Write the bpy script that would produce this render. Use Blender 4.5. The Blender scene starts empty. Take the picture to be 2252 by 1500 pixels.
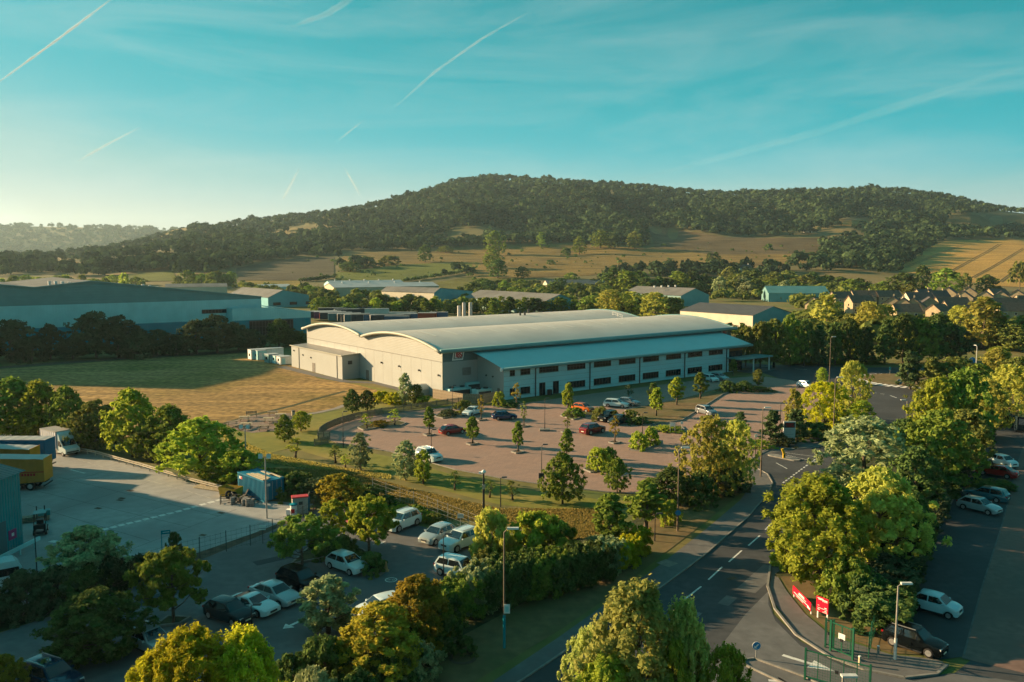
import bpy, bmesh, math, random
import numpy as np
from mathutils import Vector, Matrix

# ------------------------------------------------------------------ camera, sky, sun, exposure
sc = bpy.context.scene
F, CAMH, HZ = 1850.0, 27.0, 568.0          # focal length in photo pixels, drone height, horizon row
PITCH = math.atan((750 - HZ) / F)
SUN_EL, SUN_AZ = math.radians(15), math.radians(17)
cam = bpy.data.cameras.new('camera'); cam_ob = bpy.data.objects.new('camera', cam)
sc.collection.objects.link(cam_ob); sc.camera = cam_ob
cam.sensor_width = 36.0; cam.lens = 36.0 * F / 2252.0
cam.clip_start = 0.5; cam.clip_end = 120000
cam_ob.location = (0, 0, CAMH); cam_ob.rotation_euler = (math.pi / 2 - PITCH, 0, 0)

world = bpy.data.worlds.new('World'); sc.world = world; world.use_nodes = True
wn, wl = world.node_tree.nodes, world.node_tree.links
wn.clear()
w_out = wn.new('ShaderNodeOutputWorld'); w_bg = wn.new('ShaderNodeBackground')
w_sky = wn.new('ShaderNodeTexSky'); w_sky.sky_type = 'NISHITA'; w_sky.sun_disc = False
w_sky.sun_elevation = SUN_EL; w_sky.sun_rotation = math.atan2(-math.cos(SUN_AZ), math.sin(SUN_AZ))
w_sky.air_density = 1.0; w_sky.dust_density = 1.6; w_sky.ozone_density = 1.5; w_sky.altitude = 50
# the blue-green cast of this evening sky: the sky's own colour (blue against red) graded from teal overhead to cream by the sun
SKY_STRENGTH = 0.05
w_sep = wn.new('ShaderNodeSeparateColor'); wl.new(w_sky.outputs[0], w_sep.inputs[0])
w_add = wn.new('ShaderNodeMath'); w_add.operation = 'ADD'; w_add.inputs[1].default_value = 0.001
w_div = wn.new('ShaderNodeMath'); w_div.operation = 'DIVIDE'; w_nrm = wn.new('ShaderNodeMath'); w_nrm.operation = 'DIVIDE'; w_nrm.inputs[1].default_value = 2.6
wl.new(w_sep.outputs[0], w_add.inputs[0]); wl.new(w_sep.outputs[2], w_div.inputs[0]); wl.new(w_add.outputs[0], w_div.inputs[1]); wl.new(w_div.outputs[0], w_nrm.inputs[0])
w_ramp = wn.new('ShaderNodeValToRGB'); w_ramp.color_ramp.interpolation = 'B_SPLINE'
SKY_RAMP = [(0.30, (0.82, 0.80, 0.66)), (0.53, (0.66, 0.70, 0.60)), (0.79, (0.46, 0.65, 0.63)), (1.06, (0.27, 0.58, 0.58)), (1.24, (0.13, 0.54, 0.60)), (1.43, (0.035, 0.49, 0.57)), (1.7, (0.003, 0.44, 0.51)), (2.05, (0.002, 0.36, 0.42)), (2.5, (0.001, 0.20, 0.25))]
els = w_ramp.color_ramp.elements
while len(els) < len(SKY_RAMP): els.new(0.5)
for e, (r, c) in zip(els, SKY_RAMP): e.position = r / 2.6; e.color = (*c, 1)
wl.new(w_nrm.outputs[0], w_ramp.inputs[0])
w_com = wn.new('ShaderNodeVectorMath'); w_com.operation = 'SCALE'
wl.new(w_ramp.outputs[0], w_com.inputs[0])
w_glow = wn.new('ShaderNodeMapRange'); w_glow.inputs[1].default_value = 7.0; w_glow.inputs[2].default_value = 42.0     # the bright sky round the sun stays bright
w_glow.inputs[3].default_value = 6.15; w_glow.inputs[4].default_value = 40.0
wl.new(w_sep.outputs[0], w_glow.inputs[0]); wl.new(w_glow.outputs[0], w_com.inputs['Scale'])
# thin cirrus streaks
w_tc = wn.new('ShaderNodeTexCoord'); w_map = wn.new('ShaderNodeMapping')
w_map.inputs['Rotation'].default_value = (0.15, 0.42, 0.2); w_map.inputs['Scale'].default_value = (1.1, 2.6, 8.0); w_map.inputs['Location'].default_value = (3.1, 1.2, 0.9)
w_no = wn.new('ShaderNodeTexNoise'); w_no.inputs['Scale'].default_value = 2.1; w_no.inputs['Detail'].default_value = 7
w_no.inputs['Roughness'].default_value = 0.6; w_no.inputs['Distortion'].default_value = 0.7
w_rm = wn.new('ShaderNodeMapRange'); w_rm.inputs[1].default_value = 0.44; w_rm.inputs[2].default_value = 0.80
w_rm.inputs[3].default_value = 0.0; w_rm.inputs[4].default_value = 0.28
w_mix = wn.new('ShaderNodeMix'); w_mix.data_type = 'RGBA'; w_mix.inputs[7].default_value = (4.3, 4.8, 4.6, 1)
wl.new(w_tc.outputs['Generated'], w_map.inputs[0]); wl.new(w_map.outputs[0], w_no.inputs[0])
wl.new(w_no.outputs[0], w_rm.inputs[0]); wl.new(w_rm.outputs[0], w_mix.inputs[0])
wl.new(w_com.outputs[0], w_mix.inputs[6]); wl.new(w_mix.outputs[2], w_bg.inputs[0])
w_bg.inputs[1].default_value = SKY_STRENGTH
wl.new(w_bg.outputs[0], w_out.inputs[0])

sun = bpy.data.lights.new('sun', 'SUN'); sun.energy = 4.35; sun.angle = math.radians(0.6); sun.color = (1.0, 0.69, 0.37)
sun_ob = bpy.data.objects.new('sun', sun); sc.collection.objects.link(sun_ob)
SUN_DIR = Vector((math.cos(SUN_AZ) * math.cos(SUN_EL), -math.sin(SUN_AZ) * math.cos(SUN_EL), -math.sin(SUN_EL)))
sun_ob.rotation_euler = SUN_DIR.to_track_quat('-Z', 'Y').to_euler(); sun_ob.location = (-80, 20, 60)
sc.view_settings.view_transform = 'Standard'; sc.view_settings.look = 'None'
sc.view_settings.exposure = 1.7; sc.view_settings.gamma = 1.0
sc.render.engine = 'CYCLES'
sc.cycles.use_denoising = True; sc.cycles.max_bounces = 6; sc.cycles.diffuse_bounces = 3
sc.cycles.glossy_bounces = 2; sc.cycles.transmission_bounces = 3; sc.cycles.transparent_max_bounces = 16
sc.cycles.volume_bounces = 0; sc.cycles.sample_clamp_indirect = 6
sc.cycles.use_adaptive_sampling = True; sc.cycles.adaptive_threshold = 0.015

# ------------------------------------------------------------------ helpers
rnd = random.Random(7); npr = np.random.default_rng(7)
COL = sc.collection
CA, SA = math.cos(PITCH), math.sin(PITCH)
def ray(px, py):
    dy = (750 - py) / F
    return (px - 1126) / F, CA + dy * SA, -SA + dy * CA
def G(px, py, z=0.0):                        # the point of height z that a photo pixel looks at
    a, b, c = ray(px, py); t = (z - CAMH) / c
    return Vector((a * t, b * t, z))
def top_z(px, py, pt):                       # height of an upright thing with its foot at (px, py) and its top on row pt
    q = G(px, py); a, b, c = ray(px, pt)
    return CAMH + c / b * q.y
def on_plane(px, py, o, n):
    d = Vector(ray(px, py)); c = Vector((0, 0, CAMH))
    return c + d * ((Vector(o) - c).dot(n) / d.dot(n))
def mpp(p): return p.y / F                   # metres per photo pixel at a point
ORD = ['first', 'second', 'third', 'fourth', 'fifth', 'sixth', 'seventh', 'eighth', 'ninth', 'tenth', 'eleventh', 'twelfth',
       'thirteenth', 'fourteenth', 'fifteenth', 'sixteenth', 'seventeenth', 'eighteenth', 'nineteenth', 'twentieth']
def ordinal(i):
    if i < 20: return ORD[i]
    tens = {2: 'twenty', 3: 'thirty', 4: 'forty', 5: 'fifty', 6: 'sixty'}[(i + 1) // 10]
    u = (i + 1) % 10
    return {'twenty': 'twentieth', 'thirty': 'thirtieth', 'forty': 'fortieth', 'fifty': 'fiftieth', 'sixty': 'sixtieth'}[tens] if u == 0 else tens + '-' + ORD[u - 1]

def tag(o, label=None, cat=None, group=None, kind=None):
    if label: o['label'] = label
    if cat: o['category'] = cat
    if group: o['group'] = group
    if kind: o['kind'] = kind
    return o
def thing(name, label, cat, loc=(0, 0, 0), rz=0.0, group=None):
    o = bpy.data.objects.new(name, None); COL.objects.link(o)
    o.location = loc; o.rotation_euler = (0, 0, rz); o.empty_display_size = 0.3
    return tag(o, label, cat, group)
def put(name, mesh, parent=None, mat=None, loc=None, rz=None):      # an object from mesh data, material on the object
    o = bpy.data.objects.new(name, mesh); COL.objects.link(o)
    if parent is not None: o.parent = parent
    if loc is not None: o.location = loc
    if rz is not None: o.rotation_euler = (0, 0, rz)
    if mat is not None:
        if not mesh.materials: mesh.materials.append(mat)
        o.material_slots[0].link = 'OBJECT'; o.material_slots[0].material = mat
    return o
def copy_tree(o, parent=None):
    c = o.copy(); COL.objects.link(c)
    if parent is not None: c.parent = parent
    for ch in list(o.children): copy_tree(ch, c)
    return c

class MB:                                    # mesh builder
    def __init__(s): s.v = []; s.f = []
    def add(s, vs, fs):
        b = len(s.v); s.v += [tuple(p) for p in vs]; s.f += [tuple(b + i for i in f) for f in fs]; return s
    def quad(s, *p): return s.add(p, [tuple(range(len(p)))])
    def box(s, x0, y0, z0, x1, y1, z1):
        return s.add([(x0, y0, z0), (x1, y0, z0), (x1, y1, z0), (x0, y1, z0), (x0, y0, z1), (x1, y0, z1), (x1, y1, z1), (x0, y1, z1)],
                     [(3, 2, 1, 0), (4, 5, 6, 7), (0, 1, 5, 4), (1, 2, 6, 5), (2, 3, 7, 6), (3, 0, 4, 7)])
    def cbox(s, cx, cy, cz, sx, sy, sz): return s.box(cx - sx / 2, cy - sy / 2, cz - sz / 2, cx + sx / 2, cy + sy / 2, cz + sz / 2)
    def bar(s, a, b, w, h=None):             # a square bar from a to b
        a, b = Vector(a), Vector(b); h = h or w; d = (b - a)
        if d.length < 1e-6: return s
        d.normalize(); u = Vector((0, 0, 1)) if abs(d.z) < .9 else Vector((1, 0, 0))
        x = d.cross(u).normalized() * w / 2; y = x.cross(d).normalized() * h / 2
        vs = [a - x - y, a + x - y, a + x + y, a - x + y, b - x - y, b + x - y, b + x + y, b - x + y]
        return s.add(vs, [(3, 2, 1, 0), (4, 5, 6, 7), (0, 1, 5, 4), (1, 2, 6, 5), (2, 3, 7, 6), (3, 0, 4, 7)])
    def tube(s, pts, rs, n=8, cap=True):
        pts = [Vector(p) for p in pts]; b = len(s.v)
        for i, p in enumerate(pts):
            d = (pts[min(i + 1, len(pts) - 1)] - pts[max(i - 1, 0)]).normalized()
            u = Vector((1, 0, 0)) if abs(d.x) < .8 else Vector((0, 1, 0))
            x = d.cross(u).normalized(); y = d.cross(x)
            for k in range(n):
                a = 2 * math.pi * k / n; s.v.append(tuple(p + (x * math.cos(a) + y * math.sin(a)) * rs[i]))
        for i in range(len(pts) - 1):
            for k in range(n):
                s.f.append((b + i * n + k, b + i * n + (k + 1) % n, b + (i + 1) * n + (k + 1) % n, b + (i + 1) * n + k))
        if cap:
            s.f.append(tuple(b + k for k in range(n))[::-1]); s.f.append(tuple(b + (len(pts) - 1) * n + k for k in range(n)))
        return s
    def prism(s, poly, z0, z1):
        n = len(poly); vs = [(x, y, z0) for x, y in poly] + [(x, y, z1) for x, y in poly]
        return s.add(vs, [tuple(range(n))[::-1], tuple(range(n, 2 * n))] + [(i, (i + 1) % n, n + (i + 1) % n, n + i) for i in range(n)])
    def mesh(s, name, smooth=False, ang=None):
        m = bpy.data.meshes.new(name); m.from_pydata(s.v, [], s.f); m.update()
        bm = bmesh.new(); bm.from_mesh(m)
        bmesh.ops.recalc_face_normals(bm, faces=bm.faces) if len(s.f) < 60000 else None
        bm.to_mesh(m); bm.free()
        if smooth:
            m.shade_smooth()
            if ang: m.set_sharp_from_angle(angle=math.radians(ang))
        return m
    def build(s, name, mat, parent=None, smooth=False, ang=None, loc=None, rz=None):
        return put(name, s.mesh(name, smooth, ang), parent, mat, loc, rz)

# ------------------------------------------------------------------ materials (all procedural)
MATS = {}
def mat(name, col, rough=0.8, var=0.12, scale=1.0, bump=0.0, metal=0.0, spec=0.25, coat=0.0, coords='Object', col2=None, detail=4, stripe=None, big=None, alpha=None):
    """plain surface: base colour broken up by noise at one scale (and a larger one), optional fine ribs"""
    if name in MATS: return MATS[name]
    m = bpy.data.materials.new(name); m.use_nodes = True; MATS[name] = m
    n, l = m.node_tree.nodes, m.node_tree.links
    b = n['Principled BSDF']; b.inputs['Roughness'].default_value = rough; b.inputs['Metallic'].default_value = metal
    b.inputs['Specular IOR Level'].default_value = spec; b.inputs['Coat Weight'].default_value = coat
    if coat: b.inputs['Coat Roughness'].default_value = 0.08
    tc = n.new('ShaderNodeTexCoord'); geo = n.new('ShaderNodeNewGeometry')
    src = geo.outputs['Position'] if coords == 'World' else tc.outputs['Object']
    no = n.new('ShaderNodeTexNoise'); no.inputs['Scale'].default_value = scale; no.inputs['Detail'].default_value = detail
    l.new(src, no.inputs['Vector'])
    mr = n.new('ShaderNodeMapRange'); mr.inputs[1].default_value = .3; mr.inputs[2].default_value = .7
    l.new(no.outputs[0], mr.inputs[0])
    mx = n.new('ShaderNodeMix'); mx.data_type = 'RGBA'
    c2 = col2 or tuple(c * (1 - 2 * var) for c in col); c1 = col if col2 else tuple(min(1, c * (1 + var)) for c in col)
    mx.inputs[6].default_value = (*c1, 1); mx.inputs[7].default_value = (*c2, 1)
    l.new(mr.outputs[0], mx.inputs[0]); outc = mx.outputs[2]
    if big:                                  # patches of another colour at a larger scale: (colour, scale, lo, hi)
        n2 = n.new('ShaderNodeTexNoise'); n2.inputs['Scale'].default_value = big[1]; n2.inputs['Detail'].default_value = 5
        l.new(src, n2.inputs['Vector']); r2 = n.new('ShaderNodeMapRange'); r2.inputs[1].default_value = big[2]; r2.inputs[2].default_value = big[3]
        l.new(n2.outputs[0], r2.inputs[0]); x2 = n.new('ShaderNodeMix'); x2.data_type = 'RGBA'; x2.inputs[7].default_value = (*big[0], 1)
        l.new(outc, x2.inputs[6]); l.new(r2.outputs[0], x2.inputs[0]); outc = x2.outputs[2]
    l.new(outc, b.inputs['Base Color'])
    if bump or stripe:
        bp = n.new('ShaderNodeBump'); bp.inputs['Strength'].default_value = bump or 0.5; bp.inputs['Distance'].default_value = 0.05
        if stripe:                           # (axis vector, period): ribs of profiled sheet
            mp = n.new('ShaderNodeVectorMath'); mp.operation = 'DOT_PRODUCT'; mp.inputs[1].default_value = stripe[0]
            l.new(tc.outputs['Object'], mp.inputs[0])
            ml = n.new('ShaderNodeMath'); ml.operation = 'MULTIPLY'; ml.inputs[1].default_value = 2 * math.pi / stripe[1]
            sn = n.new('ShaderNodeMath'); sn.operation = 'SINE'; l.new(mp.outputs['Value'], ml.inputs[0]); l.new(ml.outputs[0], sn.inputs[0])
            l.new(sn.outputs[0], bp.inputs['Height'])
        else: l.new(no.outputs[0], bp.inputs['Height'])
        l.new(bp.outputs[0], b.inputs['Normal'])
    return m
def leaf_mat(name, c_lit, c_dark, trans=0.35, objvar=0.25):
    """foliage: colour differs from leaf to leaf and a little from tree to tree; leaves let light through"""
    if name in MATS: return MATS[name]
    m = bpy.data.materials.new(name); m.use_nodes = True; MATS[name] = m
    n, l = m.node_tree.nodes, m.node_tree.links; n.clear()
    out = n.new('ShaderNodeOutputMaterial'); at = n.new('ShaderNodeAttribute'); at.attribute_name = 'leaf'
    oi = n.new('ShaderNodeObjectInfo')
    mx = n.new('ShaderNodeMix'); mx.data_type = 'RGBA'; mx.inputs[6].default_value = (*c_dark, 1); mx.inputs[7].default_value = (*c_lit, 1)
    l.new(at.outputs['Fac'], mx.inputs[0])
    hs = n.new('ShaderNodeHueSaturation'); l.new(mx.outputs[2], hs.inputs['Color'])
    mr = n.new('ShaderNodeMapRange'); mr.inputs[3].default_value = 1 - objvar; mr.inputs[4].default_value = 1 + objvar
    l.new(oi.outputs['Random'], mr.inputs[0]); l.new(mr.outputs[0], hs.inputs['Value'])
    mr2 = n.new('ShaderNodeMapRange'); mr2.inputs[3].default_value = 0.485; mr2.inputs[4].default_value = 0.515
    l.new(oi.outputs['Random'], mr2.inputs[0]); l.new(mr2.outputs[0], hs.inputs['Hue'])
    d = n.new('ShaderNodeBsdfDiffuse'); t = n.new('ShaderNodeBsdfTranslucent'); s = n.new('ShaderNodeMixShader'); s.inputs[0].default_value = trans
    l.new(hs.outputs[0], d.inputs[0]); l.new(hs.outputs[0], t.inputs[0]); l.new(d.outputs[0], s.inputs[1]); l.new(t.outputs[0], s.inputs[2])
    l.new(s.outputs[0], out.inputs[0])
    return m
# ------------------------------------------------------------------ the hills behind: heights from the skyline and the visible slopes
_cols = np.array([-1800, -700, -100, 150, 280, 400, 500, 600, 720, 800, 860, 940, 990, 1060, 1200, 1400, 1560, 1700, 1850, 1960, 2080, 2200, 2300, 2700, 3600.])
_rid = np.array([575, 575, 572, 565, 545, 512, 500, 486, 474, 462, 448, 428, 408, 396, 402, 416, 432, 428, 424, 423, 440, 466, 474, 500, 540.])
_Y = np.array([640, 740, 850, 1000, 1180, 1500, 1900, 2250, 2900, 3600, 4600, 5600, 7500.])
def _profile(px, R):
    def z_of(Y, py): return CAMH - Y * (py - HZ) / F
    p1180 = 554 if R < 520 else 554 + min(1, (R - 520) / 50) * 22
    z1180 = z_of(1180, p1180); zr = z_of(2250, R)
    zz = [0, 0.5, z1180 * .2, z1180 * .56, z1180, z1180 + (zr - z1180) * .30, z1180 + (zr - z1180) * .74, zr]
    far = np.interp(px, [-3000, -400, 0, 200, 330, 480, 620, 900, 4000], [498, 494, 497, 500, 505, 512, 540, 560, 575])
    zf = z_of(4600, far)
    return zz + [zr * .8 + 0.0, min(zr * .6, zf) + 0.0, max(zf, zr * .4), max(zf * .9, zr * .3), max(zf * .5, 10)]
_u = np.linspace(-1.6, 1.6, 321); _yg = np.linspace(640, 7500, 687)
_tab = np.zeros((len(_u), len(_yg)))
for i, u in enumerate(_u):
    px = 1126 + u * F
    _tab[i] = np.interp(_yg, _Y, _profile(px, np.interp(px, _cols, _rid)))
def _smooth(a, k, ax):
    w = np.hanning(2 * k + 1); w /= w.sum()
    p = np.pad(a, [(k, k) if i == ax else (0, 0) for i in range(2)], mode='edge')
    return np.apply_along_axis(lambda r: np.convolve(r, w, 'valid'), ax, p)
_tab = _smooth(_smooth(_tab, 7, 1), 3, 0)
_uu, _yy = np.meshgrid(_u, _yg, indexing='ij')
_tab += np.clip((_yy - 750) / 300, 0, 1) * (.9 * np.sin(_uu * 41 + _yy * .008) * np.sin(_yy * .0103 + _uu * 17))
_tab += np.clip((_yy - 1250) / 300, 0, 1) * np.clip((2150 - _yy) / 200, 0, 1) * (11 * np.sin(_uu * 34 + 1.5 * np.sin(_yy * .006)) * np.sin(_yy * .0075 + _uu * 9) + 6 * np.sin(_uu * 71 + _yy * .012))
_tab[:, 0] = -0.6
def hill(x, y):
    y = min(max(y, 1.0), 7499.0)
    if y < 640: return 0.0
    u = min(max(x / y, -1.599), 1.599)
    a = (u + 1.6) / 0.01; b = (y - 640) / 10.0; i, j = int(a), int(b); a -= i; b -= j
    return float(_tab[i, j] * (1 - a) * (1 - b) + _tab[i + 1, j] * a * (1 - b) + _tab[i, j + 1] * (1 - a) * b + _tab[i + 1, j + 1] * a * b)
def T(px, py, far=2600):                     # where a photo pixel meets the land, slopes included
    a, b, c = ray(px, py); y = 300.0; py_ = y
    while y < far:
        if CAMH + c / b * y <= hill(a / b * y, y):
            lo, hi = py_, y
            for _ in range(12):
                m = (lo + hi) / 2
                if CAMH + c / b * m <= hill(a / b * m, m): hi = m
                else: lo = m
            y = hi; return Vector((a / b * y, y, hill(a / b * y, y)))
        py_ = y; y += 12
    return None

m_wildgrass = mat('dry_meadow', (0.21, 0.16, 0.055), 1.0, scale=.35, coords='World', col2=(0.11, 0.105, 0.03), big=((0.09, 0.115, 0.025), .06, .45, .62), detail=8, bump=.6)
m_hill = mat('hill_floor', (0.15, 0.125, 0.045), 1.0, scale=.03, coords='World', col2=(0.09, 0.09, 0.03), big=((0.20, 0.14, 0.05), .004, .5, .7))
m_asphalt = mat('asphalt', (0.062, 0.064, 0.068), .85, .12, 1.4, coords='World', big=((0.045, 0.047, 0.05), .12, .45, .6), detail=8, bump=.1)
m_asph_old = mat('worn_asphalt', (0.135, 0.135, 0.135), .9, .13, 1.1, coords='World', big=((0.10, 0.10, 0.10), .15, .4, .65), detail=8, bump=.1)
m_path = mat('footway_asphalt', (0.135, 0.13, 0.125), .9, .1, 1.5, coords='World', big=((0.11, 0.105, 0.10), .3, .45, .65), detail=7)
m_conc = mat('yard_concrete', (0.31, 0.31, 0.30), .85, .08, .8, coords='World', big=((0.22, 0.215, 0.21), .09, .45, .68), detail=8)
m_paint = mat('road_paint', (0.62, 0.62, 0.58), .7, .12, 3.0, coords='World', big=((0.3, 0.3, 0.29), 1.2, .55, .75))
m_kerb = mat('kerb_stone', (0.22, 0.21, 0.19), .85, .12, 2.0, coords='World')
m_lawn = mat('lawn_grass', (0.19, 0.185, 0.028), 1.0, scale=.6, coords='World', col2=(0.12, 0.13, 0.018), big=((0.27, 0.20, 0.05), .10, .52, .72), detail=8, bump=.5)
m_verge = mat('verge_grass', (0.20, 0.135, 0.06), 1.0, scale=.9, coords='World', col2=(0.11, 0.08, 0.035), big=((0.095, 0.095, 0.03), .2, .45, .7), detail=8, bump=.6)
m_soil = mat('bare_earth', (0.10, 0.07, 0.045), 1.0, .25, 1.2, coords='World', detail=8, bump=.5)
m_mulch = mat('bed_planting', (0.055, 0.06, 0.02), 1.0, .3, 1.6, coords='World', detail=8, bump=.8)

def brick_paving():
    m = bpy.data.materials.new('brick_paving'); m.use_nodes = True
    n, l = m.node_tree.nodes, m.node_tree.links; b = n['Principled BSDF']; b.inputs['Roughness'].default_value = .88
    geo = n.new('ShaderNodeNewGeometry'); mp = n.new('ShaderNodeMapping'); mp.inputs['Rotation'].default_value = (0, 0, math.radians(-37))
    br = n.new('ShaderNodeTexBrick'); br.inputs['Scale'].default_value = 1.0; br.inputs['Brick Width'].default_value = .9; br.inputs['Row Height'].default_value = .45
    br.inputs['Mortar Size'].default_value = .02
    br.inputs['Color1'].default_value = (0.31, 0.19, 0.145, 1); br.inputs['Color2'].default_value = (0.25, 0.155, 0.12, 1); br.inputs['Mortar'].default_value = (0.17, 0.11, 0.085, 1)
    no = n.new('ShaderNodeTexNoise'); no.inputs['Scale'].default_value = .12; no.inputs['Detail'].default_value = 6
    mr = n.new('ShaderNodeMapRange'); mr.inputs[1].default_value = .4; mr.inputs[2].default_value = .7; mr.inputs[3].default_value = 0; mr.inputs[4].default_value = .55
    mx = n.new('ShaderNodeMix'); mx.data_type = 'RGBA'; mx.inputs[7].default_value = (0.23, 0.155, 0.125, 1)
    l.new(geo.outputs['Position'], mp.inputs[0]); l.new(mp.outputs[0], br.inputs['Vector']); l.new(geo.outputs['Position'], no.inputs['Vector'])
    l.new(no.outputs[0], mr.inputs[0]); l.new(mr.outputs[0], mx.inputs[0]); l.new(br.outputs[0], mx.inputs[6]); l.new(mx.outputs[2], b.inputs['Base Color'])
    return m
m_brick = brick_paving()
def field_mat(name, c1, c2, ang, period, amt, patch=None, patch_scale=.02):   # a mown or sown field with faint rows
    m = bpy.data.materials.new(name); m.use_nodes = True
    n, l = m.node_tree.nodes, m.node_tree.links; b = n['Principled BSDF']; b.inputs['Roughness'].default_value = 1; b.inputs['Specular IOR Level'].default_value = .1
    geo = n.new('ShaderNodeNewGeometry'); mp = n.new('ShaderNodeMapping'); mp.inputs['Rotation'].default_value = (0, 0, -ang); mp.inputs['Scale'].default_value = (.12, 1, .12)
    no = n.new('ShaderNodeTexNoise'); no.inputs['Scale'].default_value = 1 / period; no.inputs['Detail'].default_value = 6; no.inputs['Distortion'].default_value = .4
    l.new(geo.outputs['Position'], mp.inputs[0]); l.new(mp.outputs[0], no.inputs['Vector'])
    mr = n.new('ShaderNodeMapRange'); mr.inputs[1].default_value = .35; mr.inputs[2].default_value = .65; mr.inputs[4].default_value = amt
    mx = n.new('ShaderNodeMix'); mx.data_type = 'RGBA'; mx.inputs[6].default_value = (*c1, 1); mx.inputs[7].default_value = (*c2, 1)
    l.new(no.outputs[0], mr.inputs[0]); l.new(mr.outputs[0], mx.inputs[0]); o = mx.outputs[2]
    n2 = n.new('ShaderNodeTexNoise'); n2.inputs['Scale'].default_value = patch_scale; n2.inputs['Detail'].default_value = 6; l.new(geo.outputs['Position'], n2.inputs['Vector'])
    if patch:
        r2 = n.new('ShaderNodeMapRange'); r2.inputs[1].default_value = .5; r2.inputs[2].default_value = .68; l.new(n2.outputs[0], r2.inputs[0])
        x2 = n.new('ShaderNodeMix'); x2.data_type = 'RGBA'; x2.inputs[7].default_value = (*patch, 1); l.new(o, x2.inputs[6]); l.new(r2.outputs[0], x2.inputs[0]); o = x2.outputs[2]
    n3 = n.new('ShaderNodeTexNoise'); n3.inputs['Scale'].default_value = .8; n3.inputs['Detail'].default_value = 6; l.new(geo.outputs['Position'], n3.inputs['Vector'])
    r3 = n.new('ShaderNodeMapRange'); r3.inputs[1].default_value = .35; r3.inputs[2].default_value = .65; r3.inputs[3].default_value = .55; r3.inputs[4].default_value = 1.2; l.new(n3.outputs[0], r3.inputs[0])
    vs = n.new('ShaderNodeVectorMath'); vs.operation = 'SCALE'; l.new(o, vs.inputs[0]); l.new(r3.outputs[0], vs.inputs['Scale']); l.new(vs.outputs[0], b.inputs['Base Color'])
    bp = n.new('ShaderNodeBump'); bp.inputs['Strength'].default_value = .5; bp.inputs['Distance'].default_value = .12; l.new(n3.outputs[0], bp.inputs['Height']); l.new(bp.outputs[0], b.inputs['Normal'])
    return m

MB().add([(-9000, -600, -.03), (9000, -600, -.03), (9000, 15000, -.03), (-9000, 15000, -.03)], [(0, 1, 2, 3)]).build('ground', m_wildgrass)['kind'] = 'structure'
hm = MB()
_ui = list(range(0, 321, 2)); _ji = list(range(0, 160, 1)) + list(range(160, 687, 8))
for i in _ui:
    for j in _ji:
        y = float(_yg[j]); hm.v.append((_u[i] * y, y, float(_tab[i, j])))
_nj = len(_ji)
for a in range(len(_ui) - 1):
    for b in range(_nj - 1): hm.f.append((a * _nj + b, (a + 1) * _nj + b, (a + 1) * _nj + b + 1, a * _nj + b + 1))
hm.build('hills', m_hill, smooth=True)['kind'] = 'structure'

def sheet(name, px_pts, m, z, kind='structure'):                    # a flat surface outlined in the photo, on level ground
    pts = [G(x, y, 0) for x, y in px_pts]
    me = bpy.data.meshes.new(name); me.from_pydata([(p.x, p.y, z) for p in pts], [], [tuple(range(len(pts)))]); me.update()
    if me.polygons[0].normal.z < 0: me.flip_normals()
    o = put(name, me, None, m); o['kind'] = kind; return o
def drape(name, top, bot, m, lift=0.35, nu=48, nv=16):              # a field on the slopes between an upper and a lower outline
    t = np.array(top, float); b = np.array(bot, float); g = MB(); ok = []
    for i in range(nu + 1):
        k = i / nu
        tp = [np.interp(k, np.linspace(0, 1, len(t)), t[:, c]) for c in (0, 1)]; bp_ = [np.interp(k, np.linspace(0, 1, len(b)), b[:, c]) for c in (0, 1)]
        for j in range(nv + 1):
            f = j / nv; p = T(tp[0] + (bp_[0] - tp[0]) * f, tp[1] + (bp_[1] - tp[1]) * f)
            ok.append(p is not None); p = p or Vector((0, 0, 0)); g.v.append((p.x, p.y, p.z + lift))
    for i in range(nu):
        for j in range(nv):
            q = (i * (nv + 1) + j, (i + 1) * (nv + 1) + j, (i + 1) * (nv + 1) + j + 1, i * (nv + 1) + j + 1)
            if all(ok[k] for k in q): g.f.append(q)
    o = g.build(name, m, smooth=True); o['kind'] = 'structure'; return o
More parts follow.
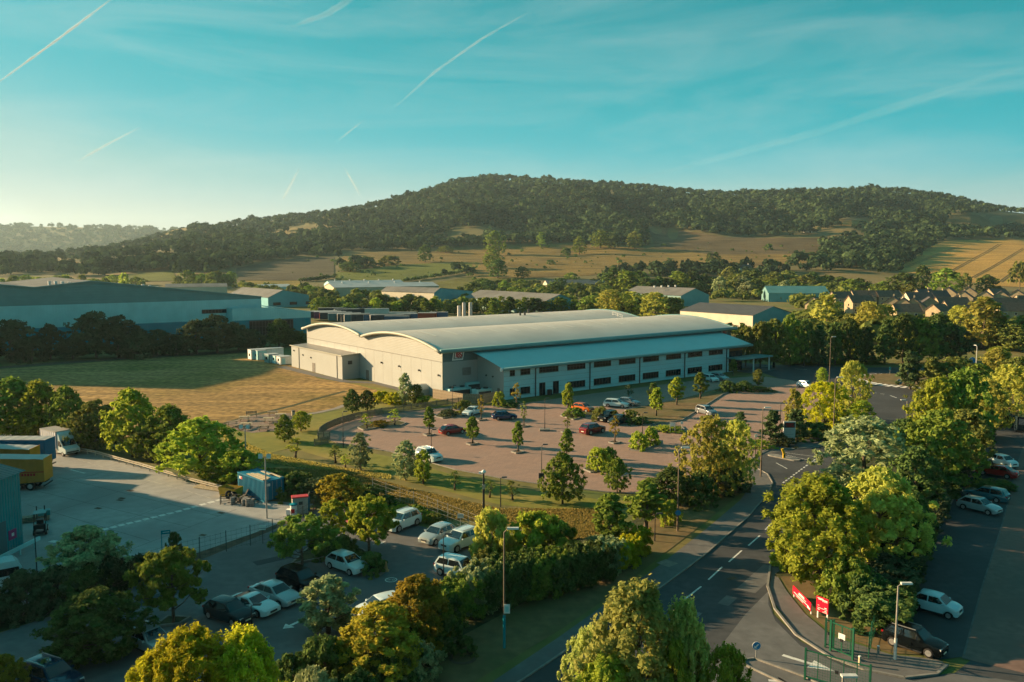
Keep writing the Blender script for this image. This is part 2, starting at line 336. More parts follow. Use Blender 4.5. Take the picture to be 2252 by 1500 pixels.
FIELDS = [  # (name, upper outline, lower outline, colours)
    ('pasture', [(1035, 545), (1120, 540), (1250, 536), (1420, 545), (1560, 545)], [(1040, 612), (1150, 612), (1300, 606), (1420, 590), (1580, 590)], (0.30, 0.20, 0.06), (0.19, 0.135, 0.045), .3),
    ('pasture', [(760, 556), (880, 551), (1010, 545), (1050, 545)], [(745, 580), (850, 585), (950, 580), (1060, 578)], (0.27, 0.185, 0.06), (0.17, 0.13, 0.045), .25),
    ('meadow', [(740, 600), (860, 585), (960, 578), (1055, 577)], [(735, 628), (800, 624), (900, 618), (1050, 590)], (0.17, 0.19, 0.035), (0.12, 0.145, 0.03), .1),
    ('meadow', [(960, 622), (1060, 604), (1180, 612)], [(965, 640), (1060, 640), (1190, 640)], (0.18, 0.17, 0.04), (0.12, 0.12, 0.03), .1),
    ('stubble_or_shaded_field', [(520, 590), (600, 575), (680, 566), (735, 566)], [(520, 617), (600, 617), (680, 617), (735, 606)], (0.125, 0.105, 0.06), (0.10, 0.085, 0.05), .2),  # greyer tones paint the hill's shade into this field
    ('stubble_or_shaded_field', [(1425, 500), (1520, 510), (1600, 522), (1810, 524)], [(1440, 545), (1560, 560), (1700, 560), (1800, 560)], (0.17, 0.12, 0.06), (0.13, 0.095, 0.05), .2),
    ('pasture', [(1560, 562), (1650, 556), (1730, 560), (1800, 553)], [(1560, 588), (1650, 590), (1720, 588), (1790, 575)], (0.30, 0.195, 0.06), (0.20, 0.135, 0.045), .2),
    ('wheat_field', [(2080, 530), (2150, 528), (2260, 527), (2420, 526)], [(1930, 588), (2060, 612), (2200, 630), (2420, 640)], (0.52, 0.31, 0.085), (0.46, 0.27, 0.075), .9),
    ('wheat_field', [(1852, 486), (1880, 484), (1915, 486)], [(1848, 496), (1880, 497), (1912, 496)], (0.40, 0.22, 0.06), (0.33, 0.18, 0.05), .9),
    ('pasture', [(2090, 474), (2180, 472), (2300, 474)], [(2080, 500), (2180, 500), (2300, 500)], (0.17, 0.13, 0.05), (0.11, 0.10, 0.04), .2),
    ('meadow', [(250, 606), (330, 600), (380, 598)], [(240, 620), (320, 620), (390, 618)], (0.17, 0.19, 0.04), (0.13, 0.15, 0.03), .1),
    ('wheat_field', [(130, 580), (150, 576), (172, 577)], [(128, 590), (150, 591), (172, 590)], (0.36, 0.21, 0.06), (0.30, 0.17, 0.05), .9),
    ('meadow', [(540, 618), (600, 618), (660, 618)], [(545, 630), (600, 632), (660, 632)], (0.34, 0.24, 0.06), (0.20, 0.17, 0.04), .1),
]
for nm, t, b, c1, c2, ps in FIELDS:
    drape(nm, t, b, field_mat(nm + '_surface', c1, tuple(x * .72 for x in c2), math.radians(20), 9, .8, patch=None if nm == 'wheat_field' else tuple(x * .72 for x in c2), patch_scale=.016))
# tractor tracks through the big wheat field
m_track = mat('tramline_soil', (0.12, 0.08, 0.03), 1, .2, .5)
for tr in ([(2080, 602), (2120, 580), (2165, 556), (2200, 535)], [(2135, 612), (2185, 585), (2235, 555), (2252, 545)], [(2195, 622), (2225, 600), (2250, 580)], [(1985, 590), (2030, 572), (2090, 548), (2120, 538)]):
    for off in (0, 7):
        g = MB(); q = []
        for k in range(len(tr) - 1):
            for s in range(8):
                f = s / 8; p = T(tr[k][0] + (tr[k + 1][0] - tr[k][0]) * f + off, tr[k][1] + (tr[k + 1][1] - tr[k][1]) * f)
                if p: q.append(p)
        for a, b in zip(q, q[1:]): g.quad((a.x - .6, a.y, a.z + .55), (a.x + .6, a.y, a.z + .55), (b.x + .6, b.y, b.z + .55), (b.x - .6, b.y, b.z + .55))
        g.build('tractor_track', m_track)['kind'] = 'structure'

# ------------------------------------------------------------------ level ground: field, lawns, yards, car parks, roads
m_hay = field_mat('hay_stubble', (0.42, 0.26, 0.095), (0.24, 0.155, 0.06), math.radians(30), 3.2, 1.0, patch=(0.19, 0.14, 0.035), patch_scale=.035)
sheet('hay_field', [(-700, 880), (-300, 838), (0, 812), (300, 790), (560, 776), (610, 790), (660, 812), (700, 832), (780, 845), (850, 860), (868, 872), (800, 888), (700, 905), (600, 915), (520, 922), (480, 935), (300, 1000), (0, 960), (-700, 1010)], m_hay, -.012)
sheet('service_track', [(-700, 872), (0, 806), (300, 783), (560, 768), (560, 774), (300, 789), (0, 811), (-700, 879)], m_soil, -.006)
sheet('lawn', [(440, 960), (520, 930), (600, 921), (700, 911), (800, 893), (868, 876), (868, 868), (770, 842), (960, 874), (985, 888), (1010, 905), (900, 915), (760, 935), (720, 975), (860, 1005), (1000, 1045), (1200, 1085), (1340, 1100), (1440, 1100), (1300, 1130), (1100, 1110), (900, 1060), (760, 1020), (640, 985), (540, 1010)], m_lawn, -.004)
sheet('picnic_terrace', [(497, 932), (515, 925), (560, 913), (610, 909), (645, 909), (672, 912), (668, 925), (640, 938), (600, 948), (555, 952), (515, 945)], mat('terrace_paving', (0.21, 0.155, 0.125), .9, .1, .8, coords='World'), .006)
m_walk = mat('gravel_walk', (0.26, 0.23, 0.2), .95, .1, 2, coords='World')
def path(name, pts, w, m, z, kind='structure'):
    q = [G(*p) for p in pts]; g = MB(); L = []
    for i, p in enumerate(q):
        d = (q[min(i + 1, len(q) - 1)] - q[max(i - 1, 0)]).normalized(); nx = Vector((-d.y, d.x, 0)) * w / 2; L.append((p - nx, p + nx))
    for (a, b), (c, d) in zip(L, L[1:]): g.quad((a.x, a.y, z), (b.x, b.y, z), (d.x, d.y, z), (c.x, c.y, z))
    o = g.build(name, m); o['kind'] = kind; return o
path('garden_walk', [(660, 913), (700, 907), (740, 898), (770, 886), (800, 880)], 1.2, m_walk, .004)
path('building_walk', [(618, 806), (700, 826), (760, 839), (830, 842), (880, 855), (915, 868)], 2.6, m_path, .004)
path('field_ditch', [(470, 938), (560, 912), (640, 893), (700, 876), (760, 860)], 1.2, m_mulch, .0)

# yard on the left
YARD = [(-500, 905), (0, 948), (110, 972), (250, 1003), (400, 1052), (500, 1088), (560, 1100), (690, 1108), (640, 1140), (560, 1172), (440, 1214), (320, 1252), (240, 1300), (0, 1345), (-500, 1430)]
sheet('yard_surface', YARD, m_conc, .004)
for a, b, w in (((560, 1030), (150, 985), .2),):
    pass
# painted dashes across the yard
def dash(px0, px1, w, m=m_paint, z=.012, name='road_marking'):
    a, b = G(*px0), G(*px1); d = (b - a).normalized(); nx = Vector((-d.y, d.x, 0)) * w / 2; up = Vector((0, 0, z))
    o = MB().quad(a - nx + up, b - nx + up, b + nx + up, a + nx + up).build(name, m); o['kind'] = 'structure'; return o
for i in range(16):
    x = 207 + i * 17.9; y = 1169.5 - i * 4.35 - (i > 10) * (i - 10) * .6
    dash((x, y), (x + 13, y - 3.0), .62)
for p, q in (((110, 1190), (127, 1192)), ((155, 1033), (187, 1041)), ((5, 976), (14, 975)), ((26, 974), (36, 972)), ((45, 973), (56, 972)), ((78, 972), (86, 976))): dash(p, q, .3 if p[0] == 155 else .55)
path('yard_edge_line', [(170, 1010), (300, 1050), (400, 1076), (470, 1098)], .16, mat('faded_paint', (0.36, 0.35, 0.32), .8, .2, 1, coords='World'), .012)
for x, y in ((262, 1095), (258, 1099), (280, 1078), (480, 1127), (210, 1117), (440, 1176)): dash((x, y), (x + 12, y + 2), .5, m_soil, .01, 'drain_cover')
m_joint = mat('slab_joint', (0.12, 0.12, 0.115), .95, .2, 1, coords='World')
for p, q in (((60, 1075), (420, 1160)), ((130, 1050), (480, 1135)), ((60, 1110), (330, 1190)), ((240, 1035), (60, 1082)), ((330, 1060), (90, 1135)), ((420, 1090), (170, 1185)), ((520, 1120), (270, 1215))): dash(p, q, .06, m_joint, .008, 'slab_joint')
# lower left car park
sheet('car_park', [(-500, 1700), (-500, 1432), (-200, 1420), (0, 1392), (150, 1342), (330, 1272), (440, 1232), (600, 1166), (690, 1122), (780, 1118), (900, 1150), (1052, 1192), (1062, 1250), (1000, 1290), (990, 1330), (990, 1420), (800, 1480), (640, 1700)], m_asph_old, .008)
# the factory car park in red-brown paving
PARK = [(698, 958), (704, 944), (730, 930), (790, 916), (870, 907), (960, 899), (1000, 893), (1115, 892), (1200, 880), (1300, 866), (1400, 853), (1520, 838), (1640, 829), (1672, 827), (1740, 836), (1800, 850), (1812, 872), (1785, 900), (1740, 945), (1712, 972), (1684, 990), (1668, 1000), (1650, 1012), (1600, 1030), (1560, 1050), (1500, 1072), (1440, 1090), (1340, 1083), (1200, 1067), (1100, 1052), (1000, 1033), (860, 994), (740, 974)]
sheet('factory_car_park', PARK, m_brick, .008)
# roads
ROAD_L = [(900, 1700), (1075, 1560), (1142, 1500), (1270, 1415), (1420, 1318), (1545, 1225), (1640, 1142), (1692, 1085), (1702, 1062), (1690, 1042), (1668, 1030), (1660, 1014), (1672, 1002), (1690, 992), (1720, 986), (1762, 985), (1800, 972), (1850, 945), (1884, 921), (1896, 902), (1886, 884), (1862, 866), (1838, 858), (1790, 852), (1720, 835), (1655, 812), (1600, 806), (1600, 796), (1700, 803), (1800, 805), (1900, 808), (2000, 808), (2120, 815), (2240, 815), (2240, 850), (2130, 870), (2080, 885), (2010, 905), (1980, 925), (1945, 950), (1900, 985), (1850, 1030), (1800, 1080), (1760, 1130), (1722, 1190), (1695, 1240), (1685, 1290), (1700, 1350), (1760, 1410), (1860, 1462), (2000, 1492), (2100, 1480), (2150, 1440), (2500, 1500), (2500, 1800), (1350, 1800), (1200, 1800)]
sheet('road', ROAD_L, m_asphalt, .006)
sheet('entrance_apron', [(1640, 1350), (1690, 1300), (1690, 1330), (1705, 1365), (1760, 1420), (1860, 1468), (2010, 1498), (2110, 1480), (2500, 1540), (2500, 1800), (1700, 1800), (1540, 1480)], m_asph_old, .010)
sheet('pavement', [(980, 1600), (1082, 1500), (1228, 1402), (1362, 1307), (1460, 1236), (1556, 1161), (1628, 1100), (1655, 1062), (1650, 1040), (1630, 1028), (1668, 1032), (1688, 1043), (1699, 1062), (1690, 1085), (1644, 1139), (1549, 1222), (1424, 1315), (1275, 1411), (1150, 1496), (1070, 1560)], m_path, .012)
path('verge', [(930, 1500), (1040, 1440), (1180, 1360), (1300, 1285), (1400, 1210), (1500, 1140), (1580, 1080), (1625, 1040)], 5.0, m_verge, .002)
sheet('pavement', [(1692, 1262), (1712, 1270), (1730, 1300), (1770, 1350), (1830, 1400), (1960, 1440), (2060, 1450), (2082, 1462), (2060, 1480), (1990, 1488), (1900, 1470), (1820, 1440), (1750, 1390), (1706, 1330), (1690, 1290)], m_path, .016)
sheet('entrance_lawn', [(1716, 1268), (1760, 1268), (1990, 1385), (2025, 1440), (1960, 1437), (1835, 1396), (1775, 1347), (1735, 1300)], m_verge, .020)
sheet('junction_path', [(1665, 1002), (1700, 978), (1760, 972), (1800, 955), (1880, 915), (1897, 897), (1890, 880), (1905, 905), (1885, 930), (1830, 965), (1800, 985), (1730, 990)], m_path, .012)
# right car park
sheet('side_car_park', [(2150, 1440), (2060, 1452), (1945, 1395), (1985, 1310), (2045, 1205), (2105, 1080), (2150, 990), (2195, 920), (2240, 870), (2700, 870), (2700, 1600), (2500, 1540)], m_asphalt, .014)
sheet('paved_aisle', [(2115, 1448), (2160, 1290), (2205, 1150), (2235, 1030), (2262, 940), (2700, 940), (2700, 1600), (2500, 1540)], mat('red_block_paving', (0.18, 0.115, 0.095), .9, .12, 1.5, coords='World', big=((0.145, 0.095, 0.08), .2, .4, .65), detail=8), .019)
path('car_park_aisle', [(2120, 1440), (2160, 1290), (2205, 1150), (2235, 1030), (2260, 950)], .12, m_joint, .024)

def kerb(px_pts, h=.11, w=.13, name='kerb', z=0.0):
    q = [G(*p) for p in px_pts]; g = MB()
    for a, b in zip(q, q[1:]):
        d = (b - a).normalized(); a2, b2 = a - d * .02, b + d * .02
        g.bar((a2.x, a2.y, z + h / 2), (b2.x, b2.y, z + h / 2), w, h)
    o = g.build(name, m_kerb); o['kind'] = 'structure'; return o
kerb(PARK[:8]); kerb(PARK[20:])
kerb([(1085, 1535), (1150, 1496), (1275, 1411), (1424, 1315), (1549, 1222), (1644, 1139), (1690, 1085), (1699, 1062), (1688, 1043), (1668, 1032)], .11)
kerb([(1694, 1245), (1688, 1290), (1704, 1340), (1750, 1397), (1825, 1446), (1900, 1474), (1990, 1492), (2060, 1484), (2083, 1464)], .12, .18)
kerb([(1668, 1001), (1690, 991), (1730, 989), (1800, 984)], .11)
kerb([(1800, 975), (1850, 947), (1884, 923), (1897, 902), (1887, 884), (1862, 866)], .11)
kerb([(1945, 1395), (1985, 1310), (2045, 1205), (2105, 1080), (2150, 990), (2195, 920)], .1)
sheet('traffic_island', [(1630, 1453), (1660, 1450), (1770, 1490), (1900, 1556), (1860, 1582), (1740, 1512), (1640, 1465)], m_path, .022)
kerb([(1630, 1453), (1660, 1450), (1770, 1490), (1900, 1556), (1860, 1582), (1740, 1512), (1640, 1465), (1630, 1453)], .13, .14)
# centre line dashes, junction lines, arrows
for p, q in (((1506, 1318), (1542, 1290)), ((1558, 1275), (1588, 1247)), ((1603, 1236), (1631, 1211)), ((1646, 1200), (1671, 1178)), ((1683, 1165), (1702, 1146)), ((1712, 1133), (1727, 1116))): dash(p, q, .15)
for i in range(17):
    a = (1722 + i * 5.6, 1062 - i * 4.1)
    dash(a, (a[0] + 3.2, a[1] - 2.4), .2); dash((a[0] + 8, a[1] - .2), (a[0] + 11.2, a[1] - 2.6), .2) if i > 9 else None
dash((1707, 1018), (1731, 1031), .14); dash((1722, 995), (1790, 1004), .1); dash((1730, 1001), (1795, 1016), .1)
for p, q in (((1906, 861), (1914, 862)), ((1919, 863.5), (1928, 864.5)), ((1936, 866), (1945, 867)), ((1958, 870), (1972, 875)), ((1765, 900), (1770, 901)), ((1845, 897), (1852, 898)), ((1660, 805), (1690, 806)), ((1748, 803), (1768, 806)), ((1748, 811), (1775, 813))): dash(p, q, .22)
def arrow(px0, px1, w, head, z=.016):                               # straight painted arrow from px0 to its tip px1
    a, b = G(*px0), G(*px1); d = (b - a).normalized(); n_ = Vector((-d.y, d.x, 0)); u = Vector((0, 0, z)); L = (b - a).length; k = b - d * L * head
    o = MB().quad(a - n_ * w + u, k - n_ * w + u, k + n_ * w + u, a + n_ * w + u).add([k - n_ * w * 4 + u, b + u, k + n_ * w * 4 + u], [(0, 1, 2)]).build('road_arrow', m_paint); o['kind'] = 'structure'
arrow((674, 1360), (622, 1383), .13, .3, .014); arrow((1721, 1441), (1836, 1477), .16, .45, .022); arrow((1690, 1497), (1730, 1500), .14, .4, .022); arrow((826, 1190), (840, 1196), .2, .4, .016)
# painted bicycle roundel in the car park
c = G(860, 1275.5); g = MB()
for k in range(28):
    a0, a1 = 2 * math.pi * k / 28, 2 * math.pi * (k + .9) / 28
    g.quad(*[(c.x + r * math.cos(a), c.y + r * math.sin(a), .014) for r, a in ((.42, a0), (.52, a0), (.52, a1), (.42, a1))])
for dx in (-.18, .18):
    for k in range(10):
        a0, a1 = 2 * math.pi * k / 10, 2 * math.pi * (k + 1) / 10
        g.quad(*[(c.x + dx + r * math.cos(a), c.y + r * math.sin(a), .014) for r, a in ((.09, a0), (.13, a0), (.13, a1), (.09, a1))])
g.build('road_marking', m_paint)['kind'] = 'structure'
for p, q, w_, m_ in (((1640, 1300), (1700, 1245), 1.6, m_asph_old), ((1470, 1400), (1530, 1345), 1.1, m_asph_old), ((1590, 1330), (1610, 1312), .9, m_path), ((1715, 1150), (1745, 1110), 1.2, m_asph_old), ((300, 1330), (420, 1290), 1.4, m_asphalt), ((560, 1240), (640, 1222), 1.2, m_asphalt), ((880, 1320), (930, 1290), 1.5, m_asphalt)): dash(p, q, w_, m_, .0105, 'surface_patch')
# roundabout
RC = G(2008, 838); RR = 10.6
circ = [(RC.x + RR * math.cos(a), RC.y + RR * math.sin(a)) for a in np.linspace(0, 2 * math.pi, 48, endpoint=False)]
MB().prism(circ, .0, .22).build('roundabout_island', m_verge)['kind'] = 'structure'
m_chw = mat('chevron_white', (0.62, 0.62, 0.6), .8, .12, 2, coords='World'); m_chb = mat('chevron_dark', (0.05, 0.055, 0.06), .9, .1, 2, coords='World')
for nm, mm, par in (('chevron_block', m_chw, 0), ('chevron_gap', m_chb, 1)):
    g = MB()
    for k in range(48):
        a0 = math.pi * 2 * (k + (.62 if par else 0)) / 48; a1 = math.pi * 2 * (k + (1 if par else .62)) / 48
        sk = .07
        g.add([(RC.x + r * math.cos(a), RC.y + r * math.sin(a), z) for r, a, z in ((RR + 1.5, a0, .03), (RR + 1.5, a1, .03), (RR, a1 + sk, .24), (RR, a0 + sk, .24))], [(0, 1, 2, 3)])
    g.build(nm, mm)['kind'] = 'structure'
# ------------------------------------------------------------------ vegetation
LEAF = {
    'green': leaf_mat('leaf_green', (0.262, 0.342, 0.055), (0.115, 0.167, 0.033)),
    'lime': leaf_mat('leaf_lime', (0.427, 0.488, 0.055), (0.205, 0.256, 0.038), .45),
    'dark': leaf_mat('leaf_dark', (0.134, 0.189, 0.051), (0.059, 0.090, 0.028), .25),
    'olive': leaf_mat('leaf_olive', (0.256, 0.281, 0.067), (0.115, 0.135, 0.038)),
    'silver': leaf_mat('leaf_silver', (0.38, 0.43, 0.2), (0.19, 0.225, 0.11), .3),
    'gold': leaf_mat('leaf_gold', (0.573, 0.537, 0.030), (0.307, 0.301, 0.026), .5),
    'rust': leaf_mat('leaf_rust', (0.451, 0.366, 0.043), (0.218, 0.192, 0.032), .45),
    'willow': leaf_mat('leaf_willow', (0.549, 0.537, 0.104), (0.307, 0.314, 0.064), .45),
    'pine': leaf_mat('needle_pine', (0.122, 0.183, 0.067), (0.054, 0.085, 0.036), .15),
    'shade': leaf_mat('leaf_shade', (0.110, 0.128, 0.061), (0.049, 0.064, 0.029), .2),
    'sage': leaf_mat('leaf_sage', (0.488, 0.512, 0.134), (0.256, 0.282, 0.077), .45),
    'greenery': leaf_mat('leaf_greenery', (0.220, 0.268, 0.061), (0.077, 0.109, 0.032), .35, 0.0),
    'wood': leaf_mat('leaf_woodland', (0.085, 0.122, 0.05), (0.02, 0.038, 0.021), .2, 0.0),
}
m_bark = mat('bark', (0.13, 0.10, 0.075), .95, .3, 6, bump=.6)
m_bark_pale = mat('pale_bark', (0.36, 0.31, 0.25), .9, .3, 6, bump=.4)

def quads_mesh(name, cen, nor, size, val, elong=1.7):
    """many rhombic leaf faces as one mesh; val is stored per face as 'leaf'"""
    n = len(cen)
    ref = npr.normal(size=(n, 3)); a = np.cross(nor, ref); a /= np.linalg.norm(a, axis=1, keepdims=True) + 1e-9
    b = np.cross(nor, a); s = size[:, None] * .5
    v = np.empty((n, 4, 3)); v[:, 0] = cen - a * s * elong; v[:, 1] = cen - b * s; v[:, 2] = cen + a * s * elong; v[:, 3] = cen + b * s
    m = bpy.data.meshes.new(name)
    m.vertices.add(4 * n); m.loops.add(4 * n); m.polygons.add(n)
    m.vertices.foreach_set('co', v.reshape(-1).astype(np.float32)); m.loops.foreach_set('vertex_index', np.arange(4 * n, dtype=np.int32))
    m.polygons.foreach_set('loop_start', np.arange(0, 4 * n, 4, dtype=np.int32))
    at = m.attributes.new('leaf', 'FLOAT', 'FACE'); at.data.foreach_set('value', np.clip(val, 0, 1).astype(np.float32))
    m.update(calc_edges=True); return m

# kind: height, radius, crown base (share of height), outline radius by crown height, clumps, clump size, leaf size, elongation, upward reach
KIND = {
    'broad':  (8.0, 3.4, .09, lambda t: np.sin(np.pi * (t * .80 + .19)) ** .6, 270, .42, .20, 1.6, .35),
    'feather': (8.0, 3.2, .10, lambda t: np.sin(np.pi * (t * .8 + .18)) ** .55 * (1 - .15 * t), 340, .29, .135, 2.0, 1.25),
    'spread': (4.6, 2.5, .34, lambda t: np.sin(np.pi * (t * .75 + .22)) ** .5, 150, .30, .155, 1.8, .25),
    'oval':   (4.6, 1.15, .27, lambda t: np.clip(np.sin(np.pi * (t * .82 + .1)), 0, 1) ** .7 * (1.12 - .62 * t), 100, .22, .15, 1.6, .25),
    'willow': (8.5, 3.4, .03, lambda t: np.sin(np.pi * (t * .78 + .2)) ** .5, 380, .29, .125, 2.6, .7),
    'column': (7.0, 1.7, .08, lambda t: np.sin(np.pi * (t * .84 + .12)) ** .6, 140, .32, .155, 1.9, .6),
    'shrub':  (2.2, 1.8, .0, lambda t: np.sqrt(np.clip(1 - (t * .97) ** 2, 0, 1)), 95, .26, .14, 1.7, .25),
    'pine':   (7.0, 2.6, .10, lambda t: (1.05 - .75 * t) * (.72 + .28 * np.sin(t * 26)), 170, .32, .16, 2.4, .2),
    'sparse': (4.2, 1.0, .30, lambda t: np.sin(np.pi * (t * .85 + .1)) ** .8 * (1.1 - .5 * t), 30, .26, .14, 1.7, .3),
    'block':  (3.4, 2.4, .0, lambda t: np.where(t < .9, 1.0, .9), 290, .30, .15, 1.7, .35),
}
LOD = {'near': (76, 1.0), 'mid': (22, 1.4), 'far': (5, 2.6)}       # leaves per clump, leaf scale
_tcache = {}
def tree_meshes(kind, lod, var):
    key = (kind, lod, var)
    if key in _tcache: return _tcache[key]
    H, R, bf, prof, nc, cr, lf, el, up = KIND[kind]; per, ls = LOD[lod]
    if kind == 'sparse': per = int(per * .35)
    rg = np.random.default_rng(abs(hash((kind, var))) % 9999 if False else sum(map(ord, kind)) * 7 + var * 131)
    nc = int(nc * (1.0 if lod != 'far' else .8))
    t = rg.random(nc) ** .85; ang = rg.random(nc) * 2 * np.pi
    lob = 1 + .22 * np.sin(ang * 2 + rg.random() * 6) + .14 * np.sin(ang * 5 + rg.random() * 6 + t * 4)
    rad = prof(t) * R * lob * rg.random(nc) ** .38 * np.where(rg.random(nc) < .14, 1.12, .93)
    z0 = bf * H; hz = H - z0
    c = np.stack([np.cos(ang) * rad, np.sin(ang) * rad, z0 + t * hz * .93 + (-cr * .1 if bf < .05 else 0)], 1)
    if kind == 'block': c[:, 0] = rg.uniform(-R, R, nc); c[:, 1] = rg.uniform(-R * .55, R * .55, nc); c[:, 2] = rg.uniform(.02, .95, nc) ** .8 * H
    csz = cr * rg.uniform(.65, 1.3, nc); cval = rg.uniform(-.18, .18, nc)
    axis = np.array([0, 0, z0 + hz * .42]); P, N, V, S = [], [], [], []
    for i in range(nc):
        k = max(4, int(per * rg.uniform(.6, 1.4)))
        off = rg.normal(size=(k, 3)); off *= (csz[i] * rg.random((k, 1)) ** .5) / (np.linalg.norm(off, axis=1, keepdims=True) + 1e-6)
        off[:, 2] *= .72 + up * .9 * rg.random(k)
        off[:, 2] += up * csz[i] * .8 * rg.random(k) ** 2
        p = c[i] + off; o = p - axis; o[:, 2] *= .8; o /= np.linalg.norm(o, axis=1, keepdims=True) + 1e-6
        oc = off / (np.linalg.norm(off, axis=1, keepdims=True) + 1e-6)
        nn = o * .55 + oc * .32 + rg.normal(size=(k, 3)) * .55 + np.array([0, 0, .15]); nn /= np.linalg.norm(nn, axis=1, keepdims=True) + 1e-6
        P.append(p); N.append(nn); V.append(.5 + cval[i] + rg.normal(size=k) * .2); S.append(lf * ls * rg.uniform(.6, 1.3, k))
    P, N, V, S = np.concatenate(P), np.concatenate(N), np.concatenate(V), np.concatenate(S)
    P[:, 2] = np.maximum(P[:, 2], .04)
    crown = quads_mesh('crown', P, N, S, V, el)
    g = MB(); r0 = H * .017 + .03; nseg = 10 if lod == 'near' else 7 if lod == 'mid' else 5
    bend = rg.uniform(-.12, .12, 2); hh = z0 + hz * .6
    pts = [(bend[0] * f * f * 2, bend[1] * f * f * 2, hh * f) for f in np.linspace(0, 1, 5)]
    g.tube(pts, [r0 * (1.25 - .95 * f) for f in np.linspace(0, 1, 5)], nseg)
    nl = {'near': 26, 'mid': 12, 'far': 3}[lod]
    for i in rg.choice(nc, min(nl, nc), replace=False):
        f = min(.95, max(.25, (c[i][2] - hz * .25) / hh)); s = Vector((bend[0] * f * f * 2, bend[1] * f * f * 2, hh * f)); e = Vector(c[i])
        mid = (s + e) / 2 + Vector((0, 0, -.08 * (e - s).length)); rr = r0 * .5 * (1.2 - f * .8)
        g.tube([s, mid, e], [rr, rr * .65, rr * .25], 5, False)
    trunk = g.mesh('trunk', True)
    _tcache[key] = (trunk, crown); return trunk, crown
def tree_at(p, h, r, kind, leaf, label, group=None, name='tree', cat='tree', bark=None, lod=None, rz=None, ry=None):
    H, R = KIND[kind][:2]
    lod = lod or ('near' if p.y < 78 else 'mid' if p.y < 270 else 'far')
    tr, cr = tree_meshes(kind, lod, rnd.randrange(3 if lod == 'mid' else 2))
    e = thing(name, label, cat, p, rnd.uniform(0, 6.28) if rz is None else rz, group)
    e.scale = (r / R, (ry or r) / R, h / H)
    put('trunk', tr, e, bark or m_bark); put('crown', cr, e, LEAF[leaf])
    return e
def tree(px, py, pt, hw, kind, leaf, label, group=None, name='tree', cat='tree', **k):
    p = G(px, py) if py > 640 else T(px, py)
    a, b, c = ray(px, pt); h = CAMH + c / b * p.y - p.z
    return tree_at(p, h * 1.03, hw * mpp(p) * 1.13, kind, leaf, label, group, name, cat, **k)
def rows(specs, tmpl, group, name='tree', cat='tree', **k):          # specs from left to right; the label counts them
    specs = sorted(specs, key=lambda s: s[0])
    for i, s in enumerate(specs):
        tree(*s[:6], tmpl.format(ordinal(i)), group, name, cat, **k)
def belt(px0, px1, py0, py1, n, hpx, hw, kinds, leaves, tmpl, group, jit=.5, **k):
    sp = []
    for i in range(n):
        f = (i + rnd.uniform(.5 - jit, .5 + jit)) / n; x = px0 + (px1 - px0) * f; y = py0 + (py1 - py0) * f + rnd.uniform(-2.5, 2.5)
        sp.append((x, y, y - rnd.uniform(*hpx), rnd.uniform(*hw), rnd.choice(kinds), rnd.choice(leaves)))
    rows(sp, tmpl, group, **k)

# ---- hillside woods: thousands of crowns that read as one mass
def in_field(px, py):
    for nm, t, b, *_ in FIELDS:
        if nm == 'meadow' and t[0][0] > 900: pass
        t_, b_ = np.array(t), np.array(b)
        xs0 = np.interp(py, [t_[:, 1].min(), b_[:, 1].max()], [t_[0, 0], b_[0, 0]]); xs1 = np.interp(py, [t_[:, 1].min(), b_[:, 1].max()], [t_[-1, 0], b_[-1, 0]])
        if xs0 - 6 < px < xs1 + 6:
            ty = np.interp(px, t_[:, 0], t_[:, 1]); by = np.interp(px, b_[:, 0], b_[:, 1])
            if ty - 1 < py < by + 4: return True
    return False
def crown_cloud(name, pts, rad, label, leaf, per=64, cat='wood', squash=.85):
    tp = npr.normal(size=(per, 3)); tp /= np.linalg.norm(tp, axis=1, keepdims=True)
    n = len(pts); pts = np.array(pts); rad = np.array(rad)
    d = npr.normal(size=(n, per, 3)); d /= np.linalg.norm(d, axis=2, keepdims=True); d[:, :, 2] = np.where(d[:, :, 2] < -.35, -d[:, :, 2], d[:, :, 2])
    lob = 1 + .28 * np.sin(d[:, :, 0] * 5 + npr.random((n, 1)) * 6) * np.sin(d[:, :, 2] * 4 + d[:, :, 1] * 5 + npr.random((n, 1)) * 6)
    rr = rad[:, None] * lob * npr.random((n, per)) ** .22
    P = pts[:, None, :] + d * rr[:, :, None] * np.array([1, 1, squash])
    N = d + npr.normal(size=d.shape) * .38; N /= np.linalg.norm(N, axis=2, keepdims=True)
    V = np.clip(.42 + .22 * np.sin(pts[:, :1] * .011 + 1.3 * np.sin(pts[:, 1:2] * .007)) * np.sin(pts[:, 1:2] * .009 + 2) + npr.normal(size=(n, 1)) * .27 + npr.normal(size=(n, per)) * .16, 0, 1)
    S = rad[:, None] * npr.uniform(.42, .75, (n, per))
    me = quads_mesh(name, P.reshape(-1, 3), N.reshape(-1, 3), S.reshape(-1), V.reshape(-1), 1.25)
    o = put(name, me, None, LEAF[leaf]); return tag(o, label, cat, kind='stuff')
P_, R_ = [], []
def ridge_row(px): return float(np.interp(px, _cols, _rid))
y = 392.0
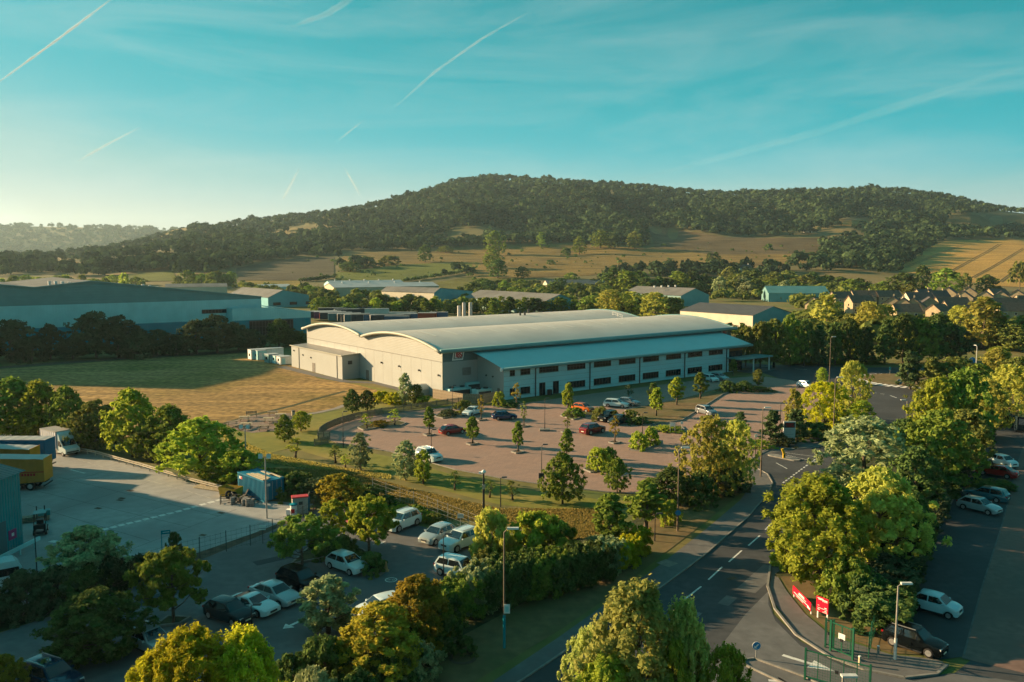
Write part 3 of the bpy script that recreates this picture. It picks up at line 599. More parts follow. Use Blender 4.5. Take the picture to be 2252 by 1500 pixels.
while y < 612:
    stepx = 9.2; x = -60 + rnd.uniform(0, 10)
    while x < 2320:
        xx, yy = x + rnd.uniform(-4, 4), y + rnd.uniform(-2.5, 2.5); x += stepx * rnd.uniform(.8, 1.25)
        if yy < ridge_row(xx) - 3 or in_field(xx, yy): continue
        low = np.interp(xx, [0, 350, 520, 700, 1000, 1400, 1800, 1930, 2100, 2252], [600, 600, 592, 585, 565, 560, 575, 590, 560, 540])
        if yy > low and rnd.random() > .35: continue
        p = T(xx, yy)
        if p is None: continue
        if yy > 490 and math.sin(p.x * .0115 + 1.1 * math.sin(p.y * .008)) * math.sin(p.y * .0125 + .6) > .62 and rnd.random() < .9: continue
        r = rnd.choice((1, 1, 1, 1.3)) * rnd.uniform(3.8, 7.4) * (1 + .12 * (p.y > 1700)); P_.append((p.x, p.y, p.z + r * rnd.uniform(.75, 1.15))); R_.append(r)
    y += 4.0
for px in np.arange(-80, 2330, 4.0):         # the crest line
    a = (px - 1126) / F; yb = 2215 + rnd.uniform(-40, 40)
    if ridge_row(px) > 540: continue
    r = rnd.uniform(4.5, 8.5); P_.append((a * yb, yb, hill(a * yb, yb) + r * rnd.uniform(.7, 1.2))); R_.append(r)
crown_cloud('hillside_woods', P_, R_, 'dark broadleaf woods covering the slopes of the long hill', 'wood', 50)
P_, R_ = [], []
for k in range(1500):
    u = rnd.uniform(-.78, -.24); yb = rnd.uniform(3700, 4640); r = rnd.uniform(9, 17)
    P_.append((u * yb, yb, hill(u * yb, yb) + r * .6)); R_.append(r)
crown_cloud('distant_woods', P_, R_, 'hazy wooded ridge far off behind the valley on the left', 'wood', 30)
# ------------------------------------------------------------------ buildings
TH = math.radians(37); E1 = Vector((math.cos(TH), math.sin(TH), 0)); E2 = Vector((-math.sin(TH), math.cos(TH), 0))
m_clad = mat('silver_cladding', (0.275, 0.29, 0.28), .42, .03, .25, stripe=((0, 0, 1), .34), bump=.1, spec=.5)
m_clad_v = mat('flat_cladding_panel', (0.30, 0.32, 0.315), .4, .025, .3, spec=.5)
m_clad_g = mat('grey_cladding', (0.11, 0.16, 0.165), .5, .04, .3, stripe=((0, 0, 1), .3), bump=.5)
m_roof = mat('pale_roof_sheet', (0.55, 0.51, 0.45), .55, .04, .2, big=((0.47, 0.43, 0.38), .08, .5, .75))
m_roof2 = mat('grey_roof_sheet', (0.20, 0.195, 0.185), .55, .08, .3, stripe=((1, 0, 0), .6), bump=.3)
m_trim = mat('eave_trim', (0.16, 0.30, 0.30), .45, .04, .5)
m_cream_trim = mat('verge_trim', (0.31, 0.31, 0.26), .5, .04, .5)
m_office = mat('office_panel', (0.40, 0.64, 0.69), .42, .025, .4)  # silver panels; the teal of the shaded front is put into the colour
m_gap = mat('panel_joint', (0.19, 0.19, 0.18), .7, .05, 1)
m_dark = mat('dark_grey_metal', (0.055, 0.06, 0.062), .5, .1, 2)
m_black = mat('black_metal', (0.022, 0.023, 0.025), .45, .1, 3)
m_steel = mat('galvanised_steel', (0.36, 0.36, 0.35), .45, .1, 3, metal=.5)
m_glass = mat('window_glass', (0.008, 0.012, 0.014), .12, .1, 1, spec=.22)
m_frame = mat('window_frame', (0.075, 0.08, 0.08), .5, .05, 2)
m_door = mat('grey_door', (0.12, 0.115, 0.105), .55, .08, 2)
m_white = mat('white_paint', (0.72, 0.71, 0.68), .5, .06, 2)
m_red = mat('red_paint', (0.50, 0.015, 0.02), .45, .08, 2)
m_wood = mat('weathered_timber', (0.27, 0.215, 0.15), .9, .2, 5, bump=.3)
m_wood_pale = mat('pale_timber', (0.50, 0.41, 0.27), .85, .15, 5)
m_galv = mat('galvanised_rail', (0.46, 0.42, 0.34), .5, .12, 2, metal=.3)

fac = thing('factory', 'long silver factory with twin arched roofs, white TBS signs and two-storey office front', 'factory', G(973.6, 876), TH)
FO = G(973.6, 876)
def loc(p): q = p - FO; return q.dot(E1), q.dot(E2), p.z
L_, DEP, EAVE, JO = 86.6, 64.0, 9.3, 7.0
PK = [11.5, 11.5]; VAL = 9.75; HALF = DEP / 2
def arch(t):                                  # roof height across the depth: two shallow vaults
    k = t % HALF if t < DEP else HALF; i = 0 if t < HALF else 1
    a, b = ((EAVE, VAL), (VAL, EAVE + .05))[i]; f = k / HALF
    return a + (b - a) * f + (PK[i] - (a + b) / 2) * 4 * f * (1 - f)
ts = [DEP * i / 64 for i in range(65)]
# gable walls: a lower flat-panelled part and an upper ribbed part
for s, nm in ((0.0, 'gable_wall'), (L_, 'gable_wall')):
    MB().quad((s, 0, 0), (s, DEP, 0), (s, DEP, JO), (s, 0, JO)).build(nm, m_clad_v, fac)
    MB().add([(s, 0, JO + .04), (s, DEP, JO + .04)] + [(s, t, arch(t)) for t in reversed(ts)], [tuple(range(len(ts) + 2))]).build('ribbed_wall', m_clad, fac)
MB().box(-.06, .05, JO - .06, .02, DEP, JO + .05).build('joint_flashing', m_gap, fac)
for k in range(1, 16): MB().box(-.015, DEP * k / 16 - .02, 0, .012, DEP * k / 16 + .02, JO - .08).build('panel_joint', mat('faint_joint', (0.33, 0.32, 0.29), .6, .05, 1), fac)
MB().quad((0, 0, 0), (L_, 0, 0), (L_, 0, JO), (0, 0, JO)).build('front_wall', m_clad_v, fac)
MB().quad((0, 0, JO), (L_, 0, JO), (L_, 0, EAVE), (0, 0, EAVE)).build('front_band', m_clad_g, fac)
MB().quad((0, DEP, 0), (L_, DEP, 0), (L_, DEP, EAVE), (0, DEP, EAVE)).build('rear_wall', m_clad_v, fac)
MB().box(-.05, -.05, 0, .08, .08, EAVE).build('corner_trim', m_cream_trim, fac)
OV = 1.0
for i, (t0, t1) in enumerate(((-.9, HALF), (HALF, DEP + .6))):
    g = MB(); n = 24; tt = [t0 + (t1 - t0) * k / n for k in range(n + 1)]
    for s in (-OV, L_ + OV):
        for t in tt: g.v.append((s, t, arch(min(max(t, 0), DEP)) + .14 - (.25 if t < 0 else 0)))
    g.f = [(k, k + 1, n + 2 + k, n + 1 + k) for k in range(n)]
    rf = g.build('roof', m_roof, fac, smooth=True, ang=50)
    g = MB()                                   # rolled verge along the gable end
    g.tube([(-OV + .05, t, arch(min(max(t, 0), DEP)) - .02 - (.25 if t < 0 else 0)) for t in tt], [.34] * (n + 1), 8)
    g.build('verge', m_cream_trim, fac, smooth=True)
    g = MB(); g.tube([(L_ + OV - .05, t, arch(min(max(t, 0), DEP)) - .02 - (.25 if t < 0 else 0)) for t in tt], [.34] * (n + 1), 8); g.build('verge', m_trim, fac, smooth=True)
    for k in range(16):                        # translucent roof strips, slightly proud of the sheet
        s = 4 + k * 5.3; g = MB(); q = [t0 + (t1 - t0) * (.30 + .025 * j) for j in range(10)]
        for a in q:
            g.v += [(s, a, arch(a) + .17), (s + .7, a, arch(a) + .17)]
        g.f = [(2 * j, 2 * j + 1, 2 * j + 3, 2 * j + 2) for j in range(9)]
        g.build('rooflight', mat('rooflight_sheet', (0.64, 0.60, 0.52), .45, .05, 1), fac, smooth=True)
MB().tube([(-OV, -.95, EAVE - .05), (L_ + OV, -.95, EAVE - .05)], [.42, .42], 10).build('eave', m_trim, fac, smooth=True)
MB().box(-OV, -.92, EAVE - .34, L_ + OV, -.02, EAVE - .28).build('soffit', m_gap, fac)
MB().box(-OV, HALF - .35, VAL + .02, L_ + OV, HALF + .35, VAL + .16).build('valley_gutter', m_gap, fac)
# extension on the gable side
g = MB().box(-4.3, 35, 0, -.02, DEP - .2, 5.3); g.build('extension_wall', m_clad_v, fac)
MB().add([(-4.55, 34.75, 5.33), (.0, 34.75, 5.6), (.0, DEP + .1, 5.6), (-4.55, DEP + .1, 5.33)], [(0, 1, 2, 3)]).build('extension_roof', m_roof2, fac)
for a, b in (((-4.55, 34.75, 5.33), (-4.55, DEP + .1, 5.33)), ((-4.55, 34.75, 5.33), (-.02, 34.75, 5.6))): MB().bar(a, b, .16, .22).build('roof_edge', m_cream_trim, fac)
for t in (37.6, 59): MB().box(-4.42, t - .07, 0, -4.3, t + .07, 5.25).build('downpipe', m_dark, fac)
MB().box(-4.36, 49.6, 0, -4.26, 51.2, 2.2).build('door', m_door, fac)
MB().box(-.07, 30.6, 0, .03, 31.9, 2.2).build('door', m_door, fac)
MB().box(-2.9, 34.9, 3.3, -1.9, 35.06, 4.1).build('vent', m_dark, fac)
for t, z in ((62, 4.2), (56.5, 3.6), (51.8, 3.4)): MB().tube([(-4.34, t, z), (-4.5, t, z - .05)], [.16, .2], 8).build('wall_lamp', m_black, fac)
for t, z in ((24.4, 4.6), (16.7, 4.6), (8.6, 4.6), (1.2, 4.4)): MB().tube([(-.04, t, z), (-.3, t, z - .05)], [.16, .22], 8).build('wall_lamp', m_black, fac)
# office block
OS0, OS1, OT, OE, OR = 8.2, 79.2, -8.8, 6.25, 8.55
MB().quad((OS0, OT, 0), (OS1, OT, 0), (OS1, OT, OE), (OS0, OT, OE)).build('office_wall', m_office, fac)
for s in (OS0, OS1): MB().add([(s, OT, 0), (s, -.02, 0), (s, -.02, OR - .1), (s, OT, OE)], [(0, 1, 2, 3)]).build('office_end_wall', m_clad, fac)
g = MB(); n = 10
for s in (OS0 - 1.4, OS1 + 2.6):
    for k in range(n + 1):
        f = k / n; g.v.append((s, -.03 + (OT - 1.5 + .03) * f, OR - (OR - OE - .05) * (f ** 1.25)))
g.f = [(k, k + 1, n + 2 + k, n + 1 + k) for k in range(n)]
g.build('office_roof', mat('office_roof_sheet', (0.32, 0.52, 0.52), .5, .03, .3), fac, smooth=True)  # silver sheet with the teal cast of the shade in its colour
MB().tube([(OS0 - 1.4, OT - 1.45, OE - .12), (OS1 + 2.6, OT - 1.45, OE - .12)], [.3, .3], 10).build('office_eave', m_trim, fac, smooth=True)
MB().box(OS0 - 1.35, OT - 1.4, OE - .36, OS1 + 2.5, OT - .02, OE - .3).build('office_soffit', m_gap, fac)
MB().tube([(OS0 - 1.45, OT - 1.45, OE - .12), (OS0 - 1.75, OT - 1.45, OE - .12)], [.36, .36], 10).build('eave_end_cap', m_white, fac)
for z in (.55, 1.55, 2.55, 3.55, 4.55, 5.4): MB().box(OS0 + .02, OT - .012, z - .015, OS1, OT + .004, z + .015).build('panel_joint', m_gap, fac)
OPL = FO + E2 * OT
def s_at(px, py): return loc(on_plane(px, py, OPL, E2))[0]
def zx(v): return 1000 + v / 3.217
def window(s0, s1, z0, z1, nm=4, cross=True, parent=None):
    w = MB().box(s0, OT - .05, z0, s1, OT + .02, z1).build('window', m_frame, fac)
    k = (s1 - s0) / nm
    for i in range(nm):
        zs = [(z0, z0 + (z1 - z0) * .55), (z0 + (z1 - z0) * .55, z1)] if cross else [(z0, z1)]
        for a, b in zs: MB().box(s0 + i * k + .06, OT - .075, a + .05, s0 + (i + 1) * k - .06, OT - .052, b - .05).build('pane', m_glass, w)
    MB().box(s0 - .1, OT - .14, z0 - .1, s1 + .1, OT - .02, z0 - .03).build('sill', m_trim, w)
UP = [(390, 425), (465, 533), (598, 733), (796, 923), (985, 1105), (1162, 1278), (1332, 1443), (1495, 1600), (1650, 1750), (1798, 1895)]
UPY = [812, 811, 809, 804, 799, 795, 790, 786, 781, 777]
for i, (a, b) in enumerate(UP):
    s0, s1 = s_at(zx(a), UPY[i]), s_at(zx(b), UPY[i])
    window(s0, s1, 4.5, 5.75, 2 if i == 0 else 3 if i == 1 else 6)
    if i != 2: window(s0, s1, .75, 2.1, 2 if i == 0 else 3 if i == 1 else 6, False)
for a, b in ((598, 640), (695, 735)):
    s0, s1 = s_at(zx(a), 855), s_at(zx(b), 855)
    d = MB().box(s0, OT - .06, 0, s1, OT + .02, 2.55).build('door', m_frame, fac)
    for k in (0, 1):
        w = (s1 - s0) / 2; MB().box(s0 + k * w + .07, OT - .085, .12, s0 + (k + 1) * w - .07, OT - .062, 2.45).build('pane', m_glass, d)
s0 = s_at(zx(660), 860); MB().box(s0 - .35, OT - .9, 0, s0 + .35, OT - .2, 1.1).build('bin_enclosure', m_black, fac)
for v in (570, 955, 1307, 1625, 1920):
    s = s_at(zx(v), 800); MB().tube([(s, OT - .14, 0), (s, OT - .14, OE - .7), (s + .4, OT - 1.3, OE - .3)], [.11, .11, .1], 8).build('downpipe', m_dark, fac)
a = s_at(zx(1940), 785); b = s_at(zx(2032), 780)
w = MB().box(a, OT - .05, .1, b, OT + .02, 5.75).build('entrance_glazing', m_frame, fac)
for i in range(4):
    for j in range(5):
        MB().box(a + (b - a) * i / 4 + .05, OT - .08, .15 + 1.12 * j, a + (b - a) * (i + 1) / 4 - .05, OT - .052, .15 + 1.12 * (j + 1) - .07).build('pane', m_glass, w)
MB().box(a, OT - .09, 4.95, b, OT - .082, 5.6).build('pane', mat('amber_glass', (0.20, 0.085, 0.03), .2, .1, 1), w, ) 
cn = MB().box(a - 1, OT - 4.2, 3.25, b + 6.5, OT + .3, 3.55).build('canopy', m_trim, fac)
for s in (b - .2, b + 5.8): MB().tube([(s, OT - 3.6, 0), (s, OT - 3.6, 3.3)], [.16, .16], 10).build('column', m_white, cn)
MB().box(OS1 - 2, OT - 5, 0, OS1 + 8, OT, .06).build('entrance_paving', m_path, fac)
MB().box(4.6, -.08, 4.1, 6.6, .02, 5.6).build('louvre', mat('louvre_grey', (0.22, 0.22, 0.21), .6, .1, 2, stripe=((0, 0, 1), .12), bump=.6), fac)
for t in (-3.2, -5.4): MB().tube([(OS0 - .03, t, 4.2), (OS0 - .25, t, 4.15)], [.13, .17], 8).build('wall_lamp', m_black, fac)
MB().box(OS0 - .06, -7.6, 0, OS0 + .03, -6.8, 2.1).build('door', m_door, fac)
for v in (198,): pass
# signs: a slanted white-edged board with red italic letters
GL = {'T': [(0, 0, 1, 0), (.5, 0, .5, 1)], 'B': [(0, 0, 0, 1), (0, 0, .85, 0), (0, .5, .85, .5), (0, 1, .85, 1), (.9, .08, .9, .44), (.95, .56, .95, .95)], 'S': [(1, 0, .1, 0), (0, .06, 0, .44), (.08, .5, .92, .5), (1, .56, 1, .95), (.92, 1, 0, 1)]}
def sign_board(s0, z0, w, h, parent):
    sh = .16 * w
    def sk(x, z): return s0 + x * w + (z - .5) * sh, z0 + z * h
    def slab(x0, x1, z0_, z1_, y, m, nm, par):
        q = [sk(x0, z0_), sk(x1, z0_), sk(x1, z1_), sk(x0, z1_)]
        return MB().add([(a, -y, b) for a, b in q] + [(a, -y + .06, b) for a, b in q], [(0, 1, 2, 3), (7, 6, 5, 4), (0, 1, 5, 4), (1, 2, 6, 5), (2, 3, 7, 6), (3, 0, 4, 7)]).build(nm, m, par)
    sb = slab(0, 1, 0, 1, .14, m_white, 'sign', parent)
    slab(.09, .91, .12, .91, .165, m_dark, 'sign_field', sb); slab(.17, .83, .26, .86, .19, m_white, 'sign_panel', sb)
    slab(.09, .91, .17, .20, .20, m_white, 'sign_stripe', sb)
    for i, ch in enumerate('TBS'):
        g = MB(); x0 = .21 + i * .205; lw, lh = .165, .46; z0_ = .32
        for (a, b, c, d) in GL[ch]:
            p = sk(x0 + a * lw, z0_ + (1 - b) * lh); q = sk(x0 + c * lw, z0_ + (1 - d) * lh)
            g.bar((p[0], -.215, p[1]), (q[0], -.215, q[1]), .05, w * .085)
        g.build('letter', m_red, sb)
sign_board(2.35, 7.2, 2.5, 1.95, fac); sign_board(82.5, 7.5, 2.4, 1.6, fac)
# plant on the roof
for px, py, pt in ((1075, 700, 678), (1092, 700, 671), (1115, 700, 671)):
    p = G(px, 700, 11); q = loc(p); MB().tube([(q[0] , DEP - 3, 10), (q[0], DEP - 3, 10 + (py - pt) * .115 + 1.2)], [.55, .5], 10).build('flue', m_steel, fac, smooth=True, ang=40)
for px, py, t, h in ((1144, 704, 44, 1.0), (1154, 704, 44, 1.0), (1162, 697, 50, 1.3), (752, 712, 50, 2.0)):
    q = loc(on_plane(px, py, FO + E2 * t, E2)); zz = arch(t)
    MB().tube([(q[0], t, zz), (q[0], t, zz + h * .7), (q[0], t, zz + h)], [.28, .28, .42], 8).build('roof_vent', m_dark, fac)
g = MB()
for t in (HALF + 1, HALF + 3, HALF + 5): g.bar((L_ - 6, t, arch(t)), (L_ - 6, t, arch(t) + 1.1), .06)
for z in (.55, 1.1): g.bar((L_ - 6, HALF + 1, arch(HALF + 1) + z), (L_ - 6, HALF + 5, arch(HALF + 5) + z), .05)
g.build('guard_rail', m_steel, fac)

# generic sheds of the trading estate: base corners from the photo, depth away from us
def shed(name, label, pa, pb, depth, eave, ridge, mw, mr, ridge_along=True, group=None, cat='warehouse', mend=None, over=.4, off=.5, vents=0, windows=0, dz=0.0, parapet=None):
    a, b = pa, pb; d = (b - a); d.z = 0; W = d.length; ang = math.atan2(d.y, d.x)
    e = thing(name, label, cat, (a.x, a.y, dz), ang, group); D_ = depth
    if ridge_along:
        MB().quad((0, 0, -1), (W, 0, -1), (W, 0, eave), (0, 0, eave)).build('wall', mw, e); MB().quad((0, D_, -1), (W, D_, -1), (W, D_, eave), (0, D_, eave)).build('wall', mw, e)
        for x in (0, W): MB().add([(x, 0, -1), (x, D_, -1), (x, D_, eave), (x, D_ * off, ridge), (x, 0, eave)], [(0, 1, 2, 3, 4)]).build('gable_wall', mend or mw, e)
        for y0, z0, y1, z1 in ((-over, eave + .02, D_ * off, ridge + .12), (D_ + over, eave + .02, D_ * off, ridge + .12)):
            MB().add([(-over, y0, z0), (W + over, y0, z0), (W + over, y1, z1), (-over, y1, z1)], [(0, 1, 2, 3)]).build('roof', mr, e)
    else:
        for y in (0, D_): MB().add([(0, y, -1), (W, y, -1), (W, y, eave), (W * off, y, ridge), (0, y, eave)], [(0, 1, 2, 3, 4)]).build('gable_wall', mend or mw, e)
        for x in (0, W): MB().quad((x, 0, -1), (x, D_, -1), (x, D_, eave), (x, 0, eave)).build('wall', mw, e)
        for x0, z0, x1, z1 in ((-over, eave + .02, W * off, ridge + .12), (W + over, eave + .02, W * off, ridge + .12)):
            MB().add([(x0, -over, z0), (x0, D_ + over, z0), (x1, D_ + over, z1), (x1, -over, z1)], [(0, 1, 2, 3)]).build('roof', mr, e)
    for k in range(vents):
        x = W * (k + .5) / vents; MB().tube([(x, D_ * off, ridge), (x, D_ * off, ridge + 1.0)], [.5, .6], 8).build('roof_vent', m_white, e)
    for k in range(windows):
        x = W * (k + .3) / windows; wdt = W / windows * .45
        w = MB().box(x, -.08, 1.2, x + wdt, .02, 2.8).build('window', m_glass, e)
    return e
m_wteal = mat('teal_sheet', (0.10, 0.34, 0.36), .5, .05, .3, stripe=((1, 0, 0), .8), bump=.3)
m_wteal_d = mat('deep_teal_sheet', (0.0, 0.21, 0.27), .5, .05, .3, stripe=((1, 0, 0), .8), bump=.3)
m_wgrey = mat('grey_green_sheet', (0.14, 0.27, 0.27), .55, .05, .3, stripe=((0, 0, 1), .8), bump=.3)
m_wpale = mat('pale_teal_sheet', (0.34, 0.60, 0.61), .5, .05, .3, stripe=((1, 0, 0), .8), bump=.3)
m_wblue = mat('light_blue_sheet', (0.08, 0.33, 0.39), .5, .05, .3, stripe=((1, 0, 0), .8), bump=.3)
m_wcream = mat('cream_sheet', (0.50, 0.45, 0.35), .55, .05, .3, stripe=((1, 0, 0), .8), bump=.3)
m_wstone = mat('cream_render', (0.46, 0.40, 0.30), .85, .08, .8)
m_roofdk = mat('dark_roof_sheet', (0.075, 0.075, 0.078), .6, .1, .3, stripe=((0, 1, 0), 1.6), bump=.4)
m_roofgr = mat('weathered_roof', (0.155, 0.15, 0.14), .7, .12, .15, stripe=((0, 1, 0), 1.2), bump=.4)
m_roofwh = mat('white_roof_sheet', (0.42, 0.43, 0.42), .5, .06, .2)
m_roofteal = mat('teal_roof_sheet', (0.07, 0.20, 0.21), .5, .06, .2)

# the big three-band warehouse on the left, parallel to the factory
WO = G(577, 742); NE2 = E2
def wloc(px, py): q = on_plane(px, py, WO, E2) - WO; return q.dot(E1), q.z
wh = thing('warehouse', 'huge teal three-band warehouse with double gable behind the dark trees on left', 'warehouse', WO, TH)
prof = [wloc(x, y) for x, y in ((577, 653), (200, 619), (75, 633), (-60, 622))]
s_l = prof[-1][0] - 40; zt = wloc(577, 657)[1]; zb = wloc(577, 700)[1]
D1 = 70
MB().quad((s_l, 0, -1), (0, 0, -1), (0, 0, zb), (s_l, 0, zb)).build('lower_wall', m_wteal_d, wh)
MB().quad((s_l, 0, zb), (0, 0, zb), (0, 0, zt), (s_l, 0, zt)).build('middle_wall', m_wpale, wh)
top = [(0, prof[0][1])] + prof[1:] + [(s_l, prof[-1][1] - 4)]
MB().add([(s_l, 0, zt), (0, 0, zt)] + [(s, 0, z) for s, z in top], [tuple(range(2 + len(top)))]).build('upper_wall', m_wgrey, wh)
MB().quad((0, 0, -1), (0, D1, -1), (0, D1, prof[0][1]), (0, 0, prof[0][1])).build('end_wall', m_wpale, wh)
MB().quad((s_l, 0, -1), (s_l, D1, -1), (s_l, D1, top[-1][1]), (s_l, 0, top[-1][1])).build('end_wall', m_wpale, wh)
MB().add([(s_l, D1, -1), (0, D1, -1)] + [(s, D1, z) for s, z in top], [tuple(range(2 + len(top)))]).build('rear_wall', m_wpale, wh)
for (sa, za), (sb_, zb_) in zip(top, top[1:]):
    MB().quad((sa, -.3, za + .1), (sb_, -.3, zb_ + .1), (sb_, D1, zb_ + .1), (sa, D1, za + .1)).build('roof', m_roofgr, wh)
    MB().bar((sa, -.35, za + .1), (sb_, -.35, zb_ + .1), .25, .3).build('roof_edge', m_trim, wh)
for x, y in ((325, 629), (340, 631), (356, 634), (374, 638), (404, 640), (417, 642), (431, 644), (448, 646), (520, 650), (528, 649), (160, 624), (145, 623), (130, 622), (116, 622)):
    s, z = wloc(x, y); MB().tube([(s, 6, z - 1.5), (s, 6, z + .4)], [.4, .5], 8).build('roof_vent', m_white, wh)
s0, z0 = wloc(444, 690); s1, z1 = wloc(516, 683)
w = MB().box(s0, -.1, z0, s1, .05, z0 + 1.3).build('window', m_frame, wh)
for k in range(10): MB().box(s0 + (s1 - s0) * k / 10 + .1, -.14, z0 + .1, s0 + (s1 - s0) * (k + 1) / 10 - .1, -.102, z0 + 1.2).build('pane', m_glass, w)
# lower annexe with the glazed front
s2 = wloc(668, 690)[0]; za = wloc(577, 674)[1]; zc = wloc(668, 683)[1]
MB().add([(-12, -6, zb), (s2, -6, zb), (s2, -6, zc), (0, -6, za), (-12, -6, za)], [(0, 1, 2, 3, 4)]).build('annexe_wall', m_wpale, wh)
MB().quad((-12, -6, -1), (s2, -6, -1), (s2, -6, zb), (-12, -6, zb)).build('annexe_base', m_wteal_d, wh)
MB().quad((s2, -6, -1), (s2, 30, -1), (s2, 30, zc), (s2, -6, zc)).build('annexe_end', m_wteal_d, wh)
MB().quad((0, -6, za + .1), (s2, -6, zc + .1), (s2, 30, zc + .1), (0, 30, za + .1)).build('annexe_roof', m_roofteal, wh)
MB().quad((-12, -6, -1), (-12, 0, -1), (-12, 0, za), (-12, -6, za)).build('annexe_end', m_wpale, wh)
a0 = wloc(515, 715)[0] + 3; a1 = wloc(642, 715)[0] - 2
w = MB().box(max(a0, -11.8), -6.12, .5, a1, -5.98, zb - .2).build('glazed_front', m_frame, wh); a0 = max(a0, -11.8)
for k in range(14):
    for j in range(3): MB().box(a0 + (a1 - a0) * k / 14 + .08, -6.16, .6 + (zb - 1) * j / 3, a0 + (a1 - a0) * (k + 1) / 14 - .08, -6.122, .6 + (zb - 1) * (j + 1) / 3 - .12).build('pane', m_glass, w)

shed('warehouse', 'light blue gabled shed behind the lorry park, grey roof', G(590, 677), G(697, 673), 60, 5.5, 9.5, m_wblue, m_roofgr, False, cat='warehouse', mend=m_wblue, off=.3, windows=3)
shed('warehouse', 'long low grey shed just beyond the big teal warehouse roof', G(365, 652), G(500, 650), 25, 6.5, 8.5, m_wcream, m_roofgr, cat='warehouse')
shed('warehouse', 'small white-roofed shed in trees left of the lorry park', G(565, 646), G(645, 644), 22, 5.0, 6.6, m_wpale, m_roofwh, cat='warehouse')
shed('warehouse', 'long white-roofed shed in front of the green meadow', G(735, 655), G(965, 650), 26, 7.0, 9.5, m_wstone, m_roofwh, cat='warehouse', vents=4)
shed('warehouse', 'second white-roofed shed standing behind the long white-roofed one', G(728, 646), G(890, 643), 22, 7.0, 9.6, m_wpale, m_roofwh, cat='warehouse', vents=5)
shed('warehouse', 'warehouse with sunlit wall tinted cream and shaded gable front tinted teal beside the lorry park', G(955, 679), G(1040, 673), 40, 8.5, 11, m_wcream, m_roofgr, False, cat='warehouse', mend=m_wblue, off=.15, windows=3)  # cream and teal sheets paint in the sunlit wall and the shaded gable
shed('warehouse', 'grey-roofed warehouse with teal sides behind the factory flues', G(1190, 692), G(1190, 692) + E1 * 24, 68, 5.5, 9.5, m_wgrey, m_roofgr, False, cat='warehouse', mend=m_wteal)
shed('warehouse', 'distant grey-roofed barn at the foot of the golden pasture', T(1205, 632), T(1335, 630), 20, 3.5, 7.5, m_wcream, m_roofgr, cat='barn')
shed('warehouse', 'grey-roofed shed with round roof vents behind pale willows', G(1497, 674), G(1497, 674) + E1 * 24, 46, 6.0, 10, m_wgrey, m_roofgr, False, cat='warehouse', vents=4, mend=m_wteal)
C9 = G(1655, 722); shed('warehouse', 'dark-roofed warehouse with shaded gable tinted blue right behind the factory', C9, C9 + E1 * 25, 37, 5.0, 8.0, m_wcream, m_roofdk, False, cat='warehouse', mend=m_wblue, off=.5)  # sunlit side coloured cream, shaded gable coloured blue
shed('warehouse', 'teal-roofed shed among trees left of the housing estate', G(1690, 664), G(1690, 664) + Vector((36, -4, 0)), 24, 5.5, 9.5, m_wteal, m_roofteal, cat='warehouse', mend=m_wgrey)
# off to the left, out of the picture: the warehouse whose long shadow lies over the yard
shed('warehouse', 'tall grey warehouse out of view left of the yard', Vector((-180, 88, 0)), Vector((-98, 40, 0)), 60, 17.3, 19, m_wpale, m_roofgr, cat='warehouse')

shed('warehouse', 'very tall store out of view left of the hay field', Vector((-238, 215, 0)), Vector((-162, 202, 0)), 46, 27, 28, m_wpale, m_roofgr, cat='warehouse')  # unseen; height and place set so its shadow lies over the hay field
# blue corrugated shed at the left edge
p0, p1 = G(-75, 1265), G(52, 1202)
bs = shed('corrugated_shed', 'teal corrugated shed with pitched roof at the left edge of the yard', p0, p1, 14, 7.2, 8.8, mat('teal_corrugated', (0.0, 0.24, 0.27), .5, .08, .5, stripe=((1, 0, 0), .35), bump=.9), mat('corrugated_roof', (0.09, 0.14, 0.14), .6, .1, .5, stripe=((1, 0, 0), .5), bump=.8), True, cat='shed')
W_ = (p1 - p0).length
MB().box(W_ - 4.3, -.06, 0, W_ - 2.2, .03, 3.2).build('door', mat('teal_door', (0.03, 0.14, 0.16), .5, .06, 1), bs)
MB().box(W_ - 1.9, -.06, 1.2, W_ - .9, -.0, 2.1).build('notice', mat('magenta_board', (0.30, 0.03, 0.14), .5, .1, 2), bs); MB().box(W_ - 1.55, -.08, 1.5, W_ - 1.25, -.062, 1.8).build('notice_panel', m_white, bs)
MB().box(W_ + .05, 1.5, 0, W_ + 1.2, 4.5, 3.4).build('lean_to', mat('teal_cabinet', (0.04, 0.20, 0.22), .5, .06, 1), bs)
g = MB().box(-20, -1.3, .5, W_ + .6, -1.15, .85)
for x in range(0, 12): g.box(W_ - .2 - x * 2, -1.28, 0, W_ - .05 - x * 2, -1.17, .5)
g.build('bumper_rail', m_wpale, bs)
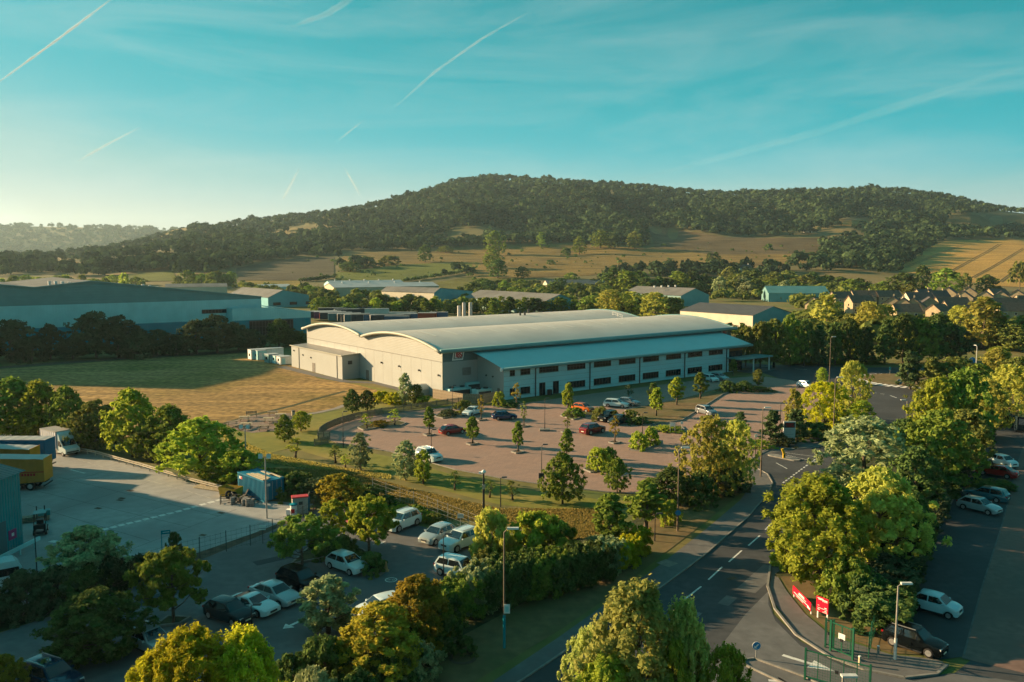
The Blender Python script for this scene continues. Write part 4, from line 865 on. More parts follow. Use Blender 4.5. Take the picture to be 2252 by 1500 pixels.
# ------------------------------------------------------------------ vehicles
m_tyre = mat('tyre_rubber', (0.018, 0.018, 0.019), .85, .1, 6); m_rim = mat('alloy_rim', (0.42, 0.42, 0.42), .35, .1, 6, metal=.6)
m_cglass = mat('car_glass', (0.01, 0.014, 0.017), .05, .05, 1, spec=.9)
m_lampw = mat('headlamp_lens', (0.55, 0.56, 0.56), .1, .05, 4, spec=.8); m_lampr = mat('tail_lamp_lens', (0.28, 0.01, 0.012), .15, .05, 4, spec=.8)
m_plate = mat('number_plate', (0.66, 0.64, 0.52), .5, .05, 4); m_trimblk = mat('black_plastic', (0.03, 0.031, 0.033), .6, .1, 4)
PAINT = {k: mat('paint_' + k, c, .16, .03, 1, metal=mt, coat=.15 if max(c) < .05 else .5, spec=.12 if max(c) < .05 else .3) for k, c, mt in (
    ('white', (0.52, 0.62, 0.63), 0), ('silver', (0.36, 0.42, 0.43), .3), ('black', (0.004, 0.006, 0.007), 0), ('charcoal', (0.02, 0.035, 0.04), .1),
    ('red', (0.30, 0.012, 0.012), 0), ('maroon', (0.13, 0.012, 0.016), 0), ('blue', (0.012, 0.045, 0.12), .2), ('orange', (0.50, 0.11, 0.01), 0), ('navy', (0.012, 0.03, 0.06), .1), ('teal', (0.03, 0.13, 0.16), .2), ('pale_blue', (0.42, 0.56, 0.60), 0), ('steel', (0.22, 0.24, 0.26), .4))}
# length, width, height, belt, bonnet z at nose, bonnet z at screen, screen base x, screen top x, roof rear x, rear base x, tail z, wheel x front, wheel x rear, wheel radius
CAR = {
    'hatch':  (4.2, 1.78, 1.46, .92, .70, .95, 1.02, .30, -1.35, -1.92, .93, 1.30, -1.28, .31),
    'saloon': (4.65, 1.80, 1.44, .90, .68, .94, 1.12, .35, -.95, -1.70, .96, 1.42, -1.28, .32),
    'estate': (4.6, 1.80, 1.50, .92, .70, .95, 1.05, .32, -1.75, -2.15, .95, 1.40, -1.30, .32),
    'suv':    (4.5, 1.86, 1.68, 1.05, .88, 1.08, 1.05, .38, -1.62, -2.05, 1.08, 1.38, -1.32, .37),
    'coupe':  (4.45, 1.80, 1.28, .82, .62, .84, .95, .12, -.62, -1.95, .84, 1.30, -1.12, .33),
    'city':   (3.6, 1.64, 1.48, .92, .76, .98, 1.02, .42, -1.05, -1.62, .95, 1.16, -1.14, .29),
    'boxy':   (4.15, 1.80, 1.62, 1.00, .86, 1.06, .98, .52, -1.62, -1.95, 1.04, 1.28, -1.30, .34),
}
_ccache = {}
def car_meshes(kind):
    if kind in _ccache: return _ccache[kind]
    L, W, H, belt, zn, zs, xa, xb, xc, xd, ztail, wf, wr, R = CAR[kind]; hl, hw = L / 2, W / 2; low = .20
    xs = sorted(set([-hl, -hl + .05, -hl + .18, -hl + .4, hl - .6, hl - .32, hl - .14, hl - .04, hl, xa, xd] + [x + R * 1.22 * math.cos(a) for x in (wf, wr) for a in np.linspace(0, math.pi, 9)] + list(np.linspace(-hl + .5, hl - .7, 7))))
    def ztop(x):
        if x > xa: f = (x - xa) / (hl - xa); return zs - (zs - zn) * f ** 1.6 - (.16 * max(0, (f - .86) / .14) ** 2)
        if x < xd: f = (xd - x) / (hl + xd + 1e-6); return ztail - .06 * f - .18 * max(0, (f - .6) / .4) ** 2 if hl + xd > .12 else ztail - .03
        return np.interp(x, [xd, xa], [ztail, zs])
    def hwid(x): f = abs(x) / hl; return hw * (1 - .20 * max(0, (f - .62) / .38) ** 2.4 - .02 * f)
    def zbot(x):
        z = low + .10 * max(0, (abs(x) / hl - .86) / .14)
        for w in (wf, wr):
            d = abs(x - w)
            if d < R * 1.22: z = max(z, R + math.sqrt(max(0, (R * 1.22) ** 2 - d * d)))
        return z
    g = MB(); K = 9
    for x in xs:
        w, zb, zt = hwid(x), zbot(x), ztop(x); zm = min(zt - .12, max(.55, zb + .03)); zt2 = max(zt, zm + .05)
        half = [(0, max(low, min(zb, .3))), (w * .72, max(low, min(zb, .3))), (w * .985, zb), (w, zm), (w * .985, zm + (zt2 - zm) * .55), (w * .93, zt2 - .02), (w * .80, zt2 + .012), (w * .4, zt2 + .035), (0, zt2 + .04)]
        g.v += [(x, y, z) for y, z in half]
    n = len(xs); S = MB()
    for sgn in (1, -1):
        b = len(S.v); S.v += [(x, y * sgn, z) for x, y, z in g.v]
        for i in range(n - 1):
            for k in range(K - 1):
                q = (b + i * K + k, b + i * K + k + 1, b + (i + 1) * K + k + 1, b + (i + 1) * K + k)
                S.f.append(q if sgn > 0 else q[::-1])
        for i in (0, n - 1): S.f.append(tuple(b + i * K + k for k in range(K)))
    wb, wt = hw * .90, hw * .70; zr = H; A = (xa, zs - .03); B = (xb, zr - .05); C = (xc, zr - .06); D_ = (xd, ztail - .02)
    if kind == 'coupe': C = (xc, zr - .10)
    # greenhouse hull
    hull = MB(); rn = 6; rs = [B[0] + (C[0] - B[0]) * k / rn for k in range(rn + 1)]
    sec = [(A[0], A[1], wb)] + [(x, B[1] + (C[1] - B[1]) * k / rn + .05 * math.sin(math.pi * (k + .35) / (rn + .7)), wt) for k, x in enumerate(rs)] + [(D_[0], D_[1], wb * .96)]
    for x, z, w in sec:
        zb_ = ztop(min(max(x, xd), xa)) - .06
        hull.v += [(x, wb * .995, zb_), (x, w, z), (x, w * .72, z + (.025 if w == wt else .0)), (x, 0, z + (.035 if w == wt else 0)), (x, -w * .72, z + (.025 if w == wt else 0)), (x, -w, z), (x, -wb * .995, zb_)]
    for i in range(len(sec) - 1):
        for k in range(6): hull.f.append((i * 7 + k, i * 7 + k + 1, (i + 1) * 7 + k + 1, (i + 1) * 7 + k))
    S.add(hull.v, hull.f)
    body = S.mesh('body', True, 32)
    P = {}
    def pane(pts, off):
        c = sum((Vector(p) for p in pts), Vector()) / len(pts); return [tuple(Vector(p) + off) for p in pts]
    def lerp(a, b, f): return tuple(a[i] + (b[i] - a[i]) * f for i in range(3))
    def screen(lo, hi, wl_, wh_, off, i0=.10, i1=.93, y=.90):
        a, b = (lo[0], wl_ * y, lo[1]), (hi[0], wh_ * y, hi[1]); a2, b2 = (lo[0], -wl_ * y, lo[1]), (hi[0], -wh_ * y, hi[1])
        return MB().quad(*pane([lerp(a, b, i0), lerp(a, b, i1), lerp(a2, b2, i1), lerp(a2, b2, i0)], Vector(off)))
    P['windscreen'] = [(screen(A, B, wb, wt, (.02, 0, .03)).mesh('windscreen'), m_cglass)]
    P['rear_window'] = [(screen(D_, C, wb * .96, wt, (-.02, 0, .03), .18, .9).mesh('rear_window'), m_cglass)]
    sw = []
    zb2 = (A[1] + D_[1]) / 2 + .05; zt3 = min(B[1], C[1]) - .035
    def side(x, z): f = (z - zb2) / (zr - zb2); return wb * .998 + (wt - wb) * max(0, min(1, f)) + .012
    def xf(z): return A[0] + (B[0] - A[0]) * (z - A[1]) / (B[1] - A[1]) - .13
    def xr(z): return D_[0] + (C[0] - D_[0]) * (z - D_[1]) / (C[1] - D_[1]) + .16
    xm = (A[0] + D_[0]) / 2 - .05
    for sgn in (1, -1):
        for (l0, l1, h0, h1) in ((xm + .05, xf(zb2), xm + .05, xf(zt3)), (xr(zb2), xm - .05, xr(zt3), xm - .05)):
            if h1 - h0 < .12: h0, h1 = (l0 + l1) / 2 - .1, (l0 + l1) / 2 + .1
            sw.append((MB().quad((l0, sgn * side(l0, zb2), zb2), (l1, sgn * side(l1, zb2), zb2), (h1, sgn * side(h1, zt3), zt3), (h0, sgn * side(h0, zt3), zt3)).mesh('side_window'), m_cglass))
    P['side_window'] = sw
    P['headlight'] = [(MB().cbox(hl - .17, s * hw * .64, zn - .08, .26, .30, .13).mesh('headlight'), m_lampw) for s in (1, -1)]
    P['tail_light'] = [(MB().cbox(-hl + .10, s * hw * .68, ztail - .14, .20, .26, .16).mesh('tail_light'), m_lampr) for s in (1, -1)]
    P['number_plate'] = [(MB().cbox(hl + .005, 0, .42, .03, .52, .12).mesh('number_plate'), m_plate), (MB().cbox(-hl - .005, 0, .58, .03, .52, .12).mesh('number_plate'), m_plate)]
    P['grille'] = [(MB().cbox(hl - .0, 0, zn - .15, .05, hw * .75, .14).mesh('grille'), m_trimblk)]
    P['mirror'] = [(MB().cbox(xa - .28, s * (hw + .06), zs + .05, .12, .18, .13).mesh('mirror'), None) for s in (1, -1)]
    P['sill'] = [(MB().cbox(0, s * hw * .955, .26, (wf - wr) - 2.5 * R, .06, .12).mesh('sill'), m_trimblk) for s in (1, -1)]
    wheel_t = MB(); wheel_t.tube([(0, -.11, 0), (0, -.09, 0), (0, .09, 0), (0, .11, 0)], [R * .93, R, R, R * .93], 20)
    tm = wheel_t.mesh('tyre', True, 40)
    rim = MB(); rim.tube([(0, -.125, 0), (0, .125, 0)], [R * .64, R * .64], 16)
    rm = rim.mesh('rim', True, 40)
    spk = MB()
    for k in range(5):
        a = 2 * math.pi * k / 5; 
        for s in (-1, 1): spk.bar((0, s * .128, 0), (R * .55 * math.cos(a), s * .128, R * .55 * math.sin(a)), .02, .03)
    _ccache[kind] = (body, P, tm, rm, wf, wr, R, hw, L, H, xb, xc)
    return _ccache[kind]
def car(kind, paint, c, nose, label, group, rails=False, name='car', cat='car', roof=None):
    body, P, tm, rm, wf, wr, R, hw, L, H, xb, xc = car_meshes(kind)
    a, b = G(*c), G(*nose); d = b - a
    e = thing(name, label, cat, a, math.atan2(d.y, d.x), group); e.location.z = .012
    pm = PAINT[paint]; put('body', body, e, pm)
    for nm, lst in P.items():
        for me, mm in lst: put(nm, me, e, mm or pm)
    for x in (wf, wr):
        for s in (1, -1):
            t = put('wheel', tm, e, m_tyre, (x, s * (hw - .13), R)); put('rim', rm, t, m_rim)
    if roof: MB().cbox((xb + xc) / 2, 0, H + .0, (xb - xc) * .9, hw * 1.25, .05).build('sunroof', roof, e)
    if rails:
        for s in (1, -1): MB().bar((xb - .1, s * hw * .62, H + .05), (xc + .1, s * hw * .62, H + .04), .04, .05).build('roof_rail', m_rim, e)
    return e
GA, GB, GC = 'cars in the lower left car park', 'cars in the factory car park', 'cars in the right-hand car park'
car('hatch', 'white', (763, 1253), (803, 1267), 'white hatchback parked in the shade nose-out beside the planted island', GA)
car('suv', 'black', (660, 1294), (702, 1310), 'glossy black crossover next to the silver saloon in the shade', GA)
car('saloon', 'silver', (604, 1321), (646, 1335), 'silver saloon between the white sports coupe and the black crossover', GA)
car('coupe', 'white', (557, 1343), (597, 1355), 'low white sports coupe between the dark hatchback and silver saloon', GA)
car('hatch', 'charcoal', (504, 1361), (541, 1373), 'dark grey-green hatchback at the lower end of the shaded row', GA)
car('suv', 'navy', (112, 1512), (165, 1530), 'dark navy car with roof rails cut by the bottom edge at left', GA, True)
car('hatch', 'silver', (330, 1425), (362, 1440), 'pale car half hidden under the dark tree at lower left', GA)
car('hatch', 'white', (838, 1352), (800, 1362), 'white car almost hidden behind the rust-tinted trees', GA)
car('suv', 'white', (884, 1160), (848, 1174), 'white four-wheel-drive with roof rails parked by the mesh fence', GA, True)
car('hatch', 'silver', (963, 1188), (930, 1202), 'silver hatchback in sun between two white four-wheel-drives', GA)
car('suv', 'white', (1013, 1203), (976, 1217), 'white crossover in the sun under the pale shrub at row end', GA, True)
car('boxy', 'white', (1008, 1266), (1050, 1276), 'white boxy small car half behind the dark hedge', GA)
car('hatch', 'red', (800, 1152), (765, 1163), 'red car glimpsed through the leaves of the island tree', GA)
car('hatch', 'red', (995, 954), (1016, 951), 'bright red hatchback left of the planter trees in brick car park', GB)
car('saloon', 'white', (1040, 912), (1018, 918), 'white saloon beside the shrub bed near the timber enclosure', GB)
car('hatch', 'blue', (1109, 922), (1130, 921), 'dark blue hatchback alone in the brick car park', GB)
car('hatch', 'orange', (1282, 904), (1302, 907), 'orange hatchback behind the kerbed shrub island', GB)
car('estate', 'white', (1355, 895), (1382, 897), 'white estate car parked next to the grass triangle', GB)
car('hatch', 'steel', (1382, 891), (1400, 893), 'grey hatchback tucked behind the white estate car', GB)
car('suv', 'black', (1337, 925), (1318, 931), 'black four-wheel-drive left of the dark saloon by the hedge bed', GB)
car('saloon', 'charcoal', (1360, 931), (1338, 938), 'dark saloon beside the black four-wheel-drive at hedge bed', GB)
car('suv', 'maroon', (1303, 953), (1323, 949), 'maroon crossover standing alone near the slim planter trees', GB)
car('estate', 'steel', (1553, 911), (1575, 917), 'silver-grey estate by the kerb of the grass triangle', GB)
car('estate', 'white', (1562, 838), (1580, 842), 'white estate below the office windows, left of two', GB)
car('estate', 'silver', (1582, 835), (1600, 838), 'white estate below the office windows, right of two', GB)
car('hatch', 'pale_blue', (1773, 853), (1790, 856), 'pale blue hatchback alone at the far end of the factory car park', GB)
car('suv', 'white', (943, 1012), (965, 1019), 'white car half hidden by saplings at the car park edge', GB, True)
car('city', 'white', (2205, 1025), (2235, 1033), 'small white city car at the top of the right-hand car park', GC)
car('saloon', 'red', (2193, 1047), (2150, 1040), 'dark red saloon facing the hedge in right-hand car park', GC)
car('estate', 'teal', (2168, 1098), (2115, 1088), 'dark teal estate beside the silver hatchback facing the hedge', GC)
car('hatch', 'silver', (2153, 1124), (2195, 1134), 'silver hatchback beside the dark teal estate', GC)
car('city', 'pale_blue', (2056, 1346), (2100, 1358), 'rounded pale blue city car behind the black four-wheel-drive', GC)
car('suv', 'black', (2010, 1426), (2068, 1445), 'black four-wheel-drive with silver rails by the lamp post', GC, True).scale = (.9, .9, .9)
car('suv', 'silver', (590, 738), (600, 740), 'pale car parked outside the glazed warehouse annexe', None)

# ---- box truck, trailers, vans, forklift
def wheel(parent, x, y, r, w=.28):
    t = MB().tube([(x, y - w / 2, r), (x, y - w / 2 + .04, r), (x, y + w / 2 - .04, r), (x, y + w / 2, r)], [r * .92, r, r, r * .92], 18).build('wheel', m_tyre, parent, True, 40)
    MB().tube([(x, y - w / 2 - .02, r), (x, y + w / 2 + .02, r)], [r * .55, r * .55], 12).build('rim', m_rim, t)
a, b = G(140, 998), G(182, 1008); d = b - a
tk = thing('box_truck', 'white curtain-sided box truck with roof fairing parked on the yard edge', 'truck', a, math.atan2(d.y, d.x))
m_curt = mat('curtain_fabric', (0.40, 0.42, 0.46), .7, .05, 1, stripe=((1, 0, 0), .5), bump=.5)
g = MB().box(-3.9, -1.1, .95, .25, 1.1, 3.25); g.build('cargo_box', m_curt, tk)
MB().box(-3.95, -1.13, 3.22, .3, 1.13, 3.32).build('box_roof', mat('grey_roof_panel', (0.34, 0.33, 0.31), .5, .05, 1), tk)
MB().box(-3.95, -1.13, .82, .3, 1.13, .98).build('chassis', m_white, tk)
g = MB()                                      # cab with sloping bonnet
prof_ = [(.35, .45), (2.35, .45), (2.42, .75), (2.38, 1.05), (1.75, 1.32), (1.05, 2.15), (.35, 2.2)]
n = len(prof_); g.v = [(x, -1.0, z) for x, z in prof_] + [(x, 1.0, z) for x, z in prof_]; g.f = [tuple(range(n)), tuple(range(n, 2 * n))[::-1]] + [(i, (i + 1) % n, n + (i + 1) % n, n + i) for i in range(n)]
g.build('cab', PAINT['white'], tk)
g = MB(); prof2 = [(.32, 2.22), (1.0, 2.22), (.75, 2.9), (.32, 3.2)]; g.v = [(x, -1.0, z) for x, z in prof2] + [(x, 1.0, z) for x, z in prof2]; g.f = [(0, 1, 2, 3), (7, 6, 5, 4), (0, 1, 5, 4), (1, 2, 6, 5), (2, 3, 7, 6), (3, 0, 4, 7)]
g.build('roof_fairing', PAINT['pale_blue'], tk)
MB().quad((1.70, -.9, 1.41), (1.70, .9, 1.41), (1.11, .9, 2.12), (1.11, -.9, 2.12)).build('windscreen', m_cglass, tk)
for o in tk.children:
    if o.name.startswith('windscreen'): o.location = (.03, 0, .03)
for s in (-1, 1):
    MB().quad((.5, s * 1.012, 1.35), (1.5, s * 1.012, 1.35), (1.05, s * 1.012, 2.05), (.5, s * 1.012, 2.05)).build('side_window', m_cglass, tk)
    MB().cbox(2.38, s * .72, .95, .16, .32, .2).build('headlight', m_lampw, tk); MB().cbox(1.45, s * 1.16, 1.5, .12, .2, .3).build('mirror', m_trimblk, tk)
    wheel(tk, 1.6, s * .86, .36); wheel(tk, -2.3, s * .86, .36)
MB().cbox(2.43, 0, .62, .06, 1.6, .16).build('grille', m_trimblk, tk)

def trailer(p, ang, L, W, H, wallm, roofm, label, group=None, belly=False, text=False, cat='trailer', stripes=None, simple=False):
    e = thing('lorry_trailer', label, cat, p, ang, group); z0 = 1.05
    if belly:
        g = MB(); n = 16
        def zb(f): return z0 - .30 * math.sin(math.pi * f); 
        def zt(f): return H + .22 * math.sin(math.pi * min(1, f * 1.15)) - .1 * (f > .95)
        for s in (-1, 1):
            g2 = MB()
            for k in range(n + 1): g2.v += [(-L + L * k / n, s * W / 2, zb(k / n)), (-L + L * k / n, s * W / 2, zt(k / n))]
            g2.f = [(2 * k, 2 * k + 1, 2 * k + 3, 2 * k + 2) for k in range(n)]; g2.build('side_curtain', wallm, e)
        g2 = MB()
        for k in range(n + 1): g2.v += [(-L + L * k / n, -W / 2, zt(k / n)), (-L + L * k / n, W / 2, zt(k / n))]
        g2.f = [(2 * k, 2 * k + 1, 2 * k + 3, 2 * k + 2) for k in range(n)]; g2.build('roof', roofm, e, True)
        MB().box(-.02, -W / 2, z0, .03, W / 2, H).build('end_door', stripes or wallm, e); MB().box(-L - .03, -W / 2, z0, -L + .02, W / 2, H).build('front_bulkhead', wallm, e)
        MB().box(-L, -W / 2 - .015, 2.15, 0, -W / 2 - .004, 2.25).build('stripe', m_red, e)
        g = MB(); x = -3.1
        for k in range(7): g.box(x + k * .32, -W / 2 - .02, 1.75, x + k * .32 + .22, -W / 2 - .006, 2.05)
        g.build('lettering', m_red, e)
    else:
        MB().box(-L, -W / 2, z0, -.04, W / 2, H - .06).build('body', wallm, e); MB().box(-L - .02, -W / 2 - .02, H - .05, .02, W / 2 + .02, H).build('roof', roofm, e)
        MB().box(-.03, -W / 2, z0, .01, W / 2, H - .06).build('end_door', stripes or wallm, e)
    if not simple:
        MB().box(-L, -.6, .8, -.1, .6, 1.04).build('chassis', m_black, e); MB().box(-.12, -W / 2, .45, -.02, W / 2, .6).build('under_run_bar', m_dark, e)
        for x in (-1.6, -2.9, -4.2):
            for s in (-1, 1): wheel(e, x, s * (W / 2 - .2), .5, .35)
        for s in (-1, 1): MB().box(-9.5, s * .7 - .07, 0, -9.35, s * .7 + .07, 1.0).build('landing_leg', m_dark, e)
    return e
m_tblue = mat('blue_curtain', (0.0, 0.14, 0.28), .55, .06, .6, stripe=((1, 0, 0), .9), bump=.4); m_troof = mat('trailer_roof', (0.36, 0.37, 0.36), .5, .08, .6, stripe=((1, 0, 0), 1.2), bump=.3)
m_tyel = mat('yellow_curtain', (0.52, 0.18, 0.03), .6, .08, .6, stripe=((1, 0, 0), .7), bump=.3); m_tyel_b = mat('yellow_end', (0.62, 0.26, 0.02), .5, .06, .6)
q = G(113, 1030); trailer(q, math.radians(0), 13.6, 2.5, 4.0, m_tblue, m_troof, 'blue curtain-sided lorry trailer behind the yellow one', 'trailers in the yard', text=True)
q = G(108, 1072); trailer(q, math.radians(8), 13.6, 2.5, 3.75, m_tyel, m_troof, 'yellow double-deck lorry trailer with red stripe by the teal shed', 'trailers in the yard', True, stripes=m_tyel_b)
q = G(80, 1052); trailer(q, math.radians(4), 13.6, 2.5, 3.95, m_tyel, m_troof, 'second yellow trailer squeezed between the blue and the front yellow one', 'trailers in the yard', True, stripes=m_tyel_b)
# lorry park behind the factory
TC = {'white': mat('trailer_white', (0.55, 0.53, 0.50), .5, .06, .5), 'purple': mat('trailer_purple', (0.07, 0.03, 0.10), .5, .06, .5), 'red': mat('trailer_red', (0.36, 0.06, 0.03), .5, .06, .5), 'teal': mat('trailer_teal', (0.01, 0.10, 0.14), .5, .06, .5), 'dark': mat('trailer_dark', (0.02, 0.035, 0.05), .5, .06, .5), 'blue': mat('trailer_blue', (0.015, 0.08, 0.17), .5, .06, .5)}
lot = [(672, 712, 'white', 'dark'), (681, 713, 'white', 'dark'), (691, 714, 'purple', 'purple'), (703, 716, 'red', 'dark'), (722, 718, 'teal', 'teal'), (742, 719, 'white', 'dark'), (757, 721, 'white', 'teal'), (772, 721, 'white', 'dark'), (784, 721, 'dark', 'dark'), (799, 721, 'white', 'blue'), (814, 722, 'white', 'dark'), (830, 721, 'teal', 'dark'), (846, 720, 'white', 'blue'),
       (760, 702, 'blue', 'blue'), (700, 704, 'dark', 'dark'), (790, 706, 'white', 'white'), (735, 707, 'white', 'dark')]
GT = 'lorry trailers parked behind the factory'
for i, (x, y, ce, cw) in enumerate(sorted(lot)):
    trailer(G(x, y - 8), math.radians(180 + 14), 13.6, 2.5, 4.0, TC[cw], m_troof, f'{ordinal(i)} lorry trailer from the left in the park, {ce} end doors', GT, stripes=TC[ce], simple=True)
for (x, y, cw, L, lb) in ((868, 712, 'white', 11, 'cream-sided trailer broadside at the back of the lorry park'), (915, 706, 'white', 12, 'long cream trailer near the trees right of lorry park'), (960, 708, 'red', 8, 'orange-red trailer at the right end of the lorry park'), (985, 706, 'blue', 8, 'blue trailer rightmost in the lorry park by the trees'), (822, 688, 'dark', 13.6, 'dark trailer farthest back in the lorry park'), (900, 716, 'blue', 10, 'bright blue trailer just above the factory roof edge')):
    trailer(G(x, y), math.radians(-4), L, 2.5, 3.9, TC[cw], TC['white'] if cw == 'red' else m_troof, lb, GT, simple=True)
e = thing('lorry_cab', 'white lorry cab parked alone right of the lorry park', 'lorry', G(850, 690), math.radians(-20))
MB().box(-1, -1.2, .6, 1.2, 1.2, 3.4).build('cab', m_white, e); MB().quad((1.22, -1.0, 1.9), (1.22, 1.0, 1.9), (1.22, 1.0, 3.0), (1.22, -1.0, 3.0)).build('windscreen', m_cglass, e); MB().box(-4, -.5, .7, -1, .5, 1.0).build('chassis', m_black, e)
for x in (.5, -3.2): 
    for s in (-1, 1): wheel(e, x, s * 1.0, .5)
# white van at the left edge
a = G(-25, 1302); van = thing('white_van', 'white panel van cut by the left edge beside the dark hedge', 'van', a, math.radians(38))
prof_ = [(-2.7, .35), (2.45, .35), (2.55, .9), (2.5, 1.3), (2.3, 2.0), (1.9, 2.45), (-2.6, 2.5)]; g = MB(); n = len(prof_)
for y_, k in ((-1.0, 1), (-.9, .0), (.9, 0), (1.0, 1)): pass
g.v = [(x, -.98 + (.14 if z > 2 else 0), z) for x, z in prof_] + [(x, .98 - (.14 if z > 2 else 0), z) for x, z in prof_]; g.f = [tuple(range(n)), tuple(range(n, 2 * n))[::-1]] + [(i, (i + 1) % n, n + (i + 1) % n, n + i) for i in range(n)]
g.build('body', PAINT['white'], van)
MB().quad((2.53, -.8, 1.35), (2.53, .8, 1.35), (2.34, .74, 2.0), (2.34, -.74, 2.0)).build('rear_window', m_cglass, van)
for s in (-1, 1): MB().quad((-.2, s * .99, 1.35), (2.2, s * .99, 1.35), (2.1, s * .92, 1.95), (-.2, s * .92, 1.95)).build('side_window', m_cglass, van); MB().box(2.4, s * .85 - .1, .8, 2.58, s * .85 + .1, 1.2).build('tail_light', m_lampr, van)
for x in (1.6, -1.8):
    for s in (-1, 1): wheel(van, x, s * .86, .35)
MB().box(-1.2, -.4, 2.49, .1, .4, 2.56).build('roof_vent', m_black, van)
e = thing('parked_van', 'dark van in shadow at the far right edge beyond the hedge', 'van', G(2240, 945), math.radians(75))
g = MB(); g.v = [(x, -1.0, z) for x, z in prof_] + [(x, 1.0, z) for x, z in prof_]; g.f = [tuple(range(n)), tuple(range(n, 2 * n))[::-1]] + [(i, (i + 1) % n, n + (i + 1) % n, n + i) for i in range(n)]; g.build('body', PAINT['charcoal'], e)
for x in (1.6, -1.8):
    for s in (-1, 1): wheel(e, x, s * .88, .35)
MB().quad((-2.72, -.8, 1.3), (-2.72, .8, 1.3), (-2.64, .8, 2.2), (-2.64, -.8, 2.2)).build('windscreen', m_cglass, e)
# forklift by the shed
fl = thing('forklift', 'teal forklift truck standing beside the corrugated shed', 'forklift', G(90, 1172), math.radians(115))
m_fk = mat('forklift_teal', (0.05, 0.24, 0.25), .4, .06, 1)
MB().box(-1.0, -.55, .35, .7, .55, 1.0).build('body', m_fk, fl); MB().box(-1.15, -.52, .3, -.8, .52, 1.15).build('counterweight', m_black, fl); MB().box(-.4, -.3, 1.0, .1, .3, 1.45).build('seat', m_black, fl)
for x, y_ in ((-.75, .5), (-.75, -.5), (.55, .5), (.55, -.5)): MB().bar((x, y_, 1.0), (x * .8, y_, 2.1), .07).build('guard_post', m_black, fl)
MB().box(-.7, -.55, 2.1, .55, .55, 2.16).build('overhead_guard', m_fk, fl)
for s in (-.35, .35): MB().bar((.85, s, .15), (.9, s, 2.5), .1).build('mast_rail', m_dark, fl); MB().box(.9, s - .06, .1, 2.0, s + .06, .15).build('fork', m_dark, fl)
for x, r in ((.55, .33), (-.7, .27)):
    for s in (-1, 1): wheel(fl, x, s * .5, r, .22)
pl = thing('pallet_stack', 'pallets and boards lying between the shed and the forklift', 'pallets', G(80, 1146), math.radians(25))
for k in range(3): MB().box(-1.4, -.5 + k * .05, .1 + k * .16, 1.2, .5, .22 + k * .16).build('pallet', m_wood, pl)
MB().box(.2, -.3, .56, 1.3, .4, 1.1).build('crate', m_fk, pl)
# ------------------------------------------------------------------ yard clutter, containers
m_cont = mat('container_blue', (0.0, 0.15, 0.25), .5, .1, .8)
ct_a, ct_b = G(584, 1107), G(524, 1083); d = (ct_a - ct_b); CT = thing('shipping_container', 'blue corrugated shipping container with planks on its roof', 'container', ct_b, math.atan2(d.y, d.x))
CL, CW, CHT = 6.05, 2.44, 2.45
g = MB()
nrib = 20
for side_y in (0.0, CW):
    pts = []
    for k in range(nrib):
        x = .12 + (CL - .24) * k / nrib; w = (CL - .24) / nrib
        pts += [(x, 0), (x + w * .35, 0), (x + w * .5, .07), (x + w * .85, .07)]
    pts.append((CL - .12, 0))
    g = MB()
    for (x0, o0), (x1, o1) in zip(pts, pts[1:]):
        y0 = side_y + (o0 if side_y == 0 else -o0); y1 = side_y + (o1 if side_y == 0 else -o1); g.quad((x0, y0, .12), (x1, y1, .12), (x1, y1, CHT - .1), (x0, y0, CHT - .1))
    g.build('ribbed_side', m_cont, CT)
MB().box(.02, .02, .1, .06, CW - .02, CHT - .1).build('end_panel', m_cont, CT); MB().box(.0, .0, CHT - .12, CL, CW, CHT - .04).build('roof', m_cont, CT)
for x in (.06, CL - .06):
    for y_ in (.06, CW - .06): MB().cbox(x, y_, CHT / 2, .13, .13, CHT).build('corner_post', m_cont, CT)
for y_ in (.0, CW): MB().bar((0, y_, .12), (CL, y_, .12), .14, .16).build('bottom_rail', m_cont, CT); MB().bar((0, y_, CHT - .05), (CL, y_, CHT - .05), .12, .12).build('top_rail', m_cont, CT)
for k in (0, 1):
    dr = MB().box(CL - .04, .1 + k * (CW - .2) / 2 + .02, .18, CL + .02, .1 + (k + 1) * (CW - .2) / 2 - .02, CHT - .14).build('door', m_cont, CT)
    for j in (0, 1): MB().tube([(CL + .05, .1 + k * (CW - .2) / 2 + .3 + j * .55, .2), (CL + .05, .1 + k * (CW - .2) / 2 + .3 + j * .55, CHT - .15)], [.025, .025], 6).build('lock_bar', m_steel, dr)
MB().box(.35, -.012, 1.75, 1.05, -.004, 2.05).build('notice', m_white, CT); MB().box(.72, -.02, 1.75, 1.0, -.013, 2.02).build('notice_panel', m_red, CT); MB().box(CL + .022, .3, 1.8, CL + .03, .7, 2.1).build('notice', m_white, CT)
cy = CHT - .03
for i, (x0, y0, x1, y1, w) in enumerate(((1.7, .35, 5.6, .25, .32), (1.9, .75, 5.7, .65, .3), (2.5, 1.05, 5.4, 1.0, .28), (3.6, 2.2, 6.0, 2.1, .25), (2.1, 1.9, 4.2, 1.8, .3))):
    p = CT.matrix_basis @ Vector((0, 0, 0)); th = math.atan2(d.y, d.x); R_m = Matrix.Rotation(th, 3, 'Z')
    A_ = ct_b + R_m @ Vector((x0, y0, cy + .06 + .02 * i)); B_ = ct_b + R_m @ Vector((x1, y1, cy + .06 + .02 * i))
    tag(MB().bar(A_, B_, w, .06).build('plank', m_wood_pale), f'{ordinal(i)} pale plank on the blue container roof counting from the yard side', 'plank', 'planks on the container')
def prop(name, label, cat, px, py, rz=0., group=None): return thing(name, label, cat, G(px, py), rz, group)
